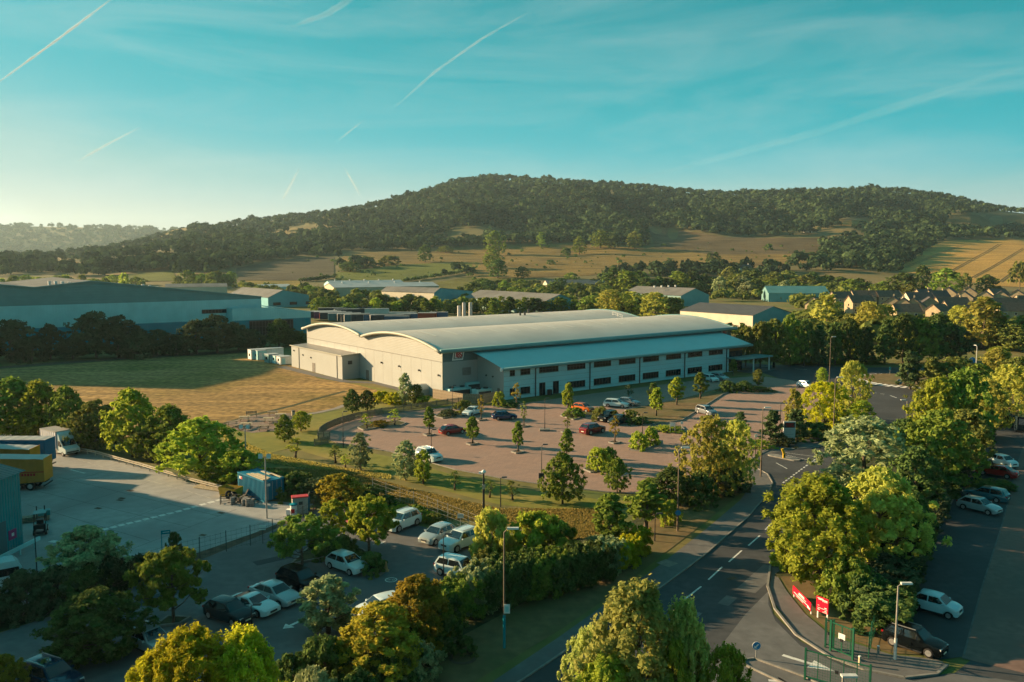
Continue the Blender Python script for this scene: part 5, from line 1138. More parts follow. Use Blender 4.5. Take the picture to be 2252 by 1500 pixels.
# scrap beside the container
m_tyr = m_tyre
sk = prop('skip', 'small yellow skip with tyres in front, left of the blue container', 'skip', 508, 1092, math.radians(-20))
m_skip = mat('skip_yellow', (0.42, 0.27, 0.03), .6, .15, 1)
SKP = [(-1.2, -.7), (1.2, -.7), (1.2, .7), (-1.2, .7)]
for i in range(4):
    (x0, y0), (x1, y1) = SKP[i], SKP[(i + 1) % 4]; MB().add([(x0 * .85, y0 * .85, 0), (x1 * .85, y1 * .85, 0), (x1, y1, 1.15), (x0, y0, 1.15)], [(0, 1, 2, 3)]).build('side', m_skip, sk)
MB().add([(x * .95, y_ * .95, .8) for x, y_ in SKP], [(0, 1, 2, 3)]).build('load', m_soil, sk)
def torus(px, py, z, R, r, ax, label):
    c = G(px, py) + Vector((0, 0, z)); g = MB(); n, k_ = 18, 8
    ax = Vector(ax).normalized(); u = ax.orthogonal().normalized(); v = ax.cross(u)
    for i in range(n):
        a = 2 * math.pi * i / n; dr = u * math.cos(a) + v * math.sin(a)
        for j in range(k_): b = 2 * math.pi * j / k_; g.v.append(tuple(c + dr * (R + r * math.cos(b)) + ax * r * math.sin(b)))
    g.f = [(i * k_ + j, i * k_ + (j + 1) % k_, ((i + 1) % n) * k_ + (j + 1) % k_, ((i + 1) % n) * k_ + j) for i in range(n) for j in range(k_)]
    return tag(g.build('old_tyre', m_tyre, smooth=True), label, 'tyre', 'old tyres by the container')
torus(504, 1098, .5, .38, .14, (1, -.6, .4), 'old tyre leaning on the yellow skip'); torus(513, 1099, .45, .36, .14, (.5, -1, .5), 'old tyre right of the one on the skip'); torus(530, 1104, .2, .36, .14, (0, 0, 1), 'old tyre lying flat before the container')
cg = prop('wire_cage', 'rusty wire cage at the left end of the scrap heap', 'cage', 498, 1107, .2)
for x in (-.6, .6):
    for y_ in (-.4, .4): MB().bar((x, y_, 0), (x, y_, .9), .06).build('post', m_dark, cg)
for z in (.15, .4, .65, .9):
    for a, b in (((-.6, -.4, z), (.6, -.4, z)), ((-.6, .4, z), (.6, .4, z)), ((-.6, -.4, z), (-.6, .4, z)), ((.6, -.4, z), (.6, .4, z))): MB().bar(a, b, .04).build('rail', m_dark, cg)
for i, (x, y_, r, h) in enumerate(((512, 1109, .28, .8), (537, 1112, .27, .75), (546, 1113, .3, .85), (554, 1113, .28, .8), (541, 1109, .28, .8))):
    e = prop('drum', f'{ordinal(i)} steel drum of the scrap heap by the container', 'drum', x, y_, 0, 'drums in the scrap heap')
    MB().tube([(0, 0, 0), (0, 0, h)], [r, r], 14).build('shell', mat('drum_grey', (0.22, 0.21, 0.20), .6, .25, 2), e, True, 40)
    for z in (.02, h * .35, h * .68, h - .02): MB().tube([(0, 0, z - .015), (0, 0, z + .015)], [r + .02, r + .02], 14).build('hoop', m_dark, e)
g = MB()
for k in range(26):
    c = G(530 + rnd.uniform(-16, 40), 1104 + rnd.uniform(-2, 5)) + Vector((0, 0, rnd.uniform(.1, .8))); v = Vector((rnd.uniform(-1, 1), rnd.uniform(-1, 1), rnd.uniform(-.35, .35))).normalized() * rnd.uniform(.3, 1.0)
    g.bar(c - v, c + v, rnd.uniform(.05, .22), .05)
tag(g.build('scrap_heap', mat('scrap_mixed', (0.20, 0.17, 0.14), .8, .5, .8)), 'heap of broken boards and sheet scrap before the container', 'scrap heap', kind='stuff')
bd = prop('plank_stack', 'long pale timber stack on the kerb left of the skip', 'timber', 478, 1078, math.radians(-24))
for k in range(6): MB().box(-3.2, -.5 + k * .2, .05, 2.6, -.34 + k * .2, .17 + .05 * (k % 3)).build('plank', m_wood_pale, bd)
# fuel point with red-topped cabinet
fp = prop('fuel_cabinet', 'pale pump cabinet with red top at the corner of the yard', 'cabinet', 660, 1128, math.radians(20))
MB().box(-.8, -.45, 0, .8, .45, 1.75).build('body', mat('cabinet_grey', (0.40, 0.36, 0.31), .6, .08, 2), fp); MB().box(-.86, -.5, 1.75, .86, .5, 1.87).build('lid', mat('red_lid', (0.50, 0.05, 0.05), .5, .1, 2), fp)
MB().box(-.15, -.47, 1.0, .25, -.452, 1.35).build('gauge', m_dark, fp)
ta = prop('gas_tank', 'white upright tank with teal cap beside the red-topped cabinet', 'tank', 646, 1134)
MB().tube([(0, 0, 0), (0, 0, 1.15)], [.36, .36], 14).build('shell', m_white, ta, True, 40); MB().tube([(0, 0, 1.15), (0, 0, 1.28), (0, 0, 1.36)], [.4, .4, .12], 14).build('cap', m_wteal_d, ta, True, 40); MB().box(-.2, -.375, .35, .2, -.34, .8).build('notice', m_red, ta)
wb_ = prop('white_box', 'small white box on the kerb left of the upright tank', 'box', 637, 1133); MB().box(-.3, -.25, .12, .3, .25, .6).build('body', m_white, wb_); MB().box(-.33, -.28, .6, .33, .28, .65).build('lid', m_white, wb_); MB().box(-.25, -.2, 0, .25, .2, .12).build('plinth', m_kerb, wb_)
bl = prop('blue_drum', 'blue plastic drum and pipework right of the pump cabinet', 'drum', 674, 1122); MB().tube([(0, 0, 0), (0, 0, 1.5)], [.4, .4], 14).build('shell', m_cont, bl, True, 40); MB().tube([(.2, .1, 1.45), (.35, .2, 1.9), (.7, .3, 1.9)], [.12, .12, .12], 8).build('pipe', m_black, bl)
MB().tube([(0, 0, 1.5), (0, 0, 1.6)], [.3, .2], 14).build('lid', m_cont, bl)

# white site containers by the field
for i, (x, y_, L, W, H, rz, mm, lb) in enumerate(((585, 788, 9, 2.5, 2.6, 0.0, m_white, 'long white site cabin at the back beside the field'), (573, 791, 2.5, 2.5, 2.5, 0.0, m_wpale, 'pale cabin at the left end of the group by the field'), (598, 797, 3.0, 2.4, 2.2, .1, m_wgrey, 'grey slatted cabin in the middle of the group'), (612, 799, 2.4, 2.3, 2.0, 0.0, m_wpale, 'narrow pale cabin before the slatted one'), (625, 801, 3.0, 2.6, 2.0, 0.0, m_white, 'cream-white cabin nearest the factory extension'))):
    e = prop('site_cabin', lb, 'cabin', x, y_, TH + rz, 'site cabins by the field')
    MB().box(-L / 2, -W / 2, .1, L / 2, W / 2, H).build('body', mm, e); MB().box(-L / 2 - .08, -W / 2 - .08, H, L / 2 + .08, W / 2 + .08, H + .12).build('roof', m_roofwh, e)
    MB().box(-L / 2 + .4, -W / 2 - .03, .15, -L / 2 + 1.3, -W / 2 + .01, 2.0 if H > 2.1 else 1.7).build('door', m_wpale if mm is m_white else m_white, e)
    MB().box(-L / 2 - .03, -.4, .9, -L / 2 + .01, .5, 1.6).build('window', m_glass, e)
# barrel-roofed store and plant at the factory corner
e = prop('arched_store', 'small grey arched store at the foot of the factory gable', 'store', 921, 868, TH)
g = MB(); n = 10
for x in (-2.2, 2.2):
    g.v += [(x, 1.6 * math.cos(math.pi * k / n), 1.2 + 1.0 * math.sin(math.pi * k / n)) for k in range(n + 1)]
g.f = [(k, k + 1, n + 2 + k, n + 1 + k) for k in range(n)]; g.build('roof', m_roof, e, True)
for x in (-2.15, 2.15): MB().add([(x, 1.55, 0), (x, -1.55, 0)] + [(x, -1.55 * math.cos(math.pi * k / n), 1.2 + .95 * math.sin(math.pi * k / n)) for k in range(n + 1)], [tuple(range(n + 3))]).build('end_wall', m_clad_v, e)
MB().box(-2.15, -1.56, 0, 2.15, -1.5, 1.25).build('side_wall', m_clad_v, e); MB().box(-2.2, -.6, 0, -2.16, .6, 1.7).build('door', m_door, e)
for i, (x, y_, L, W, H, lb) in enumerate(((1005, 873, 5, 2.6, 1.9, 'grey plant unit inside the timber enclosure, left of three'), (1040, 867, 4.5, 2.6, 2.6, 'tall plant unit against the office end wall'), (1060, 875, 3.5, 2.0, 1.8, 'low plant unit at the right of the timber enclosure'))):
    e = prop('plant_unit', lb, 'plant', x, y_, TH, 'plant units in the enclosure')
    MB().box(-L / 2, -W / 2, .1, L / 2, W / 2, H).build('casing', m_wpale, e); MB().box(-L / 2 + .3, -W / 2 - .04, .5, L / 2 - .3, -W / 2 + .01, H - .4).build('louvre', m_dark, e)
    for k in (-.25, .25): MB().tube([(L * k, 0, H), (L * k, 0, H + .25)], [.5, .5], 12).build('fan', m_dark, e)

# ------------------------------------------------------------------ fences and rails
def pale_fence(name, label, pts, h, m_post, m_pale, gap=.28, post_every=2.2, palew=.1, cat='fence'):
    q = [G(*p) for p in pts]; base = q[0]; e = thing(name, label, cat, base)
    q = [p - base for p in q]; pl_, rl, acc = MB(), MB(), 0.0
    for a, b in zip(q, q[1:]):
        d_ = b - a; L = d_.length; u = d_.normalized(); k = 0.0
        np_ = max(1, round(L / post_every))
        for i in range(np_): p = a + u * L * i / np_; MB().cbox(0, 0, (h + .08) / 2, .14, .14, h + .08).build('post', m_post, e, loc=p)
        while k < L:
            p = a + u * k; pl_.cbox(p.x, p.y, h / 2 + .05, palew, palew * .35 if abs(u.x) > .5 else palew, h); k += gap
        for z in (.3, h - .2): MB().bar(a + Vector((0, 0, z)), b + Vector((0, 0, z)), .05, .1).build('rail', m_post, e)
    MB().cbox(0, 0, (h + .08) / 2, .14, .14, h + .08).build('post', m_post, e, loc=q[-1])
    o = pl_.build('pale', m_pale, e); o['kind'] = 'stuff'; return e
pale_fence('picket_fence', 'weathered timber picket fence curving round the brick car park corner', [(1030, 886), (985, 891), (960, 895), (935, 899), (905, 903), (870, 908), (840, 912), (810, 918), (780, 924), (755, 931), (735, 938), (718, 946), (704, 956), (700, 965)], 1.15, m_wood, m_wood, .16, 2.0, .09)
pale_fence('picket_fence', 'short sunlit picket fence beside the curved fence end', [(700, 967), (712, 967), (725, 966)], 1.1, m_wood, m_wood_pale, .16, 1.6, .09)
pale_fence('picket_fence', 'lowest short picket panel at the lawn corner of the car park', [(692, 981), (706, 979), (722, 975)], 1.0, m_wood, m_wood, .16, 1.6, .09)
def board_fence(label, pts, h, m_):
    q = [G(*p) for p in pts]; base = q[0]; e = thing('timber_enclosure', label, 'fence', base); me = None
    for a, b in zip(q, q[1:]):
        d_ = b - a; L = d_.length; ang = math.atan2(d_.y, d_.x); n = max(1, int(L / .42))
        me = MB().box(0, -.02, .03, L / n - .03, .02, h).mesh('board')
        for i in range(n): put('board', me, e, m_, a - base + d_ * i / n, ang)
        for z in (.4, h - .3): MB().bar(a - base + Vector((0, 0, z)), b - base + Vector((0, 0, z)), .08, .1).build('rail', m_wood, e)
board_fence('close-boarded timber enclosure at the corner between factory and office', [(952, 876), (1018, 888), (1062, 889), (1105, 880)], 1.9, m_wood)
def mesh_fence(label, pts, h, mp, every=2.6, wires=5, cat='fence', name='mesh_fence'):
    q = [G(*p) for p in pts]; base = q[0]; e = thing(name, label, cat, base); w = MB()
    for a, b in zip(q, q[1:]):
        d_ = b - a; n = max(1, round(d_.length / every))
        for i in range(n): MB().tube([(0, 0, 0), (0, 0, h)], [.035, .035], 6).build('post', mp, e, loc=a - base + d_ * i / n)
        for k in range(wires): z = h * (k + .6) / wires; w.bar(a - base + Vector((0, 0, z)), b - base + Vector((0, 0, z)), .014)
        L = d_.length; k = 0.0
        while k < L: p = a - base + d_.normalized() * k; w.bar(p + Vector((0, 0, .05)), p + Vector((0, 0, h - .05)), .010); k += .5
    MB().tube([(0, 0, 0), (0, 0, h)], [.035, .035], 6).build('post', mp, e, loc=q[-1] - base)
    o = w.build('wire', mp, e); o['kind'] = 'stuff'; return e
m_fpost = mat('fence_post_dark', (0.03, 0.04, 0.04), .6, .1, 3); m_fgrn = mat('green_steel', (0.012, 0.10, 0.055), .45, .1, 3)
mesh_fence('dark chain-link fence on the bank between yard and shaded car park', [(300, 1268), (376, 1243), (440, 1228), (498, 1213), (551, 1200), (600, 1186), (642, 1170), (690, 1140)], 2.0, m_fpost)
mesh_fence('grey wire fence behind the three sunlit white cars', [(820, 1090), (880, 1112), (940, 1132), (985, 1150), (1030, 1168), (1080, 1190)], 2.1, m_steel, 2.4)
def small_sign(name, label, px, py, pt, wpx, hpx, m_, post=None, two=False, ang=None, cat='sign', stripes=None):
    b = G(px, py); h = top_z(px, py, pt); w = wpx * mpp(b); hh = hpx * mpp(b)
    e = thing(name, label, cat, b, ang if ang is not None else 0.0)
    for x in ((-w * .45, w * .45) if two else (0,)): MB().tube([(x, .04, 0), (x, .04, h)], [.04, .04], 6).build('post', post or m_steel, e)
    pn = MB().box(-w / 2, -.02, h - hh, w / 2, .02, h).build('panel', m_, e)
    if stripes:
        for i, (x0, x1, z0, z1, mm) in enumerate(stripes): MB().box(-w / 2 + x0 * w, -.026, h - hh + z0 * hh, -w / 2 + x1 * w, -.021, h - hh + z1 * hh).build('lettering', mm, pn)
    return e
small_sign('notice_board', 'small pale notice on the dark chain-link fence', 578, 1196, 1155, 14, 11, m_white, m_fpost, stripes=[(0, 1, .3, .4, m_dark)])
small_sign('notice_board', 'small white notice on the wire fence behind the silver cars', 1013, 1166, 1130, 14, 10, m_white, m_steel, stripes=[(0, 1, .45, .55, m_dark), (.1, .9, .7, .78, m_dark)])
small_sign('yard_sign', 'teal two-post direction sign at the near edge of the yard', 366, 1216, 1166, 20, 9, m_wteal_d, m_wteal_d, True, math.radians(20), stripes=[(.2, .9, .4, .6, m_wpale)])
# crash barrier along the yard
pts = [(160, 993), (210, 1002), (262, 1017), (310, 1030), (370, 1048), (430, 1066), (480, 1079), (515, 1087)]; q = [G(*p) for p in pts]; base = q[0]
e = thing('crash_barrier', 'long galvanised crash barrier along the yard in front of the tree row', 'barrier', base)
for a, b in zip(q, q[1:]):
    d_ = b - a; n = max(1, round(d_.length / 2.0)); a, b = a - base, b - base
    for i in range(n): MB().cbox(0, 0, .34, .12, .1, .68).build('post', m_galv, e, loc=a + d_ * i / n)
    for z in (.45, .68): MB().bar(a + Vector((0, -.08, z)), b + Vector((0, -.08, z)), .09, .13).build('rail', m_galv, e)
pts = [(80, 970), (118, 974)]; q = [G(*p) for p in pts]; e = thing('crash_barrier', 'short crash barrier section behind the box truck', 'barrier', q[0])
for i in range(4): MB().cbox(0, 0, .34, .12, .1, .68).build('post', m_galv, e, loc=(q[1] - q[0]) * i / 3)
for z in (.45, .68): MB().bar(Vector((0, -.08, z)), q[1] - q[0] + Vector((0, -.08, z)), .09, .2).build('rail', m_galv, e)

# ------------------------------------------------------------------ lamps and posts
m_postbr = mat('lamp_post_brown', (0.14, 0.105, 0.075), .6, .1, 3); m_postgr = mat('lamp_post_grey', (0.28, 0.26, 0.23), .5, .1, 3); m_lhead = mat('lamp_head_grey', (0.55, 0.55, 0.52), .4, .05, 3)
def lamp(px, py, pt, label, arm=(1, 0), mp=m_postbr, armL=1.0, group='street lamps', base_m=None, head=m_lhead, r=.075, name='street_lamp'):
    b = G(px, py); h = top_z(px, py, pt); e = thing(name, label, 'lamp post', b, math.atan2(arm[1], arm[0]), group)
    MB().tube([(0, 0, 0), (0, 0, h * .28)], [r * 1.35, r * 1.35], 10).build('base', base_m or mp, e, True, 40)
    MB().tube([(0, 0, h * .28), (0, 0, h * .97), (armL * .25, 0, h)], [r, r * .7, r * .55], 10).build('pole', mp, e, True, 40)
    hd = MB().add([(armL * .2, -.12, h - .03), (armL, -.17, h), (armL, .17, h), (armL * .2, .12, h - .03), (armL * .2, -.1, h + .1), (armL, -.12, h + .1), (armL, .12, h + .1), (armL * .2, .1, h + .1)], [(3, 2, 1, 0), (4, 5, 6, 7), (0, 1, 5, 4), (1, 2, 6, 5), (2, 3, 7, 6), (3, 0, 4, 7)]).build('lamp_head', head, e)
    return e
l = lamp(1109, 1425, 1163, 'tall brown street lamp with white notice in the left foreground verge', base_m=m_wteal_d)
MB().box(-.02, -.14, 2.55, .4, -.1, 3.2).build('notice', m_white, l); MB().box(.08, -.15, 2.65, .3, -.141, 3.05).build('notice_print', m_wpale, l)
l = lamp(1490, 1168, 985, 'tall street lamp left of the golden willows, small blue disc on its pole', arm=(1, 0))
MB().tube([(0, -.12, 1.9), (0, -.15, 1.9)], [.28, .28], 16).build('disc_sign', mat('sign_blue', (0.02, 0.20, 0.45), .4, .05, 2), l)
lamp(1673, 1048, 897, 'tall street lamp at the factory entrance junction')
lamp(1831, 1000, 830, 'street lamp in front of the yellow roundabout trees')
lamp(1823, 860, 741, 'street lamp at the far side of the roundabout road')
lamp(1694, 800, 718, 'street lamp in front of the dark trees right of the office')
lamp(1992, 950, 880, 'street lamp near the roundabout exit with pale head to left', arm=(-1, 0), mp=m_postgr)
lamp(2144, 850, 760, 'pale grey lamp post by the straw-coloured verge on the right', arm=(-.3, .9), mp=m_lhead, armL=.7)
lamp(1968, 1450, 1284, 'pale street lamp beside the black four-wheel-drive', mp=m_postgr, armL=.9, base_m=m_lhead)
lamp(1700, 860, 790, 'slim car park lamp near the far kerb of the factory car park', mp=m_black, r=.05, group='car park lamps', name='car_park_lamp') if False else None
for px, py, pt, lb, pl_ in ((1191, 1075, 978, 'black car park lamp with square board at the lawn edge', 0), (1198, 947, 876, 'black car park lamp on a planter in the middle of the brick paving', 1), (755, 985, 905, 'black car park lamp by the curved picket fence', 0), (949, 1015, 945, 'black car park lamp above the half hidden white car', 0), (995, 914, 848, 'black car park lamp beside the timber enclosure', 0), (1413, 955, 908, 'black car park lamp by the right-hand shrub island', 0), (1497, 1025, 960, 'black car park lamp left of the golden willows', 0), (1716, 930, 886, 'black car park lamp on the empty far paving', 0), (1790, 870, 822, 'black car park lamp beside the far pale blue car', 0), (1660, 1040, 960, 'black car park lamp hidden among the golden willows', 0), (1101, 1115, 1050, 'slim dark lamp right of the camera mast', 0), (555, 1415, 1330, 'dark lamp post with square head in front of the sports coupe', 0), (976, 1290, 1175, 'dark lamp post left of the boxy white car', 0), (83, 1290, 1168, 'dark leaning post in the hedge beside the white van', 0), (112, 975, 903, 'grey lamp post rising behind the box truck', 0), (1882, 1010, 905, 'thin lamp post in front of the bright roundabout tree', 0) if False else (1440, 1190, 1130, 'slim post among the roadside saplings', 0)):
    l = lamp(px, py, pt, lb, mp=m_black if px > 200 or px == 83 else m_postgr, armL=.7, group='car park lamps', head=m_dark, r=.05, name='car_park_lamp')
    if px == 1191: MB().box(-.35, -.1, 1.25, .35, -.06, 1.9).build('sign_board', m_dark, l)
    if pl_: 
        MB().cbox(0, 0, .15, 1.6, 1.2, .3).build('plinth', m_kerb, l)
def flood(px, py, pt, label):
    b = G(px, py); h = top_z(px, py, pt); e = thing('floodlight_mast', label, 'floodlight', b, 0, 'floodlight masts')
    MB().tube([(0, 0, 0), (0, 0, h)], [.09, .06], 10).build('mast', m_steel, e, True, 40); MB().bar((-.45, 0, h), (.45, 0, h), .06).build('crossbar', m_steel, e)
    for s in (-1, 1): MB().add([(s * .42 - .22, -.32, h - .1), (s * .42 + .22, -.32, h - .1), (s * .42 + .22, -.18, h + .38), (s * .42 - .22, -.18, h + .38), (s * .42 - .14, .1, h), (s * .42 + .14, .1, h), (s * .42 + .14, .12, h + .3), (s * .42 - .14, .12, h + .3)], [(3, 2, 1, 0), (4, 5, 6, 7), (0, 1, 5, 4), (1, 2, 6, 5), (2, 3, 7, 6), (3, 0, 4, 7)]).build('floodlight', m_lhead, e)
flood(587, 1140, 1005, 'twin floodlight mast in front of the blue container'); flood(542, 1048, 940, 'pale mast with a single floodlight head behind the container')
b = G(1064, 1190); h = top_z(1064, 1190, 1040); e = thing('camera_mast', 'black camera mast with white dome between the parked cars and lawn', 'camera mast', b)
MB().tube([(0, 0, 0), (0, 0, h * .8), (0, 0, h)], [.11, .11, .07], 10).build('mast', m_black, e, True, 40); MB().cbox(0, -.05, h * .8, .3, .3, .4).build('control_box', m_steel, e); MB().cbox(0, -.05, h * .32, .26, .3, .35).build('junction_box', m_white, e)
MB().tube([(0, 0, h), (0, 0, h + .12), (0, 0, h + .3)], [.2, .26, .08], 12).build('dome_camera', m_white, e, True); MB().box(-.45, -.12, h - .05, .0, .1, h + .12).build('camera', m_white, e)

# ------------------------------------------------------------------ road signs and gates on the right
m_sblue = mat('sign_blue', (0.02, 0.20, 0.45), .4, .05, 2); m_ssky = mat('sign_cyan', (0.03, 0.32, 0.46), .4, .05, 2)
def disc_sign(px, py, pt, label, m_=m_sblue, rpx=9, arrow_=True, ang=0.):
    b = G(px, py); h = top_z(px, py, pt); r = rpx * mpp(b); e = thing('road_sign', label, 'road sign', b, ang)
    MB().tube([(0, .05, 0), (0, .05, h - r)], [.04, .04], 8).build('post', m_steel, e); dsk = MB().tube([(0, -.02, h - r), (0, .02, h - r)], [r, r], 24).build('disc', m_, e); MB().tube([(0, -.03, h - r), (0, -.021, h - r)], [r * 1.0, r * .0], 24, False)
    g = MB().tube([(0, -.012, h - r), (0, .012, h - r)], [r * 1.08, r * 1.08], 24).build('rim', m_white, e)
    if arrow_: MB().bar((r * .45, -.03, h - r + r * .45), (-r * .3, -.03, h - r - r * .3), .03, r * .3).add([(-r * .62, -.035, h - r - r * .62), (-r * .62, -.035, h - r + r * .15), (r * .15, -.035, h - r - r * .62)], [(0, 1, 2)]).build('arrow', m_white, dsk)
disc_sign(1663, 1450, 1412, 'round blue keep-left sign with white arrow on the entrance island')
disc_sign(1978, 849, 834, 'round blue sign on the roundabout island', rpx=6); disc_sign(2138, 802, 786, 'blue disc sign beside the pale lamp post at right', rpx=7, arrow_=False)
e = small_sign('road_sign', 'narrow teal marker post across the roundabout', 1957, 825, 807, 4, 7, m_wteal_d)
small_sign('road_sign', 'small white board on a post in the roadside bed', 1479, 953, 929, 12, 9, m_white, two=True); disc_sign(1499, 950, 927, 'small round white sign by the car park entry', m_white, 3, False)
# totem sign of the factory
b = G(1735, 972); e = thing('totem_sign', 'white factory totem sign with red TBS letters at the entrance', 'sign', b, 0.0); w, h = 1.75, 3.1
pn = MB().box(-w / 2, -.12, 0, w / 2, .12, h).build('panel', mat('totem_panel', (0.50, 0.52, 0.52), .45, .04, 1), e)
MB().box(-w / 2 + .1, -.14, h - .95, w / 2 - .1, -.121, h - .18).build('header', m_dark, pn)
for i, ch in enumerate('TBS'):
    g = MB()
    for (a_, b_, c_, d_) in GL[ch]: x0 = -.55 + i * .4; g.bar((x0 + a_ * .3, -.16, h - .32 - b_ * .45), (x0 + c_ * .3, -.16, h - .32 - d_ * .45), .03, .1)
    g.build('letter', m_red, pn)
for k in range(5): MB().box(-w / 2 + .2, -.128, h - 1.3 - k * .32, w / 2 - .3 - (k % 2) * .3, -.121, h - 1.24 - k * .32).build('lettering', m_trim, pn)
b = G(1832, 937); e = thing('direction_board', 'cyan map board with round white emblem by the roundabout approach', 'sign', b, 0.0)
for x in (-.4, .4): MB().tube([(x, .05, 0), (x, .05, 1.4)], [.04, .04], 6).build('post', m_steel, e)
pn = MB().box(-.6, -.03, .5, .6, .03, 1.75).build('panel', m_ssky, e); MB().tube([(0, -.04, 1.05), (0, -.032, 1.05)], [.22, .22], 14).build('emblem', m_white, pn); MB().tube([(0, -.05, 1.05), (0, -.042, 1.05)], [.11, .11], 12).build('emblem_centre', m_red, pn)
e = small_sign('direction_sign', 'two-legged direction sign with dark top on the grass by the road', 1896, 915, 898, 15, 5, m_white, m_white, True)
e = small_sign('gate_notice', 'small white notice at the factory car park gate', 1662, 982, 955, 6, 7, m_white)
# bent yellow bollard on the splitter island
a0, a1 = G(1700, 1002), G(1748, 1012)
si = MB(); dvec = (a1 - a0).normalized(); nv_ = Vector((-dvec.y, dvec.x, 0)); poly = []
for k in range(9): an = math.pi * (.5 + k / 8); poly.append(a0 + dvec * (math.cos(an)) * .7 + nv_ * math.sin(an) * .7)
for k in range(9): an = math.pi * (-.5 + k / 8); poly.append(a1 + dvec * (math.cos(an)) * .7 + nv_ * math.sin(an) * .7)
si.prism([(p.x, p.y) for p in poly], .0, .13).build('splitter_island', m_kerb)['kind'] = 'structure'
b = G(1724, 1009); e = thing('bollard', 'bent yellow bollard on the small island at the junction', 'bollard', b); m_by = mat('bollard_yellow', (0.62, 0.38, 0.01), .5, .08, 2)
MB().cbox(0, 0, .35, .3, .25, .7).build('base', m_by, e); MB().add([(-.15, -.12, .7), (.15, -.12, .7), (.15, .12, .7), (-.15, .12, .7), (-.42, -.12, 1.35), (-.12, -.12, 1.42), (-.12, .12, 1.42), (-.42, .12, 1.35)], [(3, 2, 1, 0), (4, 5, 6, 7), (0, 1, 5, 4), (1, 2, 6, 5), (2, 3, 7, 6), (3, 0, 4, 7)]).build('panel', m_by, e); MB().box(-.1, -.14, .3, .1, -.126, .6).build('marker', m_black, e)
for i, (px, py) in enumerate(((1817, 938), (1763, 812), (2228, 925))): pass
# red boards
def red_board(label, pA, pB, ptA, ptB, pbA, pbB):
    A0, B0 = G(*pA), G(*pB); hA, hB = top_z(*pA, ptA), top_z(*pB, ptB); lo = top_z(*pA, pbA); d_ = B0 - A0; L = d_.length
    e = thing('red_board', label, 'board', A0, math.atan2(d_.y, d_.x), 'red sign boards at the entrance'); h = (hA + hB) / 2
    pn = MB().box(-.02, -.03, lo, L + .02, .03, h).build('panel', mat('board_red', (0.62, 0.005, 0.03), .45, .04, 1), e)
    for x in (.08, L - .08): MB().box(x - .05, .032, 0, x + .05, .1, h - .1).build('post', m_white, e)
    return e, pn, L, lo, h
e, pn, L, lo, h = red_board('upright red board with white print on white legs beside the green gate', (1795, 1358), (1820, 1368), 1308, 1320, 1342, 1355)
m_wtxt = m_white
for (x0, x1, z0, z1) in ((.08, .6, .88, .92), (.15, .95, .80, .86), (.5, .95, .74, .77), (.1, .25, .40, .43), (.7, .9, .32, .38), (.1, .95, .24, .27), (.1, .3, .12, .17), (.72, .92, .12, .17), (.55, .95, .04, .07)): MB().box(L * x0, -.036, lo + (h - lo) * z0, L * x1, -.031, lo + (h - lo) * z1).build('lettering', m_wtxt, pn)
e, pn, L, lo, h = red_board('long red board with white lettering angled along the shrubs', (1744, 1312), (1783, 1352), 1284, 1330, 1305, 1345)
for (x0, x1, z0, z1) in ((.06, .9, .30, .38), (.3, .75, .55, .62), (.35, .65, .70, .85), (.2, .6, .12, .18), (.82, .97, .1, .3)): MB().box(L * x0, -.036, lo + (h - lo) * z0, L * x1, -.031, lo + (h - lo) * z1).build('lettering', m_wtxt, pn)
# green steel gates and fence
def gate(label, pA, pB, h, cols=4, wirez=10, notice=False):
    A0, B0 = G(*pA), G(*pB); d_ = B0 - A0; L = d_.length; e = thing('steel_gate', label, 'gate', A0, math.atan2(d_.y, d_.x), 'green gates at the entrance')
    for x in (0, L): MB().cbox(x, 0, (h + .15) / 2, .12, .12, h + .15).build('gate_post', m_fgrn, e)
    for z in (.25, h): MB().bar((0, 0, z), (L, 0, z), .07, .07).build('rail', m_fgrn, e)
    for k in range(1, cols): MB().cbox(L * k / cols, 0, h / 2 + .12, .05, .05, h - .2).build('upright', m_fgrn, e)
    g = MB()
    for k in range(1, wirez): z = .25 + (h - .25) * k / wirez; g.bar((0, 0, z), (L, 0, z), .010)
    k = .12
    while k < L: g.bar((k, 0, .25), (k, 0, h), .008); k += .16
    o = g.build('wire', m_fgrn, e); o['kind'] = 'stuff'
    if notice: MB().box(L * .35, -.05, h * .55, L * .35 + .5, -.03, h * .55 + .4).build('notice', m_white, e)
    MB().cbox(L * .5, -.06, 1.1, .2, .06, .2).build('latch', m_black, e)
    return e
gate('open green gate leaf nearest the camera at the entrance', (1770, 1495), (1912, 1535), 2.0, 5)
gate('green gate leaf with white notice standing on the footway', (1826, 1432), (1875, 1452), 2.1, 2, notice=True)
gate('narrow green gate panel behind the one with the notice', (1815, 1424), (1832, 1428), 2.0, 2)
e = mesh_fence('green mesh fence running back along the hedge by the gates', [(1832, 1428), (1870, 1440), (1910, 1448), (1915, 1425), (1924, 1395), (1930, 1360)], 1.9, m_fgrn, 2.4, 8)
for i, (px, py, lb, mm) in enumerate(((1890, 1463, 'short pale timber bollard by the green gates', m_wood_pale), (1931, 1440, 'short grey concrete marker beside the pale lamp post', m_kerb))):
    e = thing('marker_post', lb, 'post', G(px, py), .3); MB().cbox(0, 0, .3, .12, .12, .6).build('shaft', mm, e); MB().cbox(0, 0, .62, .13, .13, .06).build('cap', m_white, e)
b = G(1850, 1590); h = top_z(1850, 1590, 1488); e = thing('street_lamp', 'lamp head poking up at the bottom edge before the green gate', 'lamp post', b, 0, 'street lamps'); MB().tube([(0, 0, 0), (0, 0, h)], [.09, .06], 10).build('pole', m_postgr, e); MB().cbox(.35, 0, h + .05, .9, .34, .12).build('lamp_head', m_lhead, e)
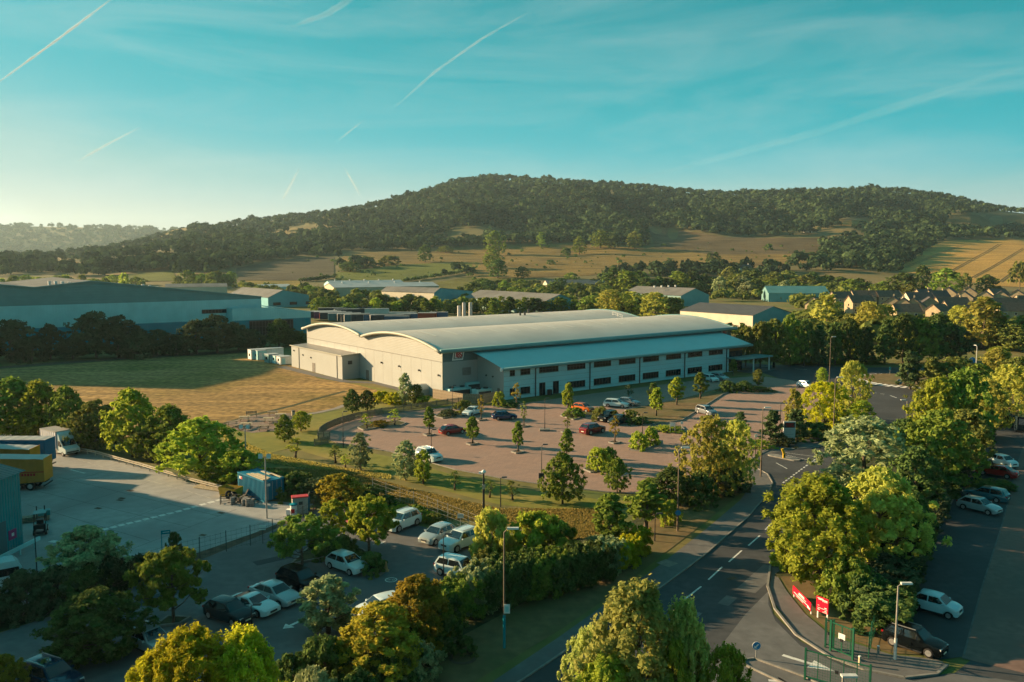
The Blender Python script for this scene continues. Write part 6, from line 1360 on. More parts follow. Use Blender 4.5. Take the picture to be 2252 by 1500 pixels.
# cone
e = thing('traffic_cone', 'pale orange cone at the tip of the planted island', 'cone', G(849, 1256)); m_cone = mat('cone_pale', (0.45, 0.27, 0.12), .6, .1, 2)
MB().cbox(0, 0, .03, .5, .5, .06).build('base', m_cone, e); MB().tube([(0, 0, .06), (0, 0, .85)], [.2, .05], 12).build('cone', m_cone, e); MB().tube([(0, 0, .4), (0, 0, .6)], [.13, .085], 12).build('band', m_white, e)
# manhole ring in the verge
c = G(1018, 1448); g = MB()
for k in range(24):
    a0, a1 = 2 * math.pi * k / 24, 2 * math.pi * (k + 1) / 24
    g.quad(*[(c.x + r * math.cos(a), c.y + r * math.sin(a), z) for r, a, z in ((.75, a0, .10), (.95, a0, .04), (.95, a1, .04), (.75, a1, .10))])
    g.quad(*[(c.x + r * math.cos(a), c.y + r * math.sin(a), z) for r, a, z in ((.75, a0, .10), (.7, a0, .02), (.7, a1, .02), (.75, a1, .10))])
g.build('stone_ring', m_soil)['kind'] = 'structure'
dash((1457, 1243), (1478, 1235), 1.4, mat('inspection_cover', (0.22, 0.19, 0.16), .9, .1, 2, coords='World'), .02, 'inspection_cover')
dash((2045, 1455), (2070, 1462), 1.0, MATS['inspection_cover'], .024, 'inspection_cover'); dash((1600, 1275), (1618, 1270), .5, m_soil, .012, 'drain_cover')

# ------------------------------------------------------------------ picnic tables, planters, islands
def picnic(px, py, rz, m_, label):
    e = thing('picnic_table', label, 'picnic table', G(px, py), rz, 'picnic tables on the terrace')
    for k in range(4): MB().box(-.9, -.36 + k * .185, .70, .9, -.19 + k * .185, .75).build('table_plank', m_, e)
    for s in (-1, 1):
        MB().box(-.9, s * .78 - .14, .42, .9, s * .78 + .14, .46).build('bench', m_, e)
        MB().bar((s * .6, -.78, .40), (s * .6, .78, .40), .06, .1).build('cross_beam', m_, e)
        for t in (-1, 1): MB().bar((s * .6, t * .75, 0), (s * .6, t * .25, .70), .07, .1).build('leg', m_, e)
for x, y_, rz, mm, lb in ((511, 936, .3, m_wood, 'dark picnic table at the left tip of the terrace'), (538, 925, .2, m_wood_pale, 'pale picnic table at the upper left of the terrace'), (541, 940, .1, m_wood_pale, 'sunlit picnic table left of the terrace lamp'), (600, 914, .25, m_wood, 'grey picnic table at the back of the terrace'), (617, 919, .2, m_wood_pale, 'pale picnic table at the back right of the terrace'), (591, 928, .2, m_wood_pale, 'picnic table in the centre right of the terrace'), (602, 934, .25, m_wood, 'brown picnic table right of the terrace centre'), (581, 946, .1, m_wood, 'dark picnic table at the front of the terrace'), (524, 944, 1.2, m_wood, 'dark picnic seat at the front left of the terrace')): picnic(x, y_, rz, mm, lb)
e = thing('bench', 'slatted timber bench at the back edge of the picnic terrace', 'bench', G(553, 917), .35)
for k in range(3): MB().box(-.9, -.2 + k * .15, .42, .9, -.07 + k * .15, .46).build('seat_slat', m_wood, e); MB().box(-.9, .26, .55 + k * .15, .9, .3, .66 + k * .15).build('back_slat', m_wood, e)
for x in (-.8, .8): MB().box(x - .05, -.2, 0, x + .05, -.1, .42).build('leg', m_wood, e); MB().box(x - .05, .2, 0, x + .05, .28, 1.0).build('leg', m_wood, e)
e = thing('litter_bin', 'pale round litter bin at the right tip of the terrace', 'bin', G(645, 914)); MB().tube([(0, 0, 0), (0, 0, .75)], [.3, .32], 12).build('body', m_wood_pale, e, True, 40); MB().tube([(0, 0, .75), (0, 0, .9)], [.34, .3], 12).build('lid', m_dark, e, True, 40)
PLN = [(944, 957), (1039, 977), (1139, 995), (1058, 924), (1152, 938), (1247, 951), (1352, 974)]
for i, (x, y_) in enumerate(PLN):
    e = thing('tree_planter', f'low square kerbed planter in the brick car park, {ordinal(sorted(PLN).index((x, y_)))} from the left', 'planter', G(x, y_), TH, 'planters in the brick car park')
    for a, b in (((-.7, -.6), (.7, -.6)), ((.7, -.6), (.7, .6)), ((.7, .6), (-.7, .6)), ((-.7, .6), (-.7, -.6))): MB().bar((*a, .1), (*b, .1), .16, .2).build('edging', m_kerb, e)
    MB().box(-.62, -.52, .02, .62, .52, .14).build('soil', m_soil, e)
def island(name, pts, m_=m_mulch, h=.14):
    q = [G(*p) for p in pts]; o = MB().prism([(p.x, p.y) for p in q], 0, h).build(name, m_); o['kind'] = 'structure'; kerb(pts + [pts[0]], h + .03, .18); return o
island('planting_bed', [(786, 941), (800, 947), (850, 938), (880, 937), (893, 931), (875, 926), (840, 930), (800, 935)])
island('planting_bed', [(957, 917), (975, 921), (1000, 915), (1045, 919), (1040, 908), (1000, 905), (965, 910)])
island('planting_bed', [(1233, 915), (1262, 924), (1290, 915), (1330, 921), (1380, 928), (1430, 936), (1425, 928), (1350, 915), (1290, 903), (1250, 902)])
island('planting_bed', [(1283, 1033), (1300, 1040), (1320, 1036), (1352, 1018), (1345, 1008), (1310, 1020)])
island('planting_bed', [(1384, 990), (1408, 993), (1448, 977), (1448, 968), (1420, 975), (1395, 985)])
island('planting_bed', [(1420, 952), (1460, 948), (1505, 946), (1498, 938), (1450, 938)])
island('grass_triangle', [(1375, 903), (1440, 935), (1500, 925), (1590, 868), (1650, 845), (1600, 850), (1500, 878)], m_verge)
island('planting_bed', [(1085, 888), (1140, 884), (1150, 890), (1110, 898), (1085, 896)])
island('planting_bed', [(1640, 850), (1660, 856), (1698, 861), (1690, 855), (1650, 846)])
sheet('bank', [(320, 1252), (440, 1214), (560, 1172), (640, 1140), (700, 1112), (690, 1124), (600, 1166), (440, 1232), (330, 1272)], m_soil, .010)
island('planting_bed', [(640, 1243), (690, 1235), (745, 1232), (800, 1248), (840, 1265), (790, 1262), (740, 1245), (690, 1200), (720, 1182), (780, 1200), (850, 1262)][:1] + [(690, 1195), (720, 1180), (800, 1212), (850, 1256), (835, 1266), (800, 1250), (740, 1222)])
island('planting_bed', [(340, 1380), (395, 1374), (418, 1360), (370, 1358)]); island('planting_bed', [(660, 1302), (700, 1302), (705, 1280), (690, 1276)])
sheet('hedge_floor', [(990, 1290), (1062, 1250), (1052, 1192), (1100, 1200), (1250, 1190), (1360, 1160), (1440, 1120), (1540, 1080), (1620, 1040), (1640, 1050), (1500, 1145), (1330, 1270), (1180, 1340), (1000, 1460), (800, 1600), (640, 1700), (800, 1480), (990, 1420)], m_mulch, .0)
sheet('hedge_floor', [(1700, 1262), (1760, 1130), (1850, 1030), (1980, 925), (2100, 870), (2195, 915), (2150, 985), (2100, 1080), (2040, 1205), (1980, 1310), (1940, 1390), (1850, 1340)], m_mulch, .001)
sheet('hedge_floor', [(-400, 1345), (0, 1340), (240, 1298), (320, 1254), (330, 1272), (150, 1342), (0, 1390), (-400, 1425)], m_mulch, .006)
# ------------------------------------------------------------------ the housing estate on the right
m_stone = mat('stone_wall', (0.36, 0.285, 0.18), .9, .12, 1.0); m_stone2 = mat('pale_render', (0.48, 0.43, 0.34), .9, .08, 1.0); m_tile = mat('slate_tile', (0.085, 0.075, 0.072), .8, .15, 1.0, stripe=((0, 0, 1), .35), bump=.4); m_tile2 = mat('brown_tile', (0.135, 0.095, 0.07), .8, .15, 1.0, stripe=((0, 0, 1), .35), bump=.4)
def house(px, py, W, D_, eave, ridge, ang, wallm, roofm, label, windows=3, chimney=True):
    p = T(px, py) if py < 645 else G(px, py); e = thing('house', label, 'house', p, ang, 'houses of the estate')
    MB().box(-W / 2, -D_ / 2, -1, W / 2, D_ / 2, eave).build('wall', wallm, e)
    for s in (-1, 1): MB().add([(s * (W / 2 - .01), -D_ / 2, eave), (s * (W / 2 - .01), D_ / 2, eave), (s * (W / 2 - .01), 0, ridge)], [(0, 1, 2)]).build('gable', wallm, e)
    rf = MB()
    for s in (-1, 1): rf.add([(-W / 2 - .3, s * (D_ / 2 + .35), eave - .12), (W / 2 + .3, s * (D_ / 2 + .35), eave - .12), (W / 2 + .3, 0, ridge + .1), (-W / 2 - .3, 0, ridge + .1)], [(0, 1, 2, 3)])
    for x in (-W / 2 - .3, W / 2 + .3): rf.bar((x, -D_ / 2 - .35, eave - .1), (x, 0, ridge + .1), .08, .2); rf.bar((x, D_ / 2 + .35, eave - .1), (x, 0, ridge + .1), .08, .2)
    r = rf.build('roof', roofm, e)
    if chimney: MB().box(W * .28, -.35, ridge - .6, W * .28 + .7, .35, ridge + 1.0).build('chimney', wallm, r)
    for k in range(windows):
        for z in (1.0, 3.5):
            x = -W / 2 + W * (k + .5) / windows; w = MB().box(x - .55, -D_ / 2 - .06, z, x + .55, -D_ / 2 + .02, z + 1.15).build('window', m_white, e)
            MB().box(x - .45, -D_ / 2 - .08, z + .1, x + .45, -D_ / 2 - .062, z + 1.05).build('pane', m_glass, w)
    MB().box(-W / 2 - .06, -.5, 3.4, -W / 2 + .02, .5, 4.5).build('window', m_glass, e)
    return e
HS = [  # px, py, width, depth, angle, wall, roof, words
    (1848, 672, 10, 8, 8, m_stone, m_tile2, 'leftmost brown-roofed house behind the feathery willow'), (1800, 690, 9, 8, 40, m_stone, m_tile, 'small stone house low among trees at the estate left end'), (1896, 668, 12, 8, 0, m_stone, m_tile2, 'brown-roofed terrace second from the estate left end'), (1890, 684, 11, 8, 5, m_stone, m_tile2, 'long brown roof in front of the terrace, sunlit gable'),
    (1950, 668, 13, 8, 4, m_stone, m_tile2, 'wide brown-roofed house with pointed cross gable left of white house'), (1963, 690, 8, 9, 62, m_stone, m_tile, 'first stone gable of the stepped row below the white house'), (1985, 695, 8, 9, 62, m_stone, m_tile, 'second gable of the stepped row below the white house'), (2008, 695, 8, 9, 62, m_stone, m_tile, 'third gable of the stepped row below the white house'),
    (2018, 676, 13, 9, 2, m_stone2, m_tile, 'white-walled house with slate roof in the middle of the estate'), (2042, 692, 9, 9, 70, m_stone, m_tile, 'grey stone house with tall gable right of the white house'), (2090, 690, 14, 8, 3, m_stone, m_tile2, 'stone house with white windows and long brown roof'), (2115, 702, 15, 8, 2, m_stone, m_tile2, 'low brown roof nearest the tall poplars'),
    (2085, 660, 9, 9, 55, m_stone, m_tile, 'slate house with white bargeboards behind the estate centre'), (2128, 658, 10, 9, 60, m_stone, m_tile, 'bright sunlit gable house at the top of the estate'), (2118, 672, 10, 9, 58, m_stone, m_tile, 'sunlit gable house in the second row with white edges'), (2165, 672, 11, 9, 58, m_stone, m_tile, 'broad sunlit gable right of the second row'),
    (2190, 662, 10, 8, 10, m_stone, m_tile2, 'brown-roofed house behind the broad sunlit gable'), (2200, 672, 9, 9, 60, m_stone, m_tile, 'gable house in shade near the lone field tree'), (2235, 668, 10, 9, 58, m_stone, m_tile, 'rightmost slate house with white-edged gable'), (2210, 692, 17, 8, 2, m_stone, m_tile2, 'long brown terrace roof at the right edge'), (2230, 706, 16, 8, 0, m_stone, m_tile2, 'lowest long roof at the right edge behind the poplars'), (2250, 684, 9, 8, 10, m_stone, m_tile2, 'last brown-roofed house cut by the right edge'),
    (2030, 664, 9, 8, 10, m_stone, m_tile, 'slate-roofed house just behind the white-walled one'), (2060, 668, 10, 8, 6, m_stone, m_tile, 'teal-shaded slate roof between white house and bargeboard house'), (1990, 708, 10, 7, 0, m_stone, m_tile2, 'low garage roof in front of the stepped row'), (2105, 684, 8, 8, 58, m_stone, m_tile, 'small gable tucked behind the long brown roof'), (2062, 706, 7, 6, 30, m_stone, m_tile2, 'small outbuilding roof among the leaves below the estate')]
HOUSES = []
for px, py, W, D_, an, wm, rm_, lb in HS: HOUSES.append(house(px, py + 4, W * 1.05, D_ * 1.1, 5.3, 5.3 + D_ * .42, math.radians(an), wm, rm_, lb, 4 if W > 10 else 2, rnd.random() < .5))
for px, py, lb in ((950, 538, 'white gabled house alone on the hillside above the pasture'), (651, 552, 'white rendered house among the trees on the left slope'), (408, 570, 'tiny white gable house in the trees above the left warehouse'), (811, 524, 'long low villa half hidden on the wooded slope'), (1053, 455, 'pale house high up in the hill wood'), (1637, 602, 'white-chimneyed farmhouse among trees behind the teal-roofed shed'), (1640, 512, 'row of white cottages on the distant field edge'), (590, 553, 'pale farm building under the left woods'), (1775, 512, 'pale cottage by the wood below the crest'), (2115, 521, 'farmstead behind the top edge of the wheat field')):
    p = T(px, py); e = house(px, py, 13, 8, 4.8, 8.5, math.radians(rnd.uniform(-20, 30)), m_white, m_tile, lb, 3); e['group'] = 'houses scattered on the hillside'; e.location.z += 1.2

# ------------------------------------------------------------------ trees
GL_ = 'trees between the yard and the hay field'
for s, lb in (((30, 962, 832, 56, 'broad', 'green'), 'leafy green tree at the left edge behind the yard'), ((88, 965, 838, 50, 'broad', 'lime'), 'bright sunlit tree second from the left edge behind the yard'), ((150, 975, 850, 44, 'broad', 'green'), 'green tree directly behind the box truck'), ((212, 988, 880, 50, 'broad', 'olive'), 'brownish-green tree right of the box truck'),
              ((292, 1004, 856, 62, 'broad', 'lime'), 'tallest sunlit tree in the row along the yard'), ((375, 1020, 892, 50, 'broad', 'green'), 'green tree right of the tallest one in the yard row'), ((442, 1042, 918, 76, 'broad', 'lime'), 'big spreading lime-green tree before the picnic lawn'), ((180, 982, 905, 40, 'broad', 'green'), 'lower green tree between the box truck and the tallest tree'), ((335, 1012, 925, 44, 'broad', 'olive'), 'lower olive tree filling the gap right of the tallest tree'), ((490, 1060, 1000, 46, 'broad', 'lime'), 'low bright tree right of the big spreading one'), ((60, 968, 890, 46, 'broad', 'lime'), 'lower bright tree filling the row at the left edge'), ((528, 1062, 988, 56, 'broad', 'lime'), 'low leafy tree left of the blue container'), ((-45, 958, 838, 55, 'broad', 'green'), 'tree cut by the left frame edge behind the yard')):
    tree(*s, lb, GL_)
GH = 'shrubs on the bank above the lower car park'
for s, lb in (((600, 1078, 1035, 42, 'shrub', 'dark'), 'dark bush behind the blue container'), ((655, 1092, 1040, 46, 'shrub', 'dark'), 'dark hedge bush right of the container'), ((700, 1100, 1052, 40, 'shrub', 'shade'), 'brownish bush left of the rust-tinted tree'), ((750, 1112, 1042, 48, 'broad', 'rust'), 'rust and yellow tinted tree on the bank by the lawn'), ((800, 1100, 1070, 46, 'shrub', 'dark'), 'dark bush right of the rust-tinted tree'), ((845, 1120, 1090, 34, 'shrub', 'dark'), 'low dark bush behind the fence by the white four-wheel-drive'), ((915, 1140, 1112, 26, 'shrub', 'green'), 'small bush at the wire fence behind the parked cars'), ((955, 1150, 1130, 22, 'shrub', 'olive'), 'scrubby weeds bush at the fence behind the silver hatchback')):
    tree(*s, lb, GH, 'shrub' if s[4] == 'shrub' else 'tree', 'shrub' if s[4] == 'shrub' else 'tree')
GP = 'trees in the lower left car park'
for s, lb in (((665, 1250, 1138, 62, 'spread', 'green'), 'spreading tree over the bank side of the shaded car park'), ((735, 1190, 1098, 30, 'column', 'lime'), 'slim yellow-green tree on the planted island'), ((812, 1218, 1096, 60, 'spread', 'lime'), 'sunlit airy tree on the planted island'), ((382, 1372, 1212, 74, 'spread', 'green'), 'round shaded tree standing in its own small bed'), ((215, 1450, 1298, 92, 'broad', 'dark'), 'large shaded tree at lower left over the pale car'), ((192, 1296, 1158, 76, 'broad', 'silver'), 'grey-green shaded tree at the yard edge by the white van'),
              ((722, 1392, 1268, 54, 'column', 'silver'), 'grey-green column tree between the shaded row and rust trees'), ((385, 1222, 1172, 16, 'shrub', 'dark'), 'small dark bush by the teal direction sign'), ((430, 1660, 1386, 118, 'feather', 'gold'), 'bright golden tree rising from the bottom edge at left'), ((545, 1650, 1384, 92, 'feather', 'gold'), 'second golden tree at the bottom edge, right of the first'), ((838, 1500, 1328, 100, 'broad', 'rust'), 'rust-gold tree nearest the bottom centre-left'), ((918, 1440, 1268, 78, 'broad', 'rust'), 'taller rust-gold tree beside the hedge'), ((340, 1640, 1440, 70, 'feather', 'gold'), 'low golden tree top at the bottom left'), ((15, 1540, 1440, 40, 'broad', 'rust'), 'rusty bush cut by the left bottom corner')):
    tree(*s, lb, GP)
GS = 'dark shrubs in the lower left beds'
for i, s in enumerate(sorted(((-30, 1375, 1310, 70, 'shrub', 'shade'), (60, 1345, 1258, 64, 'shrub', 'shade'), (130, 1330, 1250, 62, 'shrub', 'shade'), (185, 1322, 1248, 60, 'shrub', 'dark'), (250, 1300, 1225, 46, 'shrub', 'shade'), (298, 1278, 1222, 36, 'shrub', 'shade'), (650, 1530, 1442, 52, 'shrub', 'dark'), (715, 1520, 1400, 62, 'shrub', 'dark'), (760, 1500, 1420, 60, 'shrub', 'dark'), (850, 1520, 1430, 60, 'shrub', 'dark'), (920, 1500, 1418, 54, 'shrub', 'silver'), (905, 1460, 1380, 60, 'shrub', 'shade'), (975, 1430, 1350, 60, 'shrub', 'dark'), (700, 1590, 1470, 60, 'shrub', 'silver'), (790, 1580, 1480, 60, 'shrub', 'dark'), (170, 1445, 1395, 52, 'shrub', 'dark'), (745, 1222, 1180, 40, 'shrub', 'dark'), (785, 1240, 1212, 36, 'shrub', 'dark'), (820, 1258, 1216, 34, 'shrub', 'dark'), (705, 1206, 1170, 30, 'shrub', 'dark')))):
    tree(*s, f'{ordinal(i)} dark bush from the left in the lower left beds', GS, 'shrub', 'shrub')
GE = 'hedge along the main road'
for i, (x, y_, pt, hw, lf) in enumerate(((960, 1392, 1300, 46, 'dark'), (1000, 1370, 1262, 55, 'dark'), (1050, 1345, 1228, 55, 'silver'), (1095, 1335, 1215, 55, 'dark'), (1145, 1322, 1205, 52, 'dark'), (1195, 1312, 1200, 52, 'dark'), (1245, 1300, 1195, 52, 'dark'), (1295, 1285, 1190, 50, 'dark'), (1330, 1262, 1178, 44, 'silver'), (940, 1440, 1330, 55, 'dark'))):
    tree(x, y_, pt + (y_ - pt) * .16, hw, 'block', 'green' if i % 4 == 1 else lf, f'{ordinal(i)} section of dark clipped hedge beside the road verge', GE, 'hedge', 'hedge', rz=.75, )
for x, y_, pt, hw, kd, lf, lb in ((1376, 1248, 1186, 34, 'block', 'gold', 'golden-tipped hedge section nearest the camera by the verge'), (1402, 1222, 1165, 30, 'block', 'gold', 'golden-tipped hedge section farther along the verge')): tree(x, y_, pt, hw, kd, lf, lb, GE, 'hedge', 'hedge', rz=.75)
for s, lb in (((1082, 1235, 1122, 52, 'shrub', 'willow'), 'pale yellow-green bush at the end of the white car row'), ((1180, 1225, 1132, 72, 'shrub', 'lime'), 'big rounded yellow-green bush on the straw bank'), ((1230, 1215, 1150, 40, 'shrub', 'green'), 'green bush right of the big rounded bush'), ((1065, 1262, 1205, 34, 'shrub', 'olive'), 'small olive bush beside the boxy white car'), ((1320, 1215, 1180, 40, 'shrub', 'silver'), 'feathery grey-green tussock below the roadside saplings')): tree(*s, lb, 'bushes on the straw bank', 'shrub', 'shrub')
GR = 'young trees along the lawn and road'
for s, lb in (((1343, 1212, 1088, 42, 'oval', 'green'), 'tall leafy young tree left of the golden hedge'), ((1420, 1172, 1058, 46, 'oval', 'green'), 'leafy young tree right of the golden hedge'), ((1237, 1108, 995, 40, 'broad', 'green'), 'young tree with slim trunk on the lawn below the brick car park'), ((1357, 1084, 1008, 26, 'broad', 'green'), 'round-headed young tree at the lawn corner of the brick car park'), ((1470, 1150, 1100, 28, 'shrub', 'lime'), 'multi-stemmed small tree beside the road lamp'),
              ((1476, 1110, 1028, 44, 'broad', 'dark'), 'dark dense tree left of the golden willows'), ((1535, 1105, 1040, 44, 'shrub', 'dark'), 'dark undergrowth at the foot of the golden willows'), ((1600, 1085, 1030, 44, 'shrub', 'shade'), 'shaded undergrowth right under the golden willows'), ((1430, 1100, 1050, 24, 'oval', 'green'), 'small sapling between the brick car park and the willows'),
              ((1560, 1088, 912, 58, 'willow', 'willow'), 'large golden willow beside the factory entrance'), ((1618, 1070, 922, 40, 'willow', 'willow'), 'slimmer golden willow right of the large one'), ((1585, 1070, 985, 40, 'willow', 'willow'), 'low golden willow between the two tall ones'),
              ((793, 1034, 950, 20, 'column', 'silver'), 'slim pale birch at the lawn edge of the brick car park'), ((893, 1056, 968, 25, 'column', 'silver'), 'bushy pale birch left of the half hidden car'), ((931, 1064, 988, 21, 'column', 'lime'), 'bushy sapling in front of the half hidden car'), ((650, 1008, 962, 22, 'sparse', 'lime'), 'thin airy sapling on the lawn below the terrace'), ((738, 1018, 980, 20, 'sparse', 'olive'), 'thin olive sapling near the picket panel'), ((1000, 1078, 1036, 17, 'sparse', 'olive'), 'small sapling in the lawn shadow left of the camera mast'), ((1077, 1094, 1055, 18, 'sparse', 'olive'), 'small sapling right of the camera mast'), ((1127, 1100, 1058, 20, 'sparse', 'olive'), 'small sapling left of the slim-trunked young tree'),
              ((626, 972, 912, 22, 'broad', 'green'), 'round green tree in front of the picnic terrace'), ((662, 948, 904, 22, 'broad', 'lime'), 'small round tree at the right of the picnic terrace'), ((775, 908, 856, 20, 'broad', 'dark'), 'left of two dark trees on the lawn by the fence'), ((808, 903, 858, 18, 'broad', 'dark'), 'right of two dark trees on the lawn by the fence'), ((891, 890, 820, 15, 'column', 'silver'), 'tall slim birch before the factory gable'), ((915, 892, 845, 18, 'column', 'olive'), 'bushy birch right of the tall slim one'), ((760, 1030, 1000, 16, 'sparse', 'lime'), 'tiny sapling by the picnic lawn path')): tree(*s, lb, GR, bark=m_bark_pale if s[5] == 'silver' else None)
for s, lb in (((838, 884, 860, 22, 'shrub', 'gold'), 'golden flowering bush by the factory gable'), ((865, 888, 864, 22, 'shrub', 'gold'), 'second golden bush right of the first'), ((930, 893, 870, 18, 'shrub', 'lime'), 'lime bush at the foot of the arched store'), ((1020, 908, 880, 20, 'shrub', 'olive'), 'rounded olive bush by the white saloon'), ((985, 915, 900, 20, 'shrub', 'shade'), 'low brown bush in the bed left of the white saloon'), ((807, 944, 910, 16, 'sparse', 'lime'), 'left shrub on the near planted island'), ((868, 936, 900, 16, 'sparse', 'lime'), 'right shrub on the near planted island'), ((835, 938, 925, 22, 'shrub', 'rust'), 'low brown cover on the near planted island'),
              ((1098, 893, 862, 17, 'shrub', 'lime'), 'bright bush before the left end of the office'), ((1125, 896, 884, 18, 'shrub', 'dark'), 'low dark planting under the office wall'), ((1262, 916, 897, 26, 'shrub', 'green'), 'leafy bush at the kerbed island tip by the orange car'), ((1320, 922, 895, 22, 'shrub', 'olive'), 'olive bush behind the black four-wheel-drive'), ((1385, 928, 903, 22, 'shrub', 'olive'), 'olive bush right of the dark saloon'), ((1405, 932, 916, 26, 'shrub', 'dark'), 'dark bush along the grass triangle'), ((1318, 1034, 985, 30, 'shrub', 'lime'), 'leafy bush on the lower right paved island'), ((1340, 1020, 985, 22, 'shrub', 'green'), 'green bush behind the lower right island bush'), ((1405, 988, 950, 22, 'shrub', 'lime'), 'bright bush at the left of the right-hand island'), ((1432, 978, 940, 22, 'shrub', 'lime'), 'taller bright bush at the right of the right-hand island'), ((1470, 948, 936, 30, 'shrub', 'lime'), 'low bright cover around the white board'),
              ((1600, 862, 838, 20, 'shrub', 'dark'), 'dark bush on the far bed left of the entrance'), ((1635, 860, 838, 22, 'shrub', 'dark'), 'dark bush on the far bed nearer the entrance'), ((1672, 860, 850, 26, 'shrub', 'dark'), 'low dark cover by the far kerb'), ((1667, 848, 812, 12, 'column', 'olive'), 'thin olive sapling right of the canopy'), ((1612, 826, 790, 10, 'oval', 'olive'), 'small tree in front of the glazed entrance'), ((1800, 858, 842, 28, 'shrub', 'rust'), 'rusty low hedge near the pale blue car')): tree(*s, lb, 'shrubs in the factory beds', 'shrub', 'shrub')
GQ = 'slim trees planted in the brick car park'
for s, lb in (((944, 957, 893, 15, 'oval', 'green'), 'slim planter tree left of the red hatchback'), ((1039, 977, 915, 18, 'oval', 'green'), 'slim planter tree right of the red hatchback'), ((1139, 995, 927, 14, 'oval', 'green'), 'slim planter tree in the centre of the brick paving'), ((1246, 1012, 943, 16, 'oval', 'green'), 'slim planter tree above the lawn-edge young tree'), ((1249, 912, 843, 14, 'oval', 'lime'), 'sunlit slim tree on the kerbed island by the orange car'), ((1443, 916, 853, 18, 'oval', 'lime'), 'sunlit tree on the grass triangle, front one'), ((1488, 892, 830, 17, 'oval', 'lime'), 'sunlit tree on the grass triangle, middle one'), ((1540, 878, 820, 16, 'oval', 'green'), 'shaded tree on the grass triangle nearest the office'), ((1436, 900, 842, 15, 'oval', 'dark'), 'dark tree directly behind the front triangle tree'),
              ((1058, 924, 870, 9, 'sparse', 'rust'), 'bare-looking sapling beside the white saloon'), ((1152, 938, 884, 9, 'sparse', 'olive'), 'bare-looking sapling left of the central lamp'), ((1247, 952, 905, 10, 'sparse', 'olive'), 'bare-looking sapling below the orange car'), ((1352, 974, 915, 14, 'sparse', 'rust'), 'reddish thin sapling right of the maroon crossover'), ((1136, 892, 843, 12, 'sparse', 'rust'), 'autumn-tinted sapling before the office windows'), ((1382, 880, 845, 10, 'sparse', 'shade'), 'small dark sapling before the office wall')): tree(*s, lb, GQ)
# right-hand side
GW = 'trees between the main road and the right-hand car park'
for s, lb in (((1900, 1082, 918, 104, 'willow', 'silver'), 'big rounded silver-green willow by the junction'), ((1795, 1272, 1046, 118, 'feather', 'lime'), 'large bright green tree behind the red boards'), ((1930, 1250, 1030, 92, 'broad', 'willow'), 'yellowish tree right of the bright green one'), ((2058, 985, 828, 52, 'broad', 'lime'), 'bright tree right of the roundabout'), ((2112, 985, 812, 58, 'broad', 'green'), 'tall green tree right of the bright roundabout tree'), ((2060, 1070, 900, 72, 'broad', 'green'), 'green tree behind the silver willow'), ((2125, 1040, 900, 56, 'broad', 'olive'), 'olive tree above the right-hand cars'), ((1985, 1010, 920, 44, 'broad', 'dark'), 'dark tree peeping over the silver willow'), ((2010, 1130, 985, 60, 'broad', 'dark'), 'dark tree between silver willow and hedge'), ((2000, 1230, 1080, 56, 'broad', 'dark'), 'dark tree behind the yellowish one'), ((2170, 960, 835, 44, 'broad', 'willow'), 'dusty yellow tree at the right above the cars'), ((2220, 930, 800, 52, 'willow', 'willow'), 'dusty willow at the right edge'), ((1860, 1330, 1230, 60, 'shrub', 'green'), 'low branches of leaves behind the upright red board'), ((1900, 1350, 1270, 50, 'shrub', 'dark'), 'dark shrub behind the green gate fence'), ((1730, 1250, 1180, 34, 'shrub', 'lime'), 'leafy shrub under the bright green tree by the road')): tree(*s, lb, GW)
for i in range(11):
    f = i / 10; x = 1945 + (2185 - 1945) * f - 22 * math.sin(math.pi * f); y_ = 1370 + (930 - 1370) * (f ** .86)
    p = G(x, y_); tree_at(p, 2.6 if i < 8 else 2.4, 3.2, 'block', 'shade' if i % 3 else 'dark', f'{ordinal(i)} section from the front of the tall dark hedge beside the right-hand car park', 'hedge of the right-hand car park', 'hedge', 'hedge', rz=1.1)
tree(2175, 1075, 1058, 44, 'block', 'dark', 'low dark hedge strip behind the dark teal estate', 'hedge of the right-hand car park', 'hedge', 'hedge', rz=-.1)
for s, lb in (((1395, 1650, 1283, 128, 'feather', 'sage'), 'big silvery willow top at the bottom centre'), ((1300, 1640, 1380, 66, 'feather', 'sage'), 'lower golden-green willow left of the silvery one'), ((1500, 1650, 1322, 66, 'feather', 'sage'), 'silvery willow crown right of the big one'), ((1480, 1680, 1408, 50, 'feather', 'lime'), 'bright spiky shoots before the silvery willow'), ((1595, 1680, 1420, 64, 'feather', 'lime'), 'lime shoots at the bottom edge left of the island'), ((1330, 1700, 1440, 90, 'feather', 'lime'), 'lime foliage at the bottom edge centre')): tree(*s, lb, 'trees at the bottom edge')
# around the roundabout
for s, lb in (((1812, 948, 838, 50, 'willow', 'gold'), 'golden willow in front of the roundabout'), ((1872, 925, 792, 38, 'willow', 'willow'), 'tall olive-gold willow at the roundabout'), ((1742, 962, 855, 18, 'column', 'willow'), 'slender birch behind the totem sign'), ((1700, 975, 902, 30, 'pine', 'pine'), 'dark pine left of the totem sign'), ((1752, 968, 900, 34, 'pine', 'pine'), 'dark pine right of the totem sign'), ((1790, 965, 930, 40, 'shrub', 'dark'), 'dark undergrowth right of the totem sign'), ((1842, 950, 900, 30, 'shrub', 'dark'), 'shrub under the golden willow'), ((1895, 940, 880, 26, 'column', 'lime'), 'bright lower foliage right of the golden willow'), ((1627, 950, 905, 22, 'pine', 'pine'), 'dark pine top behind the slimmer golden willow'), ((1807, 842, 808, 14, 'broad', 'lime'), 'small bright tree across the road by the lamp'), ((1720, 978, 960, 34, 'shrub', 'shade'), 'low shade planting at the totem foot'), ((1670, 985, 968, 26, 'shrub', 'lime'), 'bright low cover at the car park gate')): tree(*s, lb, 'trees by the roundabout', bark=m_bark_pale if s[4] == 'column' else None)
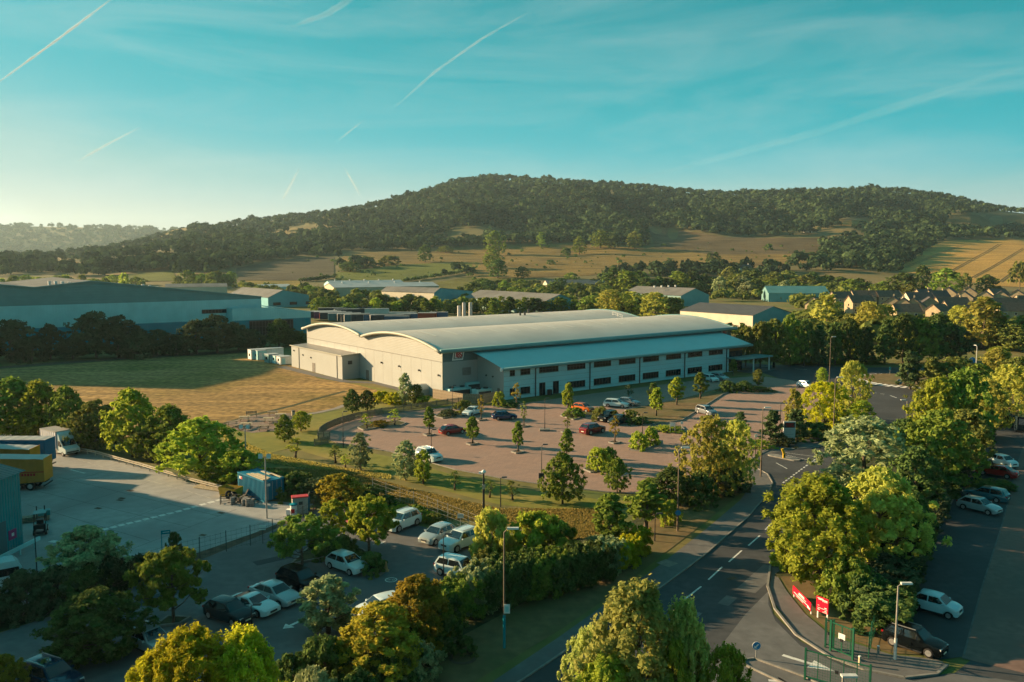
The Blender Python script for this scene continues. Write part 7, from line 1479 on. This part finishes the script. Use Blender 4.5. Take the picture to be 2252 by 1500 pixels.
rows([(1640, 806, 716, 24, 'broad', 'olive'), (1672, 808, 706, 26, 'broad', 'olive'), (1702, 808, 700, 26, 'column', 'olive'), (1735, 806, 690, 28, 'broad', 'green'), (1768, 804, 702, 28, 'broad', 'dark'), (1800, 804, 716, 28, 'pine', 'pine'), (1836, 803, 710, 30, 'pine', 'dark'), (1868, 802, 700, 28, 'broad', 'dark'), (1880, 800, 725, 18, 'oval', 'lime'), (1905, 801, 718, 30, 'pine', 'pine'), (1945, 800, 702, 32, 'pine', 'dark'), (1985, 798, 690, 32, 'broad', 'dark'), (2020, 798, 700, 36, 'broad', 'green'), (2060, 796, 690, 42, 'broad', 'dark'), (2095, 795, 715, 34, 'broad', 'shade')],
     '{} tree from the left in the dark belt behind the roundabout', 'dark belt behind the roundabout')
rows([(1760, 800, 790, 40, 'block', 'lime'), (1830, 800, 790, 40, 'block', 'lime'), (1895, 800, 788, 40, 'block', 'green')], '{} length from the left of the low bright hedge across the roundabout road', 'low hedge across the road', 'hedge', 'hedge', rz=0.0)
rows([(2002, 856, 770, 34, 'pine', 'pine'), (2048, 860, 786, 38, 'pine', 'olive'), (2098, 858, 784, 46, 'broad', 'olive'), (2150, 868, 800, 40, 'broad', 'green'), (2190, 860, 765, 40, 'broad', 'willow'), (2235, 868, 785, 46, 'broad', 'olive'), (2055, 900, 830, 40, 'broad', 'olive')],
     '{} tree from the left in the mixed clump on the roundabout far bank', 'clump behind the roundabout')
rows([(1818, 735, 648, 27, 'column', 'willow'), (1870, 742, 690, 30, 'broad', 'olive'), (1908, 748, 662, 36, 'willow', 'willow'), (1945, 748, 668, 36, 'willow', 'willow'), (1985, 748, 700, 36, 'broad', 'olive'), (2040, 762, 700, 40, 'broad', 'green'), (2108, 760, 672, 30, 'column', 'willow'), (2160, 768, 652, 40, 'column', 'willow'), (2185, 768, 690, 34, 'broad', 'olive'), (2222, 772, 705, 40, 'broad', 'olive'), (2260, 770, 690, 44, 'broad', 'olive'), (1780, 745, 700, 30, 'broad', 'dark'), (1740, 740, 705, 26, 'broad', 'dark'), (2075, 755, 715, 34, 'broad', 'dark')],
     '{} tree from the left in the row before the housing estate', 'trees before the housing estate')
tree(2195, 790, 762, 24, 'broad', 'lime', 'small round green tree on the straw verge at right', 'clump behind the roundabout')
# dark belt before the big warehouse
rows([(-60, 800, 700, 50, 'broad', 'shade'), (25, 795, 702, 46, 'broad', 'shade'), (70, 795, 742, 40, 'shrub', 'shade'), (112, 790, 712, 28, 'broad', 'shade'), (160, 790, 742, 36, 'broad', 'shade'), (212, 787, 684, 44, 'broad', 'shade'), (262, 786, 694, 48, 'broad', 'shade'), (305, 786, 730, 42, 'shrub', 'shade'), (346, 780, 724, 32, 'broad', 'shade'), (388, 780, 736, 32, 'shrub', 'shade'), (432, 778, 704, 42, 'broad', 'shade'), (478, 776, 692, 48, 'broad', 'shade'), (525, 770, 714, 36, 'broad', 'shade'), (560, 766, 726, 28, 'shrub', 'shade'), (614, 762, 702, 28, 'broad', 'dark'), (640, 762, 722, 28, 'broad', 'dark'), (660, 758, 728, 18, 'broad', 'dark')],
     '{} tree from the left in the shaded belt before the big teal warehouse', 'shaded belt before the warehouse')
# trading estate greenery
belt(700, 1040, 692, 690, 20, (22, 42), (12, 22), ['broad', 'broad', 'oval'], ['green', 'dark', 'olive', 'lime'], '{} tree from the left in the line behind the lorry park', 'trees behind the lorry park')
belt(1060, 1290, 694, 690, 12, (26, 44), (13, 20), ['broad', 'oval', 'pine'], ['dark', 'green'], '{} tree from the left in the line behind the factory roof', 'trees behind the factory')
rows([(1345, 698, 636, 36, 'willow', 'willow'), (1385, 698, 640, 34, 'willow', 'willow'), (1440, 702, 642, 38, 'willow', 'willow'), (1480, 702, 655, 30, 'willow', 'olive'), (1300, 694, 650, 26, 'broad', 'green')], '{} pale willow from the left behind the factory roof', 'pale willows behind the factory')
belt(1560, 1760, 738, 740, 9, (16, 34), (12, 18), ['broad', 'pine', 'broad'], ['dark', 'olive', 'green'], '{} tree from the left between the factory end and the shade-tinted gable', 'trees behind the factory end')
belt(560, 730, 655, 655, 10, (18, 32), (12, 20), ['broad'], ['green', 'olive', 'dark'], '{} tree from the left among the sheds beyond the big warehouse', 'trees among the left sheds')
belt(390, 520, 628, 628, 9, (22, 34), (12, 18), ['broad'], ['green', 'olive'], '{} tree from the left in the copse beyond the big warehouse', 'copse beyond the warehouse')
belt(0, 300, 626, 626, 14, (12, 26), (10, 20), ['broad', 'shrub'], ['olive', 'green', 'lime'], '{} tree from the left peeping over the big warehouse roof', 'trees over the warehouse roof')
belt(1040, 1340, 652, 650, 14, (20, 40), (13, 24), ['broad'], ['dark', 'green'], '{} tree from the left in front of the grey-roofed barn', 'trees before the barn')
belt(1335, 1570, 650, 650, 18, (34, 62), (17, 26), ['broad', 'column'], ['dark', 'green'], '{} tree from the left in the tall wood behind the pale willows', 'tall wood behind the willows')
belt(1580, 1780, 652, 660, 14, (28, 52), (17, 28), ['broad'], ['green', 'olive', 'dark', 'silver'], '{} tree from the left round the teal-roofed shed', 'trees round the teal-roofed shed')
belt(1600, 1850, 634, 646, 15, (30, 52), (20, 30), ['broad'], ['dark', 'green', 'olive'], '{} tree from the left in the wood above the teal-roofed shed', 'wood above the teal-roofed shed')
belt(1850, 2010, 648, 655, 10, (22, 38), (18, 28), ['broad'], ['dark', 'green', 'olive'], '{} tree from the left in the wood above the housing estate', 'wood above the estate')
rows([(2027, 640, 583, 20, 'broad', 'dark'), (2078, 650, 590, 36, 'broad', 'green'), (2122, 642, 600, 14, 'broad', 'olive'), (2170, 650, 604, 24, 'broad', 'dark'), (2242, 645, 575, 20, 'spread', 'olive'), (1985, 655, 600, 34, 'broad', 'dark')], '{} tree from the left along the lower edge of the wheat field', 'trees below the wheat field')
P_, R_ = [], []
for x0, x1, y0, y1, n in ((0, 330, 624, 634, 60), (380, 560, 628, 640, 40), (540, 740, 640, 668, 70), (690, 1060, 662, 692, 120), (960, 1340, 628, 690, 130), (1290, 1500, 640, 700, 110), (1740, 1840, 640, 740, 80), (1560, 1740, 640, 664, 60), (1600, 1900, 620, 660, 120), (1720, 2252, 735, 765, 90)):
    for k in range(n):
        p = G(rnd.uniform(x0, x1), rnd.uniform(y0, y1)); r = rnd.uniform(1.8, 3.8)
        if any((p.x - o.location.x) ** 2 + (p.y - o.location.y) ** 2 < 14 ** 2 for o in HOUSES): continue
        P_.append((p.x, p.y, r * rnd.uniform(.8, 1.5))); R_.append(r)
crown_cloud('estate_greenery', P_, R_, 'mass of bushes and small trees between the sheds of the trading estate', 'greenery', 110, 'greenery')
# trees standing singly on the pastures
rows([(935, 577, 538, 17, 'broad', 'dark'), (1088, 562, 508, 22, 'broad', 'green'), (1085, 590, 550, 22, 'broad', 'green'), (1095, 612, 570, 22, 'broad', 'dark'), (1148, 612, 586, 16, 'broad', 'dark'), (1062, 632, 612, 26, 'broad', 'dark'), (1145, 632, 615, 18, 'broad', 'green'), (1274, 560, 520, 17, 'broad', 'green'), (1320, 546, 505, 18, 'broad', 'green'), (1350, 548, 512, 16, 'broad', 'dark'), (1396, 548, 508, 20, 'broad', 'olive'), (1190, 545, 510, 9, 'column', 'green'), (1212, 582, 571, 10, 'shrub', 'dark'), (1245, 562, 545, 12, 'shrub', 'dark'), (1035, 600, 588, 14, 'shrub', 'dark'), (980, 556, 540, 18, 'broad', 'olive'), (905, 550, 528, 12, 'broad', 'dark'), (1560, 590, 556, 8, 'column', 'dark'), (1574, 590, 554, 9, 'column', 'dark'), (1690, 550, 536, 10, 'shrub', 'dark'), (855, 582, 562, 26, 'shrub', 'olive'), (810, 588, 565, 26, 'shrub', 'dark'), (770, 598, 575, 22, 'broad', 'dark'), (1450, 605, 588, 18, 'shrub', 'dark'), (1410, 612, 598, 16, 'shrub', 'green'), (1330, 615, 600, 20, 'shrub', 'dark'), (1255, 614, 600, 16, 'shrub', 'green')], '{} tree from the left standing on the hillside pastures', 'trees on the pastures')
for nm, pts, lb in (('hedgerow', [(1860, 566), (1830, 570), (1790, 560), (1760, 566), (1730, 572)], 'dark hedgerow dividing the brown field from the gold strip'), ('hedgerow', [(890, 620), (950, 612), (1000, 604), (1045, 594)], 'dark hedgerow between the green meadow and the pasture'), ('hedgerow', [(735, 612), (700, 618), (660, 620)], 'dark hedge below the field greyed for shade'), ('hedgerow', [(1350, 590), (1420, 592), (1500, 596), (1560, 598)], 'long dark hedge at the foot of the golden pasture'), ('hedgerow', [(1070, 630), (1120, 622), (1190, 626)], 'hedge left of the grey-roofed barn')):
    P_, R_ = [], []
    for a, b in zip(pts, pts[1:]):
        for k in range(14):
            f = k / 14; p = T(a[0] + (b[0] - a[0]) * f, a[1] + (b[1] - a[1]) * f)
            if p: r = rnd.uniform(1.6, 3.0); P_.append((p.x + rnd.uniform(-1, 1), p.y + rnd.uniform(-1, 1), p.z + r * .7)); R_.append(r)
    crown_cloud(nm, P_, R_, lb, 'dark', 40, 'hedge')
P_, R_ = [], []
while len(P_) < 150:
    x, y_ = rnd.uniform(640, 1820), rnd.uniform(535, 622); p = T(x, y_)
    if p and in_field(x, y_): r = rnd.choice((.7, .9, 1.2, 2.2)) * rnd.uniform(.8, 1.4); P_.append((p.x, p.y, p.z + r * .8)); R_.append(r)
crown_cloud('pasture_scrub', P_, R_, 'scattered thorn bushes dotting the golden hillside pastures', 'dark', 40, 'bushes')
# uncut grass and scrub that nobody could count
def tufts(name, label, poly, n, h, leaf, cat='grass'):
    q = [G(*p) for p in poly]; xs = [p.x for p in q]; ys = [p.y for p in q]; P, k = [], 0
    def inside(x, y_):
        c = False
        for i in range(len(q)):
            a, b = q[i], q[i - 1]
            if (a.y > y_) != (b.y > y_) and x < (b.x - a.x) * (y_ - a.y) / (b.y - a.y) + a.x: c = not c
        return c
    while len(P) < n and k < n * 20:
        k += 1; x, y_ = rnd.uniform(min(xs), max(xs)), rnd.uniform(min(ys), max(ys))
        if inside(x, y_): P.append((x, y_, rnd.uniform(.1, h)))
    P = np.array(P); P[:, 2] *= .6; N = npr.normal(size=P.shape); N[:, 2] *= .35; N /= np.linalg.norm(N, axis=1, keepdims=True)
    S = npr.uniform(.5, 1.0, len(P)) * h
    o = put(name, quads_mesh(name, P, N, S, npr.random(len(P)), 1.3), None, LEAF[leaf]); tag(o, label, cat, kind='stuff')
LEAF['straw'] = leaf_mat('leaf_straw', (0.42, 0.33, 0.10), (0.22, 0.20, 0.055), .5)
tufts('straw_grass', 'tall straw grass on the bank between the lawn and the lower car park', [(560, 1030), (760, 1035), (900, 1075), (1100, 1120), (1330, 1120), (1330, 1180), (1240, 1190), (1100, 1150), (960, 1140), (820, 1090), (640, 1050)], 24000, .2, 'straw')
tufts('straw_grass', 'straw-coloured grass strip below the picnic lawn', [(480, 950), (520, 965), (600, 1000), (760, 1030), (860, 1045), (860, 1055), (740, 1040), (600, 1020), (520, 1000)], 6000, .2, 'straw')
tufts('weeds', 'green weeds along the wire fence behind the parked cars', [(840, 1105), (900, 1125), (960, 1140), (960, 1152), (900, 1145), (840, 1125)], 2500, .7, 'lime', 'weeds')

# ------------------------------------------------------------------ vapour trails high up
m_vap = bpy.data.materials.new('vapour'); m_vap.use_nodes = True
n_, l_ = m_vap.node_tree.nodes, m_vap.node_tree.links; n_.clear()
vo = n_.new('ShaderNodeOutputMaterial'); vt = n_.new('ShaderNodeBsdfTransparent'); vd = n_.new('ShaderNodeBsdfDiffuse'); vtr = n_.new('ShaderNodeBsdfTranslucent'); va = n_.new('ShaderNodeMixShader'); vm = n_.new('ShaderNodeMixShader')
vd.inputs[0].default_value = (.95, .95, .95, 1); vtr.inputs[0].default_value = (.95, .95, .95, 1); va.inputs[0].default_value = .5
vsn = n_.new('ShaderNodeCombineXYZ'); [setattr(vsn.inputs[i], 'default_value', -SUN_DIR[i]) for i in range(3)]; l_.new(vsn.outputs[0], vd.inputs['Normal']); l_.new(vsn.outputs[0], vtr.inputs['Normal'])
vg = n_.new('ShaderNodeNewGeometry'); vn = n_.new('ShaderNodeTexNoise'); vn.inputs['Scale'].default_value = .0012; vn.inputs['Detail'].default_value = 6
vat = n_.new('ShaderNodeAttribute'); vat.attribute_name = 'leaf'; vr = n_.new('ShaderNodeMapRange'); vr.inputs[1].default_value = .25; vr.inputs[2].default_value = .7; vr.inputs[3].default_value = .3; vr.inputs[4].default_value = 1.0
vmul = n_.new('ShaderNodeMath'); vmul.operation = 'MULTIPLY'
l_.new(vg.outputs['Position'], vn.inputs['Vector']); l_.new(vn.outputs[0], vr.inputs[0]); l_.new(vr.outputs[0], vmul.inputs[0]); l_.new(vat.outputs['Fac'], vmul.inputs[1])
l_.new(vd.outputs[0], va.inputs[1]); l_.new(vtr.outputs[0], va.inputs[2]); l_.new(vmul.outputs[0], vm.inputs[0]); l_.new(vt.outputs[0], vm.inputs[1]); l_.new(va.outputs[0], vm.inputs[2]); l_.new(vm.outputs[0], vo.inputs[0])
def vapour(pts, w0, w1, dens, label):
    alt = 8500.0; q = []
    for a, b in zip(pts, pts[1:]):
        for k in range(12): f = k / 12; q.append((a[0] + (b[0] - a[0]) * f, a[1] + (b[1] - a[1]) * f))
    q.append(pts[-1]); P = []
    for x, y_ in q: d_ = ray(x, y_); t = (alt - CAMH) / d_[2]; P.append(Vector((d_[0] * t, d_[1] * t, alt)))
    v, f_, val = [], [], []; n = len(P); layers = 4
    for L in range(layers):                     # nested shells, denser towards the core
        sc_ = 1 - L / layers; b0 = len(v)
        for i, p in enumerate(P):
            dr = (P[min(i + 1, n - 1)] - P[max(i - 1, 0)]).normalized(); s_ = Vector((-dr.y, dr.x, 0)); ww = .8 * (w0 + (w1 - w0) * i / (n - 1)) * p.y / F * .5 * sc_ * (0.35 + .65 * min(1, 4 * min(i + .4, n - 1 - i + .4) / n))
            wob = 1 + .25 * math.sin(i * 1.7 + L)
            for k in range(8): a = 2 * math.pi * k / 8; v.append(tuple(p + s_ * math.cos(a) * ww * wob * 1.6 + Vector((0, 0, 1)) * math.sin(a) * ww * .55))
        for i in range(n - 1):
            for k in range(8): f_.append((b0 + i * 8 + k, b0 + i * 8 + (k + 1) % 8, b0 + (i + 1) * 8 + (k + 1) % 8, b0 + (i + 1) * 8 + k)); val.append(dens * (.35 + .65 * min(1, 3 * min(i + .5, n - 1 - i) / n)))
    m = bpy.data.meshes.new('vapour_trail'); m.from_pydata(v, [], f_); m.update(); at = m.attributes.new('leaf', 'FLOAT', 'FACE'); at.data.foreach_set('value', np.array(val, np.float32)); m.shade_smooth()
    tag(put('vapour_trail', m, None, m_vap), label, 'vapour trail', 'vapour trails')
vapour([(-30, 200), (120, 92), (250, -6)], 5, 6, .2, 'sharp white vapour trail crossing the top left corner')
vapour([(172, 354), (235, 318), (308, 280)], 8, 4, .10, 'short bright vapour trail at the left above the haze')
vapour([(868, 236), (960, 155), (1060, 85), (1165, 25)], 6, 7, .05, 'long thin vapour trail above the middle of the hill')
vapour([(745, 308), (800, 264)], 6, 3, .05, 'faint short vapour trail left of the hill top')
vapour([(616, 450), (640, 405), (658, 370)], 5, 4, .07, 'small steep vapour trail low over the left woods')
vapour([(758, 370), (775, 400), (792, 430)], 4, 4, .07, 'tiny vapour trail slanting down beside the hill')
vapour([(1400, 395), (1800, 290), (2300, 130)], 26, 40, .010, 'broad faded vapour trail low on the right')
vapour([(640, 60), (720, 30), (790, -15)], 14, 18, .03, 'wide faint vapour trail at the top left of centre')

# ------------------------------------------------------------------ evening haze
hz = MB().box(-7500, -700, -2, 7500, 8200, 420).build('haze', None)
m_hz = bpy.data.materials.new('haze_air'); m_hz.use_nodes = True; nn = m_hz.node_tree.nodes; nn.clear()
ho = nn.new('ShaderNodeOutputMaterial'); hv = nn.new('ShaderNodeVolumePrincipled'); hv.inputs['Color'].default_value = (.66, .90, 1.0, 1); hv.inputs['Density'].default_value = 5.5e-5; hv.inputs['Anisotropy'].default_value = .3
m_hz.node_tree.links.new(hv.outputs[0], ho.inputs['Volume']); hz.data.materials.append(m_hz); hz['kind'] = 'stuff'
